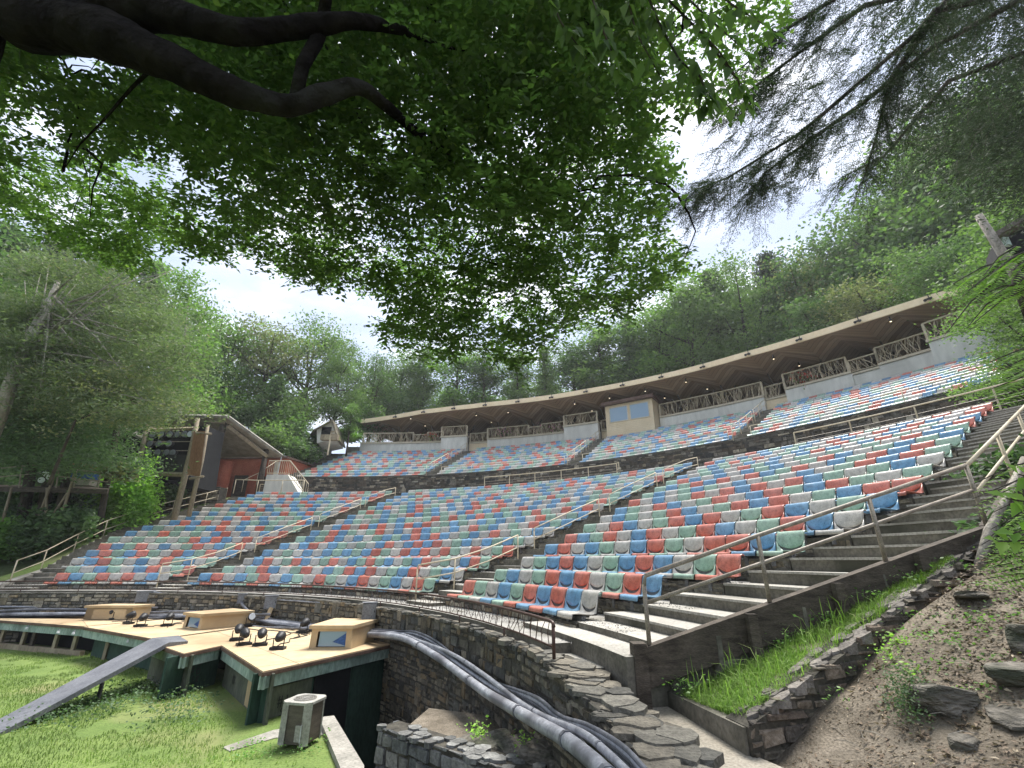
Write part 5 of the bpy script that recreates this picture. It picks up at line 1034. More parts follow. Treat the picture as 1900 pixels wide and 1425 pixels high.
q = MB(o_); q.add([mg(.02, .03, -.02), mg(.49, .03, -.02), mg(.49, .42, -.02), mg(.02, .42, -.02), mg(.51, .03, -.02), mg(.97, .03, -.02), mg(.97, .42, -.02), mg(.51, .42, -.02)], [(0, 1, 2, 3), (4, 5, 6, 7)]); q.build('glass_pane', M['bluepaint'] if False else M['black'], lr)
for v, us_ in ((.9, (.08, .28, .48, .66, .82, .95)), (.68, (.06, .26, .5)), (.47, (.08, .28, .48, .62))):
    q = MB(o_); q.tube([mg(.0, v+.06, .2), mg(1, v+.06, .2)], .03, 5); q.build('crossbar', M['greyrail'], lr)
    for u in us_: q = MB(o_); c = mg(u, v, .05); q.tube([c+V(0, .35, .1), c+V(0, .1, 0), c], [.1, .2, .22], 12); sp_ = q.build('spotlight', M['black'], lr, True); q = MB(o_); q.tube([c-V(0, .005, 0), c-V(0, .02, 0)], [.19, .17], 12); q.build('lens', M['cabinet'] if u < .9 else M['lens'], sp_)
for (xa, ya, xb, yb, Y, rr_) in ((247, 905, 276, 786, 28.1, .2), (330, 935, 367, 776, 27.5, .16), (262, 900, 287, 760, 28.6, .1), (358, 925, 386, 788, 27.2, .12)):
    q = MB(o_); q.tube([lz(xa, ya, Y)-V(0, 0, 1), lerp(lz(xa, ya, Y), lz(xb, yb, Y), .5)+V(.05, 0, 0), lz(xb, yb, Y)], [rr_*1.1, rr_, rr_*.75], 8); q.build('log_leg', M['oldwood'], lr, True)
g = [lz(347, 880, 27.3), lz(371, 884, 26.9), lz(381, 800, 26.9), lz(360, 799, 27.3)]
q = MB(o_); quadn = V(-.1, .15, 0); q.hexa([g[0], g[1], g[1]+quadn, g[0]+quadn], [g[3], g[2], g[2]+quadn, g[3]+quadn]); q.build('brown_side_panel', M['ochre'], lr)
q = MB(o_); q.tube([lz(352, 888, 27.2), lz(378, 884, 26.8)], .07, 4); q.tube([lz(364, 803, 27.2), lz(392, 805, 26.8)], .07, 4); q.build('crossbar', M['oldwood'], lr)
q = MB((-22, 31, 4)); pA = [lz(190, 905, 31), lz(366, 905, 30.5), lz(384, 790, 30.5), lz(215, 790, 31)]; q.hexa([pA[0], pA[1], pA[1]+V(0, 2, 0), pA[0]+V(0, 2, 0)], [pA[3], pA[2], pA[2]+V(0, 2, 0), pA[3]+V(0, 2, 0)]); tag(q.build('dark_shed', M['void']), 'timber shed behind the lighting tower, deep shade put into its near-black colour', 'shed')  # near-black body holds the shade and backs the gap to the sky
q = MB((-24, 29.5, 9)); quadslab(q, lz(195, 778, 29.5), lz(262, 812, 29.2), lz(275, 800, 33), lz(215, 770, 33), .14); tag(q.build('shed_roof', M['roofwood']), 'grey sloping roof edge half hidden by hanging branches at the left', 'roof')
# platform in the woods at the left
pf = empty('lookout_platform', tuple(lz(130, 905, 24)), label='timber platform on slanting poles among the trees at the left', cat='platform'); o_ = tuple(pf.location)
q = MB(o_); P0_, P1_, P2_, P3_ = lz(-30, 903, 24), lz(200, 908, 23.4), lz(205, 904, 27), lz(-20, 899, 27.5); quadslab(q, P0_, P1_, P2_, P3_, .22); q.build('deck', M['timber'], pf)
for xa, ya, xb, yb in ((48, 1022, 107, 865), (91, 1012, 87, 905), (100, 1008, 140, 872), (50, 1020, 125, 915), (6, 970, 22, 905)): q = MB(o_); q.tube([lz(xa, ya, 23.6)-V(0, 0, .6), lz(xb, yb, 23.6)], [.075, .055], 7); q.build('pole', M['oldwood'], pf, True)
for yy_ in (868, 884): q = MB(o_); q.tube([lz(-30, yy_+4, 23.9), lz(70, yy_-6, 23.8), lz(140, yy_+4, 23.5), lz(200, yy_+10, 23.4)], .03, 5); q.build('rail', M['greyrail'], pf)
for x in (38, 107, 140, 185): q = MB(o_); q.tube([lz(x-3, 905, 23.6), lz(x+3, 866, 23.6)], .035, 5); q.build('post', M['greyrail'], pf)
q = MB(tuple(lz(157, 885, 23.5))); q.box(lz(157, 885, 23.9), (1.0, .5, .28)); q.box(lz(157, 896, 23.9), (.9, .45, .3), 0, 1); tag(q.build('equipment_case', [M['bluepaint'], M['concrete']]), 'blue and grey equipment case on the wooded platform', 'case')
for i, (x, y) in enumerate(((88, 878), (95, 884), (80, 890))):
    c = lz(x, y, 23.8); l = empty('spotlight', tuple(c), label='%s black spotlight clamped to the platform rail' % ('upper', 'right', 'lower')[i], cat='spotlight', group='spotlights on the platform'); q = MB(tuple(c)); q.tube([c+V(-.15, .25, 0), c, c+V(.1, -.18, -.05)], [.08, .16, .18], 10); q.build('housing', M['black'], l, True); q = MB(tuple(c)); q.tube([c+V(.102, -.184, -.05), c+V(.106, -.192, -.052)], [.15, .14], 10); q.build('lens', M['lens'], l)
for i, (x, y) in enumerate(((144, 859), (158, 863), (172, 864))):
    c = lz(x, y, 24.5); q = MB(tuple(c)); q.tube([c-V(0, 0, .2), c-V(0, 0, .1), c+V(0, 0, .1), c+V(0, 0, .2)], [.06, .22, .22, .06], 10); tag(q.build('paper_lantern', M['ochre'], smooth=True), '%s dull orange lantern above the platform' % ('left', 'middle', 'right')[i], 'lantern', 'orange lanterns')
# mossy chalet on the hill
ch = empty('small_chalet', (-17, 43, 9.5), label='small chalet with a mossy roof among shrubs above the left block', cat='house'); o_ = tuple(ch.location)
e_ = lambda x, y, Y=43: at_y(x, y, Y)
W = [e_(588, 822), e_(622, 815), e_(622, 795), e_(588, 797)]
q = MB(o_); bk = V(-.6, 4, 0); q.hexa([W[0], W[1], W[1]+bk, W[0]+bk], [W[3], W[2], W[2]+bk, W[3]+bk]); gb = e_(616, 781); q.add([W[3], W[2], gb], [(0, 1, 2)]); q.build('wall', M['wallconc'], ch)
q = MB(o_); quadslab(q, e_(581, 797, 42.5), e_(617, 778, 42.5), e_(617, 778, 42.5)+V(-2.2, 4, .2), e_(581, 797, 42.5)+V(-2.2, 4, .2), .14); q.build('roof', M['shingle'], ch)
q = MB(o_); quadslab(q, e_(617, 778, 42.5), e_(627, 813, 42.5), e_(627, 813, 42.5)+bk, e_(617, 778, 42.5)+bk, .14); q.build('roof', M['shingle'], ch)
q = MB(o_); q.box(e_(605, 803, 42.95), (.9, .1, 1.1)); q.build('window', M['void'], ch); q = MB(o_); q.box(e_(612, 812, 42.4), (1.6, .5, .5)); q.build('balcony', M['oldwood'], ch)
sp = empty('signpost', tuple(e_(609, 834, 41)), label='leaning wooden signpost with stacked blank boards near the chalet', cat='signpost'); o_ = tuple(sp.location); q = MB(o_); q.tube([e_(609, 834, 41)-V(0, 0, .5), e_(615, 800, 41)], .07, 6); q.build('post', M['cream'], sp)
for yy_ in (801, 806, 812): q = MB(o_); q.box(e_(618, yy_, 40.9), (.42, .05, .2)); q.build('board', M['oldwood'], sp)
# hut at the right edge + its pole
ht = empty('wooden_hut', tuple(at_y(1880, 450, 13)), label='dark wooden hut on the hillside at the upper right edge', cat='hut'); o_ = tuple(ht.location); u_ = lambda x, y, Y=13: at_y(x, y, Y)
q = MB(o_); Q = [u_(1858, 462), u_(1960, 470), u_(1960, 415), u_(1853, 432)]; q.hexa([Q[0], Q[1], Q[1]+V(1.5, 1, 0), Q[0]+V(1, 1.5, 0)], [Q[3], Q[2], Q[2]+V(1.5, 1, 0), Q[3]+V(1, 1.5, 0)]); q.build('wall', M['void'], ht)
q = MB(o_); quadslab(q, u_(1842, 433, 12.6), u_(1975, 352, 12.6), u_(1975, 352, 12.6)+V(1.6, 1.2, .3), u_(1842, 433, 12.6)+V(1.3, 1.2, .3), .16); q.build('roof', M['timber'], ht)
q = MB(o_); q.box(u_(1866, 449, 12.85), (.22, .1, .34)); q.build('green_panel', M['mint'], ht)
q = MB(tuple(u_(1860, 470, 12))); q.tube([u_(1962, 640, 11.8), u_(1857, 465, 12), u_(1816, 400, 12.1)], [.16, .13, .11], 10); tag(q.build('wooden_pole', M['palebark'], smooth=True), 'bare wooden pole leaning in front of the dark hut', 'pole')
q = MB(tuple(at_t(1890, 520, 4.5))); q.tube([at_t(1935, 640, 4.4), at_t(1893, 530, 4.4), at_t(1880, 495, 4.5)], [.06, .05, .035], 8); tag(q.build('dead_branch', M['bark'], smooth=True), 'short dark branch behind the bright fronds at the right edge', 'branch')

# ================================================================== trees
def crown_mesh(name, seed, kind, n, mat, trunk=True):
    """unit tree: height 1, trunk base at origin. returns crown mesh and trunk MB"""
    r = np.random.default_rng(seed); rr = random.Random(seed); tb = MB(); pts = []
    if kind == 'decid':
        h0 = .18; tb.tube([(0, 0, -.05), (.01, 0, .2), (-.01, .01, .5), (.01, 0, .82)], [.022, .017, .011, .003], 7)
        nl = 26
        for i in range(nl):
            z0 = rr.uniform(h0, .75); a = i*2.4+rr.uniform(-.4, .4); rad = .29*sqrt(max(.06, 1-((z0+.12-.55)/.48)**2))*rr.uniform(.55, 1.15); up_ = rr.uniform(.08, .24)
            e1 = np.array([cos(a)*rad, sin(a)*rad, min(.98, z0+up_)]); mid_ = np.array([cos(a)*rad*.5, sin(a)*rad*.5, z0+up_*.35])
            tb.tube([(0, 0, z0), mid_, e1], [.007, .0045, .0015], 5)
            for k in range(rr.randint(3, 5)):
                c = lerp(mid_, e1, rr.uniform(.2, 1.15))+r.normal(size=3)*np.array([.035, .035, .02]); s = rr.uniform(.028, .06); pts.append((c, s*1.25, s*.55))
        for i in range(9): pts.append((np.array([rr.uniform(-.1, .1), rr.uniform(-.1, .1), rr.uniform(.78, .96)]), .055, .035))
        size = .0155
    elif kind == 'tall':      # narrow forest tree
        tb.tube([(0, 0, -.05), (.006, 0, .4), (-.004, .004, .9)], [.014, .011, .003], 6)
        for i in range(30):
            z0 = rr.uniform(.3, .93); a = i*2.4; rad = .15*(1.12-z0)**.5*rr.uniform(.5, 1.2); e1 = np.array([cos(a)*rad, sin(a)*rad, z0+rr.uniform(0, .06)])
            tb.tube([(0, 0, z0-.04), e1], [.004, .001], 4)
            for k in range(3): pts.append((e1*np.array([rr.uniform(.3, 1), rr.uniform(.3, 1), 1])+r.normal(size=3)*.015, rr.uniform(.02, .045), rr.uniform(.012, .025)))
        size = .0135
    else:                     # conifer with drooping tiers
        tb.tube([(0, 0, -.05), (0, 0, .5), (0, 0, .97)], [.016, .011, .002], 7)
        for i in range(64):
            z0 = .12+.84*i/64; a = i*2.4; rad = (.25*(1-z0)**.8+.015)*rr.uniform(.7, 1.15); e1 = np.array([cos(a)*rad, sin(a)*rad, z0-.05*rad/.2])
            tb.tube([(0, 0, z0), lerp(np.array([0, 0, z0+.01]), e1, .5), e1], [.004, .0025, .001], 4)
            for k in range(5): f = (k+.5)/5; pts.append((lerp(np.array([0, 0, z0]), e1, f), .018+.03*rad/.2*f, .009))
        size = .0135
    per = n//len(pts)+1; P = np.concatenate([c+r.normal(size=(per, 3))*np.array([s, s, sz]) for c, s, sz in pts])
    Vv, F = cards(P, size, .35 if kind != 'decid' else .2, .62, r); me = np_mesh(name, Vv, F, mat)
    tm_ = bpy.data.meshes.new('trunk'); tm_.from_pydata(tb.v, [], tb.f); tm_.materials.append(M['bark']); tm_.update(); return me, tm_
TREES = {}
for key, (sd_, kd, n, mt) in {'d1': (1, 'decid', 15000, 'decid1'), 'd2': (2, 'decid', 15000, 'decid2'), 'd3': (3, 'decid', 14000, 'decid3'), 'o1': (4, 'decid', 9000, 'olive'), 't1': (5, 'tall', 9000, 'decid2'), 't2': (6, 'tall', 9000, 'decid3'),
                              't3': (7, 'tall', 7500, 'decid1'), 'c1': (8, 'conifer', 16000, 'decid3'), 'c2': (9, 'conifer', 16000, 'hemlock'), 'c3': (10, 'conifer', 12000, 'decid2')}.items():
    TREES[key] = crown_mesh('crown', sd_, kd, n, M[mt])
DESC = {'d1': 'bright green broadleaf tree', 'd2': 'mid green broadleaf tree', 'd3': 'dark green broadleaf tree', 'o1': 'sparse olive-green tree', 't1': 'slim mid green forest tree', 't2': 'slim dark forest tree', 't3': 'slim bright green forest tree', 'c1': 'dark hemlock tree', 'c2': 'very dark conifer', 'c3': 'soft green conifer'}
def tree(key, x, ytop, Y, wide=1.0, base=None, where='', bare=False, group='trees behind the curved roof'):
    """stands at world (X,Y); its tip reaches the sight line of (x,ytop)"""
    p = at_y(x, ytop, Y); R, th = polar(p[0], p[1]); zb = base if base is not None else hill_z(R, th); H = p[2]-zb
    o = empty('tree', (p[0], p[1], zb), random.uniform(0, 6.28), label=(DESC[key]+' '+where).strip(), cat='tree', group=group); o.scale = (H*wide, H*wide, H)
    make_obj('crown', TREES[key][0], o); make_obj('trunk', TREES[key][1], o); return o
# behind the left block and house
tree('d1', 440, 600, 50, 1.0, where='tallest just right of the shelter roof'); tree('d1', 400, 640, 47, .95, where='leaning behind the shelter roof'); tree('d2', 350, 540, 52, .8, where='with a pale top beside the grey conifers')
tree('o1', 515, 600, 52, 1.05, where='with a thin pale trunk left of the chalet'); tree('d2', 590, 592, 56, 1.05, where='round-topped, straight above the chalet'); tree('d2', 640, 640, 52, .8, where='right of the chalet, before the roof tip')
tree('c1', 520, 690, 46, 1.1, where='behind the shelter ridge'); tree('d3', 700, 655, 58, 1.0, where='above the left tip of the curved roof'); tree('d2', 748, 655, 62, .9, where='second from the left above the curved roof')
tree('c1', 560, 745, 52, 1.5, where='low behind the chalet'); tree('t3', 655, 745, 46, 1.3, base=9.6, where='short and thin beside the chalet')
k = 0
rt = random.Random(77)
TOPS = [(790, 640), (850, 650), (900, 655), (960, 650), (1010, 640), (1060, 630), (1110, 610), (1160, 585), (1210, 560), (1260, 520), (1310, 495), (1360, 490), (1415, 462), (1470, 485), (1520, 470), (1565, 400), (1620, 360), (1675, 300), (1730, 250), (1790, 200), (1850, 150), (1905, 120)]
keys = ['t1', 't3', 't2', 't1', 'c3', 't2', 't1', 'c1', 't3', 'd2', 'c3', 'd2', 'c2', 'd3', 'o1', 'd3', 'd2', 'c1', 'd3', 'd1', 'd2', 'd3']
for i, ((x, y), kk) in enumerate(zip(TOPS, keys)):
    Yb = float(np.interp(x, [790, 1100, 1400, 1700, 1905], [62, 56, 46, 36, 26])); tree(kk, x, y+rt.uniform(-8, 14), Yb, (1.5 if kk[0] == 't' else .95)*rt.uniform(.9, 1.15), where='%s in the back line over the roof' % ordi(i) if i < 20 else '%s in the back line over the roof, at the right edge' % ['', 'last'][i-20] if i == 21 else 'last but one in the back line')
k2 = ['t2', 't1', 't2', 't3', 't1', 't2', 'c1', 't1', 'd3', 't2', 'd3', 'c2', 'd3', 'd2', 'c1', 'd3', 'd2', 'd3', 'c1', 'd3']
for i, kk in enumerate(k2):
    x = 715+i*61; y = float(np.interp(x, [t[0] for t in TOPS], [t[1] for t in TOPS]))+rt.uniform(25, 75); Yb = float(np.interp(x, [700, 1100, 1400, 1700, 1905], [70, 66, 54, 42, 32]))
    tree(kk, x, y, Yb+rt.uniform(-2, 6), (1.7 if kk[0] == 't' else 1.1), where='%s in the further row behind the roof' % ordi(i), group='further trees on the hill')
for i, (x, y, Y, kk) in enumerate([(1500, 560, 38, 'd3'), (1600, 520, 33, 'o1'), (1700, 470, 29, 'd2'), (1780, 430, 25, 'd3'), (1860, 470, 20, 'd1'), (1760, 520, 27, 'd3'), (1880, 560, 15, 'd2'), (1920, 330, 17, 'd2'), (1650, 400, 36, 'd3')]):
    tree(kk, x, y, Y, 1.25, where='%s of the low trees above the right end of the roof' % ordi(i), group='trees at the right end of the roof')
# left woods
for i, (x, y, Y, kk, wd) in enumerate([(-60, 300, 30, 'c2', 1.2), (40, 410, 34, 'c1', 1.25), (130, 420, 38, 'c2', 1.1), (230, 440, 42, 'c1', 1.15), (300, 470, 44, 'c3', 1.0), (-120, 350, 24, 'd3', 1.2), (60, 520, 46, 'd3', 1.3), (180, 560, 48, 'c2', 1.3), (330, 600, 52, 'd2', 1.0), (-30, 470, 26, 'd3', 1.2)]):
    tree(kk, x, y, Y, wd, where='%s in the wood at the left edge' % ordi(i), group='trees of the left wood')
# bespoke near trees -------------------------------------------------
def skeleton_tree(name, label, limbs, trunkmat, clusters, leafmat, base, spread, n, size, flat=.4, cat='tree', aspect=.5, group=None):
    r = empty(name, tuple(base), label=label, cat=cat, group=group); o = tuple(base); q = MB(o)
    for pts, r0, r1 in limbs: q.tube(pts, list(np.linspace(r0, r1, len(pts))), 9)
    if limbs: q.build('trunk', M[trunkmat], r, True)
    P = np.concatenate([np.array(c)+RNG.normal(size=(max(1, int(n*w_)), 3))*np.array(s) for c, s, w_ in clusters]); Vv, F = cards(P, size, flat, aspect); make_obj('crown', np_mesh('crown', Vv-np.array(o), F, M[leafmat]), r); return r
# grey hemlocks with pale twin trunk, far left
Yh = 19.0; cl = []
rr = random.Random(40)
for i in range(150):
    x = rr.uniform(-40, 335); y = rr.uniform(430, 790); lim = 150*(1-abs(x-120)/330)
    if y < 610-lim: continue
    if x > 300 and y > 760: continue
    c = at_y(x, y, rr.uniform(18, 25)); cl.append((c, (.95, .8, .2), 1/150))
limbs = [([at_y(-30, 840, Yh)+V(0, 0, -1), at_y(0, 770, Yh), at_y(30, 690, Yh), at_y(62, 610, Yh), at_y(100, 540, Yh)], .30, .12), ([at_y(-10, 790, 18.8), at_y(20, 705, 18.8), at_y(48, 640, 18.8), at_y(85, 585, 18.8), at_y(108, 520, 19.2)], .26, .1)]
for i in range(46):
    t_ = rr.uniform(.2, 1); b0 = lerp(limbs[0][0][1], limbs[0][0][4], t_); x = rr.uniform(40, 330); y = rr.uniform(470, 760); e1 = at_y(x, y, rr.uniform(17.6, 22)); limbs.append(([b0, lerp(b0, e1, .5)+V(0, 0, rr.uniform(-.2, .6)), e1], .05, .012))
skeleton_tree('hemlock_tree', 'large grey-green hemlock with a pale twin trunk leaning in at the left edge', limbs, 'palebark', cl, 'greyneedle', at_y(-30, 900, Yh), 1, 120000, .19, .45, aspect=.26)
cl = []; limbs = []
for i in range(60): x, y = rr.uniform(-30, 270), rr.uniform(740, 870); cl.append((at_y(x, y, rr.uniform(20, 27)), (.8, .8, .35), 1/60))
for x in (60, 95, 130, 205): limbs.append(([at_y(x-25, 1000, 25), at_y(x, 860, 25), at_y(x+22, 740, 25)], .3 if x != 205 else .16, .14))
skeleton_tree('hemlock_tree', 'shaded hemlock cluster with thick dark trunks above the wooded platform', limbs, 'bark', cl, 'duskbush', at_y(60, 1000, 25), 1, 26000, .2, .4, aspect=.35)
cl = []
for i in range(26): x, y = rr.uniform(90, 340), rr.uniform(690, 800); cl.append((at_y(x, y, rr.uniform(17, 20)), (.55, .5, .13), 1/26))
skeleton_tree('maple_sapling', 'yellow-green maple branches hanging below the grey hemlock', [([at_y(90, 900, 19), at_y(140, 780, 19), at_y(250, 740, 18.5)], .07, .02)], 'bark', cl, 'olive', at_y(90, 900, 19), 1, 2000, .13, .5)
cl = []
for i in range(30): x, y = rr.uniform(300, 385), rr.uniform(500, 770); cl.append((at_y(x, y+(385-x)*.2, rr.uniform(30, 36)), (.8, .6, .4), 1/30))
skeleton_tree('tree', 'pale airy tree at the right edge of the grey hemlock', [([at_y(330, 900, 33), at_y(335, 700, 33), at_y(352, 540, 33)], .2, .05)], 'palebark', cl, 'decid1', at_y(330, 900, 33), 1, 6500, .26, .3)
def bush(name, label, c, rad, n, mat, size, cat='shrub', group=None, parts=14):
    c = np.array(c, float); rr_ = np.random.default_rng(int(abs(c[0]*77+c[1]*13)) % 10000); lim = []; cl = []
    for i in range(parts): d = unit(rr_.normal(size=3))*rad*rr_.uniform(.35, .95); d[2] = abs(d[2])*.9+rad[2]*.1 if hasattr(rad, '__len__') else abs(d[2]); e1 = c+d; lim.append(([c, lerp(c, e1, .5)+V(0, 0, .05), e1], .02*max(1, float(np.mean(rad))), .005)); cl.append((e1, tuple(np.array(rad)*.26), 1/parts))
    return skeleton_tree(name, label, lim, 'bark', cl, mat, c, 1, n, size, .5, cat, .6, group)
rad = lambda a, b, c: np.array([a, b, c])
bush('shrub', 'bright green rounded shrub just beyond the far left handrail', at_y(228, 968, 26.5), rad(1.35, 1.1, 2.7), 11000, 'fern', .16, parts=34)
bush('shrub', 'yellowish sapling top above the bright green shrub', at_y(222, 885, 23.5), rad(.8, .6, .7), 1100, 'olive', .18, parts=12)
for i, (x, y, Y, a, b, mt) in enumerate([(10, 1005, 26, 1.7, 2.2, 'duskbush'), (65, 990, 27, 1.7, 2.2, 'duskbush'), (135, 968, 28, 1.7, 2.2, 'duskbush'), (0, 950, 29, 2.2, 2.0, 'duskbush'), (150, 950, 30, 1.6, 1.8, 'duskbush'), (-40, 1020, 24, 1.8, 2., 'duskbush'), (300, 925, 30, 1.2, .8, 'duskbush'), (100, 985, 26.5, 1.4, 1.8, 'hemlock'), (15, 1030, 23.0, 1.1, 1.3, 'bush'), (75, 1015, 23.2, 1.0, 1.3, 'duskbush'), (125, 995, 23.3, .9, 1.3, 'duskbush')]):
    bush('shrub', '%s shrub of the dim thicket under the wooded platform, counted from the left front' % ordi(i), at_y(x, y, Y), rad(a, 1.2, b), 4200, mt, .2, group='thicket shrubs', parts=18)
for i, (x, y, Y, a, b, mt) in enumerate([(535, 835, 44, 2.4, 2.6, 'decid3'), (500, 838, 42, 2.4, 2.2, 'decid2'), (558, 850, 42, 1.3, 1.3, 'decid3'), (645, 812, 48, 1.1, .5, 'bush'), (600, 822, 47, 1.1, .5, 'bush'), (680, 800, 52, 2.4, 2.6, 'decid3'), (530, 790, 46, 2.6, 2.4, 'decid2'), (475, 790, 46, 2.6, 2.6, 'decid3')]):
    bush('shrub', '%s dense shrub between the shelter roof and the curved roof' % ordi(i), at_y(x, y, Y), rad(a, 1.8, b), 4600, mt, .26, group='shrubs near the chalet', parts=20)
for i, (x, y, Y, a, b, mt) in enumerate([(1905, 600, 20, 1.5, 1.6, 'duskbush'), (1880, 560, 24, 1.3, 1.5, 'olive'), (1925, 900, 7.2, .4, .5, 'duskbush'), (1915, 1050, 5.4, .35, .45, 'duskbush')]):
    bush('shrub', '%s dark shrub up the slope at the right edge beyond the stairs' % ordi(i), at_y(x, y, Y), rad(a, 1.0, b), 3600, mt, .12 if Y < 10 else .2, group='shrubs at the right edge', parts=16)
for i, (x, y) in enumerate(((-30, 930), (60, 915), (150, 900), (240, 900))): bush('shrub', '%s deep-shade shrub behind the wooded platform' % ordi(i), at_y(x, y, 34), rad(3, 2, 3.6), 6000, 'duskbush', .34, group='shrubs behind the platform', parts=24)
m = MB()
for cx_, cy_, rx_, ry_, sd_ in ((-3.0, 7.6, 1.1, .45, 1), (-4.4, 8.9, .9, .5, 2), (-5.4, 10.1, .9, .45, 3), (-4.6, 7.2, .5, .25, 4), (-8.5, 11.0, .6, .35, 5)):
    rr = random.Random(sd_); m.add([(cx_+cos(a_)*rx_*(.8+.3*mnoise.noise(Vector((cos(a_)*1.6, sin(a_)*1.6, sd_*3.)))+.12*mnoise.noise(Vector((cos(a_)*6, sin(a_)*6, sd_*3.)))), cy_+sin(a_)*ry_*(.8+.3*mnoise.noise(Vector((cos(a_)*1.6, sin(a_)*1.6, sd_*7.)))+.12*mnoise.noise(Vector((cos(a_)*6, sin(a_)*6, sd_*5.)))), -2.594) for a_ in np.linspace(0, 6.283, 60)[:-1]], [tuple(range(59))])
# pale-leaved leaning sapling trunk at right
q = MB(tuple(at_y(1835, 990, 5.2))); q.tube([at_y(1800, 1035, 5.15)-V(0, 0, .2), at_y(1835, 985, 5.2), at_y(1862, 935, 5.3), at_y(1900, 850, 5.5)], [.05, .045, .035, .03], 8); tag(q.build('sapling_trunk', M['palebark'], smooth=True), 'pale leaning sapling trunk among fronds beside the steep handrail', 'sapling')
# ---------------------------------------------------------------- overhead beech
def inside(poly, x, y):
    c = False; n = len(poly); j = n-1
    for i in range(n):
        if (poly[i][1] > y) != (poly[j][1] > y) and x < (poly[j][0]-poly[i][0])*(y-poly[i][1])/(poly[j][1]-poly[i][1]+1e-9)+poly[i][0]: c = not c
        j = i
    return c

CAN = [(-60, -260), (1455, -260), (1462, 20), (1440, 130), (1385, 190), (1330, 215), (1270, 205), (1215, 170), (1195, 215), (1235, 270), (1255, 340), (1225, 400), (1255, 450), (1285, 490), (1235, 525), (1190, 560), (1130, 600), (1075, 590), (1030, 630), (985, 655), (940, 690), (900, 650), (860, 660), (790, 665), (725, 640), (690, 600), (735, 575), (700, 545), (640, 520), (590, 535), (530, 505), (470, 470), (400, 480), (350, 460), (300, 440), (255, 490), (200, 495), (140, 455), (90, 440), (40, 400), (-60, 380)]
HOLES = [(1350, 50, 125, 190, .16), (1420, -60, 120, 200, .16), (170, 120, 60, 40, .10), (60, 200, 60, 60, .28), (100, 290, 90, 60, .38), (290, 305, 55, 40, .12), (250, 330, 70, 25, .4), (20, 260, 50, 60, .5), (395, 355, 60, 40, .45), (130, 330, 70, 40, .5), (610, 350, 60, 40, .5), (790, 400, 60, 40, .5), (560, 420, 60, 30, .55), (740, 235, 50, 40, .55), (985, 260, 40, 50, .45), (1090, 340, 60, 50, .45), (1150, 410, 50, 60, .5), (1110, 500, 70, 40, .5), (650, 450, 60, 30, .6), (760, 470, 60, 30, .55), (860, 420, 50, 40, .6), (1215, 130, 30, 60, .2), (1330, 110, 60, 50, .5), (1200, 330, 40, 40, .4), (960, 560, 60, 40, .6), (350, 400, 60, 30, .6), (1010, 420, 60, 30, .6)]
beech = empty('beech_tree', (-4.9, 2.2, -2.6), label='huge overhanging broadleaf tree whose dark limbs and canopy fill the top of the view', cat='tree'); ob = tuple(beech.location)
q = MB(ob)
T_ = 3.6
def ppt(x, y, t): return at_t(x, y, t)
L1 = [V(-4.9, 2.2, -2.7), V(-4.75, 2.3, -.5), V(-4.3, 2.5, 1.6), ppt(-60, 20, 3.7), ppt(60, 38, 3.6), ppt(180, 60, 3.55), ppt(300, 110, 3.5), ppt(390, 150, 3.5), ppt(460, 178, 3.5), ppt(540, 195, 3.55), ppt(600, 175, 3.65), ppt(665, 162, 3.8), ppt(715, 195, 4.0), ppt(760, 235, 4.3), ppt(810, 275, 4.6), ppt(880, 330, 5.2), ppt(930, 400, 5.6)]

def knobbly(qq, pts, rs, n=16):
    P0 = [np.array(p, float) for p in pts]; Q_, R_ = [], []
    for i in range(len(P0)-1):
        p0, p1, p2, p3 = P0[max(i-1, 0)], P0[i], P0[i+1], P0[min(i+2, len(P0)-1)]
        for f in np.linspace(0, 1, 9)[:-1]: Q_.append(.5*((2*p1)+(-p0+p2)*f+(2*p0-5*p1+4*p2-p3)*f*f+(-p0+3*p1-3*p2+p3)*f**3)); R_.append(lerp(rs[i], rs[i+1], f))
    Q_.append(P0[-1]); R_.append(rs[-1]); s0_ = len(qq.v); qq.tube(Q_, R_, n)
    for k in range(s0_, len(qq.v)):
        v = qq.v[k]; j = (k-s0_)//n; c = Q_[min(j, len(Q_)-1)]; a = mnoise.noise(Vector(v)*3.2)*.16+mnoise.noise(Vector(v)*9)*.09+mnoise.noise(Vector(v)*26)*.05
        qq.v[k] = tuple(c[i]+(v[i]-c[i])*(1+a) for i in range(3))
knobbly(q, L1, [.42, .36, .31, .25, .215, .18, .14, .115, .10, .085, .075, .06, .05, .04, .032, .022, .01])
L2 = [ppt(170, 25, 3.6), ppt(250, 20, 3.6), ppt(330, 32, 3.55), ppt(430, 58, 3.5), ppt(520, 55, 3.6), ppt(600, 45, 3.7), ppt(660, 40, 3.8), ppt(740, 55, 4.1), ppt(840, 90, 4.6)]
knobbly(q, L2, [.19, .145, .115, .10, .082, .075, .06, .04, .012])
q.tube([ppt(600, 35, 3.8), ppt(588, 75, 3.7), ppt(562, 120, 3.6), ppt(548, 185, 3.55)], [.06, .055, .052, .05], 10)
q.tube([ppt(600, 30, 3.8), ppt(610, -30, 3.8), ppt(640, -120, 3.9)], [.05, .04, .03], 8)
rb_ = random.Random(9); src = [np.array(p) for p in L1[6:]+L2[3:]]
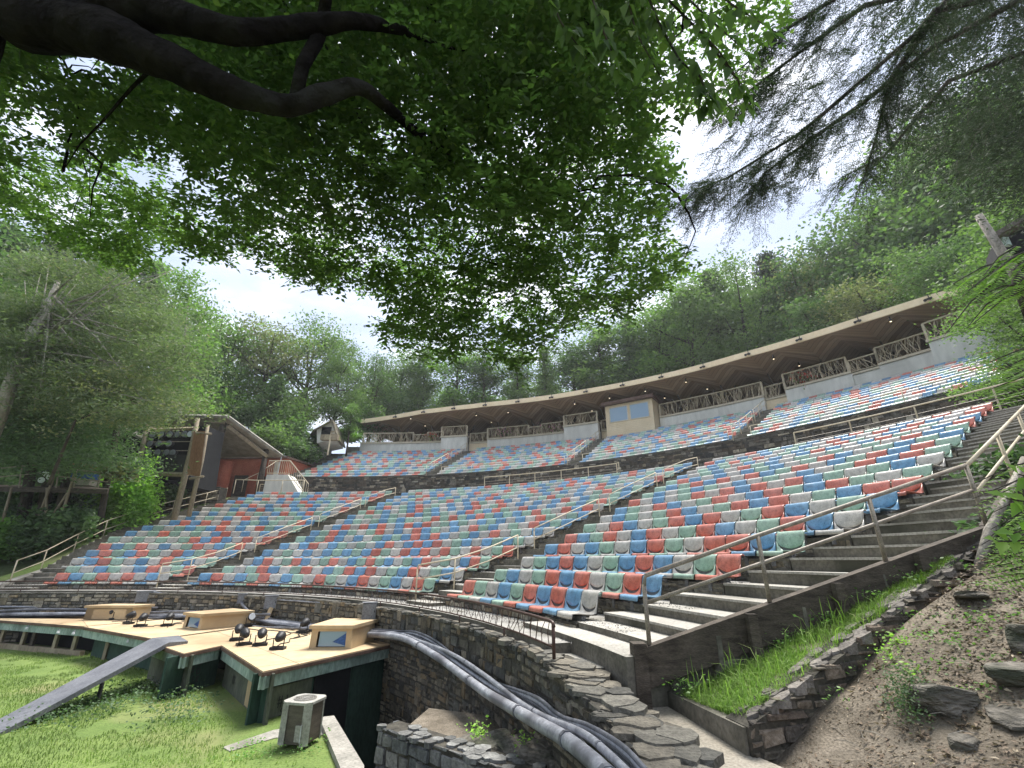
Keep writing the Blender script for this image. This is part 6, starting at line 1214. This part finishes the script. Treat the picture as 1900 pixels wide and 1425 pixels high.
for i in range(95):
    for _ in range(60):
        x, y = rb_.uniform(0, 1400), rb_.uniform(-60, 640)
        if inside(CAN, x, y): break
    e1 = at_t(x, y, rb_.uniform(4.2, 7.5)); s0 = min(src, key=lambda p: np.linalg.norm(p-e1)+rb_.uniform(0, 1)); md = lerp(s0, e1, .5)+V(rb_.uniform(-.2, .2), rb_.uniform(-.2, .2), rb_.uniform(0, .35)); L_ = float(np.linalg.norm(e1-s0))
    q.tube([s0, lerp(s0, md, .5)+V(0, 0, .06), md, lerp(md, e1, .5)+V(rb_.uniform(-.1, .1), 0, .05), e1], [min(.03, .008+L_*.006), .014, .010, .007, .003], 5); src += [md, e1]
q.build('trunk', M['darkbark'], beech, True)
P, D, NR, LL = [], [], [], []
rg = np.random.default_rng(5); cnt = 0; tries = 0
def spray(p, dirv, nrm, nleaf, ll):
    dirv = unit(dirv); nrm = unit(nrm-dirv*np.dot(nrm, dirv)); side = np.cross(dirv, nrm); L_ = .035*nleaf
    for k in range(nleaf):
        f = (k+.5)/nleaf; sgn = 1 if k % 2 else -1; b = p+dirv*L_*f-nrm*.05*f*f
        dd = dirv*.75+side*sgn*.9+rg.normal(size=3)*.22; P.append(b+rg.normal(size=3)*.008); D.append(dd); NR.append(nrm+rg.normal(size=3)*.42); LL.append(ll*rg.uniform(.7, 1.15)*(1-.25*abs(f-.5)))
while cnt < 15500 and tries < 60000:
    tries += 1
    x, y = rg.uniform(-60, 1470), rg.uniform(-200, 700)
    jx, jy = x+rg.normal()*7, y+rg.normal()*7
    if not inside(CAN, jx, jy): continue
    dn = 1.0
    for hx, hy, a, b, f in HOLES:
        dd = ((x-hx)/a)**2+((y-hy)/b)**2
        if dd < 1: dn = min(dn, f)
        elif dd < 2: dn = min(dn, f+(1-f)*(dd-1))
    nv = mnoise.noise(Vector((x*.011, y*.014, 3.1)))+.5*mnoise.noise(Vector((x*.03, y*.035, 7.7)))
    dn *= min(1.2, max(.5, 1.0+1.2*nv))
    if y > 380: dn *= .95
    if rg.random() > dn: continue
    t = rg.uniform(4.0, 8.0) if y < 420 else rg.uniform(5, 8.5)
    if x < 330 and y > 300: t = rg.uniform(6.0, 9)
    c = at_t(x, y, t); a = rg.random()*2*pi; dv = np.array([cos(a), sin(a), -.25+rg.normal()*.2])
    spray(c-dv*.2, dv, np.array([rg.normal()*.25, -.35+rg.normal()*.25, 1.0]), int(rg.integers(9, 15)), .094); cnt += 1
print('canopy sprays', cnt, tries)
def flush(name, mat, parent, wf=.55):
    A = np.array(P); Vv, F = leaves(A, np.array(D), np.array(NR), np.array(LL), np.array(LL)*wf); P.clear(); D.clear(); NR.clear(); LL.clear(); return make_obj(name, np_mesh(name, Vv-np.array(parent.location), F, M[mat]), parent)
flush('crown', 'beech', beech)
# low near branch with large leaves, upper right
nb = empty('leafy_branch', tuple(at_t(1180, -60, 2.4)), label='near leafy branch with large drooping leaves at the top centre right', cat='branch'); q = MB(tuple(nb.location))
tw = [(1180, -60, 1230, 60, 1290, 160), (1200, -80, 1300, 20, 1400, 110), (1150, -60, 1180, 60, 1240, 170), (1250, -80, 1360, 10, 1440, 60), (1210, 20, 1260, 110, 1370, 215), (1240, 0, 1330, 90, 1400, 190), (1080, -60, 1120, 60, 1150, 130), (1000, -60, 1040, 40, 1090, 110), (1300, 60, 1370, 150, 1385, 205), (1290, 120, 1310, 170, 1310, 200)]
for a in tw:
    tt = rg.uniform(2.0, 2.7); c = [at_t(a[0], a[1], tt), at_t(a[2], a[3], tt), at_t(a[4], a[5], tt+.1)]; q.tube(c, [.008, .005, .002], 5)
    for k in range(22):
        f = k/21; b = lerp(c[0], c[1], f*2) if f < .5 else lerp(c[1], c[2], f*2-1); sgn = 1 if k % 2 else -1; dv = unit(c[2]-c[0])
        P.append(b+rg.normal(size=3)*.015); D.append(dv*.5+V(sgn*.5, rg.normal()*.3, -.55)); NR.append(V(rg.normal()*.35, -.8, .7+rg.normal()*.3)); LL.append(rg.uniform(.08, .12))
q.build('twigs', M['bark'], nb); flush('leaves', 'beech', nb, .58)
# ---------------------------------------------------------------- overhanging hemlock at the upper right
hb = empty('hemlock_tree', (10.5, 3.0, 1.0), label='tall dark hemlock at the top right with feathery branches reaching left', cat='tree'); q = MB(tuple(hb.location))
q.tube([V(10.5, 3.0, .3), V(10.5, 3.0, 6), V(10.6, 3.0, 14)], [.32, .26, .15], 12)
HB = [[(1900, -60, 6.2), (1605, 10, 5.8), (1480, 100, 5.7), (1330, 215, 5.8)], [(2000, -40, 6.4), (1735, 20, 6), (1700, 62, 6), (1520, 218, 5.8), (1480, 250, 5.8), (1350, 330, 5.9), (1290, 352, 6)], [(2000, -60, 6.6), (1725, 92, 6.2), (1600, 192, 6), (1500, 262, 5.9), (1420, 320, 5.9), (1392, 365, 6)], [(2000, 60, 6.6), (1760, 150, 6.6), (1640, 290, 6.6), (1560, 330, 6.7)],
      [(1800, -60, 6), (1650, 150, 6), (1630, 240, 6.1), (1600, 340, 6.2)], [(1900, -100, 5.4), (1560, -10, 5.6), (1450, 60, 5.7), (1360, 140, 5.9)]]
NP, ND = [], []
hang = []
for br in HB:
    pts = [at_t(*b) for b in br]; q.tube(pts, list(np.linspace(.042, .007, len(pts))), 7)
    for i in range(1, len(pts)):
        for k in range(22):
            f = rg.random(); b = lerp(pts[i-1], pts[i], f); bd = unit(pts[i]-pts[i-1]); L_ = rg.uniform(.25, .85); dv = unit(bd*.6+np.array([rg.normal()*.35, rg.normal()*.5, -.55+rg.normal()*.3])); hang.append((b, dv, L_))
def hem_poly(n, poly, t0, t1, ln=(.3, .8)):
    k = 0
    while k < n:
        x, y = rg.uniform(1180, 1980), rg.uniform(-200, 460)
        if not inside(poly, x, y): continue
        k += 1; hang.append((at_t(x, y, rg.uniform(t0, t1)), unit(np.array([-.5+rg.normal()*.4, rg.normal()*.5, -.55+rg.normal()*.25])), rg.uniform(*ln)))
hem_poly(620, [(1690, -200), (1990, -200), (1990, 430), (1900, 380), (1820, 330), (1760, 350), (1700, 290), (1660, 240), (1700, 60)], 6, 9.5)
hem_poly(120, [(1450, 20), (1700, -60), (1700, 260), (1640, 300), (1560, 260), (1480, 150)], 5.6, 6.6)
hem_poly(115, [(1235, 395), (1290, 330), (1430, 290), (1540, 300), (1470, 360), (1380, 350), (1300, 400)], 5.8, 6.6, (.2, .5))
hem_poly(90, [(1330, 225), (1450, 120), (1530, 180), (1420, 270), (1330, 300)], 5.6, 6.4, (.25, .5))
for b, dv, L_ in hang:
    e1 = b+dv*L_+V(0, 0, -.12*L_); q.tube([b, lerp(b, e1, .5)+V(0, 0, .02), e1], [.004, .003, .001], 3, cap=False); sd_ = unit(np.cross(dv, V(0, 0, 1))); nt_ = max(4, int(L_/.035))
    for k in range(nt_):
        f = (k+.5)/nt_; tb_ = lerp(b, e1, f); sg = 1 if k % 2 else -1; tl = .17*(1-.55*f)*rg.uniform(.6, 1.2); td = unit(dv*.8+sd_*sg*.8+rg.normal(size=3)*.2+V(0, 0, -.2)); m_ = int(tl/.009)
        if m_ < 1: continue
        ff = (np.arange(m_)+.5)/m_; pp_ = tb_+td*tl*ff[:, None]; s2 = unit(np.cross(td, rg.normal(size=3)*.3+V(0, 0, 1))); al = np.where(np.arange(m_) % 2, 1, -1)[:, None]; NP.append(pp_); ND.append(td*.45+s2*al+rg.normal(size=(m_, 3))*.2)
q.build('trunk', M['bark'], hb)
MP = []
while len(MP) < 420:
    x, y = rg.uniform(1600, 2000), rg.uniform(-200, 440)
    if inside([(1690, -200), (1990, -200), (1990, 440), (1900, 400), (1830, 340), (1770, 350), (1700, 280), (1680, 200), (1650, 60)], x, y): MP.append(at_t(x, y, rg.uniform(8, 12)))
MP = np.concatenate([c+rg.normal(size=(110, 3))*np.array([.3, .3, .12]) for c in MP]); Vq, Fq = cards(MP, .085, .5, .3, rg); make_obj('inner_foliage', np_mesh('inner_foliage', Vq-np.array(hb.location), Fq, M['hemlock']), hb)
NP = np.concatenate(NP); ND = unit(np.concatenate(ND)); print('needles', len(NP)); S_ = unit(np.cross(ND, rg.normal(size=ND.shape)+np.array([0, 0, 1.]))); ln_ = .03; wd_ = .0075
Vv = np.stack([NP-S_*wd_*.5, NP+ND*ln_*.5-S_*wd_*.5, NP+ND*ln_, NP+ND*ln_*.5+S_*wd_*.5], 1).reshape(-1, 3); make_obj('crown', np_mesh('crown', Vv-np.array(hb.location), np.arange(len(Vv)).reshape(-1, 4), M['hemlock']), hb)
# ---------------------------------------------------------------- fronds at the right edge
def frond(p0, p1, nl, ll, sag=.1):
    p0, p1 = np.array(p0), np.array(p1); ax = unit(p1-p0); sd_ = unit(np.cross(ax, V(0, -.3, 1)))
    for k in range(nl):
        f = (k+.5)/nl; b = lerp(p0, p1, f)-V(0, 0, sag*f*f)
        for sg in (-1, 1): P.append(b); D.append(ax*.55+sd_*sg+V(0, 0, -.25)+rg.normal(size=3)*.08); NR.append(V(0, -.5, 1)+rg.normal(size=3)*.2); LL.append(ll*(1-.5*abs(f-.4))*rg.uniform(.85, 1.1))
def frondplant(label, specs, mat='fern', wf=.3, lam=.05):
    r = empty('frond_shrub', tuple(specs[0][0]), label=label, cat='shrub', group='fronds hanging at the right edge'); q = MB(tuple(r.location))
    for p0, p1, nl, ll in specs: q.tube([p0, lerp(np.array(p0), np.array(p1), .5), np.array(p1)-V(0, 0, .05)], [.006, .004, .002], 5); frond(p0, p1, nl, ll)
    q.build('stems', M['bark'], r); flush('leaflets', mat, r, wf)
sp_ = []
for i in range(12):
    x0, y0 = rg.uniform(1880, 1990), rg.uniform(455, 540); a = rg.uniform(.5, 1); sp_.append((at_t(x0, y0, 2.6), at_t(x0-125*a, y0+60*a+rg.normal()*18, 2.4+rg.normal()*.1), 24, .055))
sp_.append((at_t(1850, 520, 2.5), at_t(1752, 600, 2.4), 14, .06)); sp_.append((at_t(1870, 540, 2.5), at_t(1790, 590, 2.4), 14, .06))
frondplant('large bright green fronds crossing the right end of the curved roof', sp_)
sp_ = [(at_t(1960, 640+i*18, 2.5), at_t(1830+12*(i % 3), 655+i*17, 2.4), 16, .065) for i in range(5)]
frondplant('green fronds at the right edge below the upper seats', sp_)
sp_ = [(at_t(1950+rg.uniform(-20, 40), 850+i*13, 2.6), at_t(1812+rg.uniform(-14, 45), 880+i*14, 2.5), 17, .045) for i in range(12)]
frondplant('finer bright fronds beside the bend of the handrail', sp_, wf=.34)
sp_ = [(at_t(1960, 1000+i*9, 2.6), at_t(1815+rg.uniform(-10, 40), 1000+i*7, 2.5), 15, .05) for i in range(10)]
frondplant('lowest green fronds above the layered boulders at right', sp_)
bl = empty('leafy_sapling', tuple(at_t(1960, 960, 2.3)), label='sapling twig with broad bright leaves in front of the stairs at right', cat='sapling'); q = MB(tuple(bl.location))
for (x0, y0, x1, y1) in ((1960, 940, 1868, 925), (1960, 1000, 1850, 1005), (1960, 960, 1880, 990), (1960, 1030, 1895, 1050), (1970, 900, 1890, 880)):
    c0, c1 = at_t(x0, y0, 2.2), at_t(x1, y1, 2.15); q.tube([c0, c1], [.006, .003], 5)
    for k in range(7): b = lerp(c0, c1, .4+.6*k/6); P.append(b); D.append(unit(c1-c0)*(.3+(k == 6))+V(rg.normal()*.5, rg.normal()*.3, (-.6 if k % 2 else .5))); NR.append(V(rg.normal()*.3, -.8, .8)); LL.append(rg.uniform(.07, .1))
q.build('twigs', M['bark'], bl); flush('leaves', 'fern', bl, .55)

# ================================================================== small ground cover
def blades(name, pts, h, mat, label, w_=.006, kindlab=None, lean=.5):
    n = len(pts); a = RNG.random(n)*2*pi; d = np.stack([np.cos(a), np.sin(a), np.zeros(n)], 1); hh = (h*(.5+RNG.random(n)))[:, None]; ln = lean*RNG.random(n)[:, None]
    S_ = np.stack([-d[:, 1], d[:, 0], np.zeros(n)], 1)*w_; U_ = np.array([[0, 0, 1.]])
    Vv = np.stack([pts-S_, pts+S_, pts+U_*hh*.6+d*hh*ln*.4+S_*.8, pts+U_*hh*.6+d*hh*ln*.4-S_*.8, pts+U_*hh*(1-.35*ln)+d*hh*ln*1.1], 1).reshape(-1, 3); b = np.arange(n)[:, None]*5
    F = np.concatenate([b+np.array([[0, 1, 2, 3]]), b+np.array([[3, 2, 4, 4]])], 0)
    me = bpy.data.meshes.new(name); fl = [list(f) for f in (b+np.array([[0, 1, 2, 3]])).tolist()]+(b+np.array([[3, 2, 4]])).tolist(); me.from_pydata(Vv.tolist(), [], fl); me.materials.append(M[mat]); me.update(); return tag(make_obj(name, me), label, 'grass', kind='stuff')
# planting bed
n = 26000; x = 1.72+3.1*RNG.random(n)**1.25; lo = np.where(x > 1.9, 4.46+.32*(x-1.9), 5.4-(x-1.68)/.22*1.0); y = lo+(5.46-lo)*RNG.random(n)
keep = np.array([mnoise.noise(Vector((float(a)*2.2, float(b)*2.2, 0)))*.9+.62 > random.random() for a, b in zip(x, y)]) & (y < 5.45-.0*x); x, y = x[keep], y[keep]
blades('grass', np.stack([x, y, -1.2+.405*(x-1.8)-.05], 1), .08, 'grassblade', 'tufted bright grass growing in the sloping bed beside the stairs', .003, lean=1.3)
n = 150; x = 1.75+1.9*RNG.random(n); lo = np.where(x > 1.9, 4.46+.32*(x-1.9), 5.0); y = lo+(5.44-lo)*RNG.random(n); blades('tall_grass', np.stack([x, y, -1.2+.405*(x-1.8)-.05], 1), .24, 'grassblade', 'taller arching grass blades in the planting bed', .005, lean=1.3)
# lawn blades
n = 90000; x = -16+13.6*RNG.random(n); y = 6.5+9.5*RNG.random(n)
def line_right(x_, y_): return x_ < np.interp(y_, [5, 7.5, 8.3, 9.3, 12, 20], [-1.8, -2.3, -4.25, -4.6, -7.0, -12.8])
keep = line_right(x, y) & ((((x+3.0)/1.0)**2+((y-7.6)/.4)**2 > .8) & (((x+4.4)/.85)**2+((y-8.9)/.45)**2 > .8) & (((x+5.4)/.85)**2+((y-10.1)/.4)**2 > .8) | (RNG.random(n) < .3)) & (np.hypot(x-CX, y-CY) < 16); x, y = x[keep], y[keep]; keep = np.array([mnoise.noise(Vector((float(a)*.8, float(b)*.8, 2)))+mnoise.noise(Vector((float(a)*3, float(b)*3, 5)))*.5 > -.28 for a, b in zip(x, y)]); x, y = x[keep], y[keep]
blades('lawn_grass', np.stack([x, y, np.full(len(x), -2.6)], 1), .045, 'lawnblade', 'short patchy grass of the lawn in front of the stage', .005, lean=.8)
def weeds(label, pts_, n, size, mat='bush', s=.12, h=.1):
    P_ = np.concatenate([np.array(p)+RNG.normal(size=(n, 3))*np.array([s, s, h*.4])+[0, 0, h*.6] for p in pts_]); Vv, F = cards(P_, size, .6, .6); o = tuple(pts_[0]); r = make_obj('weeds', np_mesh('weeds', Vv-np.array(o), F, M[mat])); r.location = o; return tag(r, label, 'weeds')
weeds('low weeds along the foot of the ramp and stage wall', [at_z(x, y, -2.6) for x, y in ((170, 1305), (210, 1318), (260, 1300), (300, 1290), (340, 1305), (120, 1330), (255, 1280), (330, 1335), (90, 1345))], 260, .055, 'duskbush', .35, .16)
weeds('weeds growing at the base of the air conditioner', [(-3.5, 8.05, -2.6), (-3.0, 8.1, -2.6), (-3.9, 8.35, -2.6), (-2.95, 8.5, -2.6), (-3.75, 8.0, -2.6)], 90, .035, 'bush', .13, .09)
weeds('small green weeds among the rocks under the pipes', [(-.45, 6.85, -2.05), (-.4, 6.7, -2.0), (.1, 6.2, -1.95)], 60, .04, 'fern', .07, .14)
weeds('leafy weeds at the foot of the dark stair beam', [(2.9, 5.42, -.8), (3.3, 5.42, -.62), (3.9, 5.4, -.4), (4.3, 5.4, -.22), (1.75, 5.3, -1.2), (4.7, 5.3, -.1)], 110, .035, 'bush', .12, .1)
weeds('leafy green seedling climbing the sloping planter wall', [on_dirt(x, y) for x, y in ((1640, 1210), (1655, 1225), (1670, 1200), (1690, 1250), (1665, 1190))], 42, .032, 'fern', .05, .06)
weeds('dark bushy weed in front of the layered boulder', [on_dirt(x, y) for x, y in ((1680, 1300), (1695, 1320), (1680, 1335), (1700, 1350), (1705, 1310))], 230, .022, 'duskbush', .06, .2)
weeds('scattered green seedlings around the layered boulders', [on_dirt(x, y) for x, y in ((1600, 1250), (1730, 1180), (1780, 1200), (1700, 1150), (1840, 1180), (1860, 1240), (1790, 1150), (1620, 1180), (1760, 1240), (1870, 1130), (1550, 1300), (1830, 1290))], 45, .028, 'bush', .09, .08)
weeds('yellowish ground leaves on the dirt slope below the fronds', [(x_, y_, dirt_z(x_, y_)) for x_, y_ in ((3.9, 4.3), (4.3, 4.5), (4.6, 4.2), (4.9, 4.7), (4.1, 4.0), (5.3, 4.6), (4.5, 3.7), (5.0, 5.1), (5.4, 5.2), (3.5, 4.35))], 80, .032, 'bush', .16, .07)
n = 11000; x = 2.1+3.8*RNG.random(n); y = 2.6+2.7*RNG.random(n); keep = (y < 4.15+.32*(x-1.8)) & np.array([mnoise.noise(Vector((float(a)*1.5, float(b)*1.5, 9)))+.1+.25*(a-2) > random.random()-.3 for a, b in zip(x, y)]); x, y = x[keep], y[keep]
z = np.array([dirt_z(a, b)+.012 for a, b in zip(x, y)]); n = len(x); a = RNG.random(n)*2*pi; D_ = np.stack([np.cos(a), np.sin(a), RNG.normal(size=n)*.25], 1)
Vv, F = leaves(np.stack([x, y, z], 1), D_, np.array([[0, 0, 1.]])+RNG.normal(size=(n, 3))*.35, .028+.035*RNG.random(n), .012+.012*RNG.random(n)); tag(make_obj('leaf_litter', np_mesh('leaf_litter', Vv, F, M['litter'])), 'dead brown leaves scattered over the dirt slope', 'leaf litter', kind='stuff')
n = 12000; x = 2.0+3.6*RNG.random(n); y = 2.6+2.9*RNG.random(n); keep = y < 4.2+.32*(x-1.8); x, y = x[keep], y[keep]; z = np.array([dirt_z(a, b)+.006 for a, b in zip(x, y)]); Vv, F = cards(np.stack([x, y, z], 1), .016, .7, .6); tag(make_obj('ground_debris', np_mesh('ground_debris', Vv, F, M['litter'])), 'fine bark crumbs and grit on the dirt slope', 'debris', kind='stuff')
q = MB(); rr = random.Random(8)
for i in range(60):
    x, y = rr.uniform(2.3, 5), rr.uniform(3, 4.6); a = rr.random()*6; L_ = rr.uniform(.05, .22); z = dirt_z(x, y)+.015; q.tube([(x, y, z), (x+cos(a)*L_*.5, y+sin(a)*L_*.5, z+.02), (x+cos(a)*L_, y+sin(a)*L_, z+.005)], .0025, 4)
tag(q.build('fallen_twigs', M['palebark']), 'thin dry twigs lying on the leaf litter', 'twigs', kind='stuff')
n = 5000; th_ = 5+67*RNG.random(n); R_ = 17.0+.5*RNG.random(n); P_ = np.stack([CX+R_*np.sin(np.radians(th_)), CY+R_*np.cos(np.radians(th_)), np.full(n, G+.008)], 1)
k = RNG.integers(1, 8, n*2); tt = 45+28*RNG.random(n*2); rr2 = np.array([RL[i]-.45+.45*random.random() for i in k-1]); P2 = np.stack([CX+rr2*np.sin(np.radians(tt)), CY+rr2*np.cos(np.radians(tt)), np.array([TZ[i]+.008 for i in k-1])], 1)
P_ = np.concatenate([P_, P2]); Vv, F = cards(P_, .022, .6, .8); tag(make_obj('gravel', np_mesh('gravel', Vv, F, M['gravel'])), 'loose pale gravel chips on the walkway and lower treads', 'gravel', kind='stuff')

# ================================================================== added scattering volume, imitates lens glare paling the far trees
if VEIL > 0:
    hz = MB(); hz.box((0, 70, 36.5), (540, 400, 88)); ho = hz.build('veil_volume', bpy.data.materials.new('veil_volume')); ho['kind'] = 'stuff'; hm = ho.data.materials[0]; hm.use_nodes = True; t = hm.node_tree; t.nodes.clear()
    oo = t.nodes.new('ShaderNodeOutputMaterial'); pv = t.nodes.new('ShaderNodeVolumePrincipled'); pv.inputs['Density'].default_value = VEIL; pv.inputs['Color'].default_value = (.93, .95, 1, 1); pv.inputs['Anisotropy'].default_value = .3
    t.links.new(pv.outputs[0], oo.inputs['Volume']); SC.cycles.volume_bounces = 0
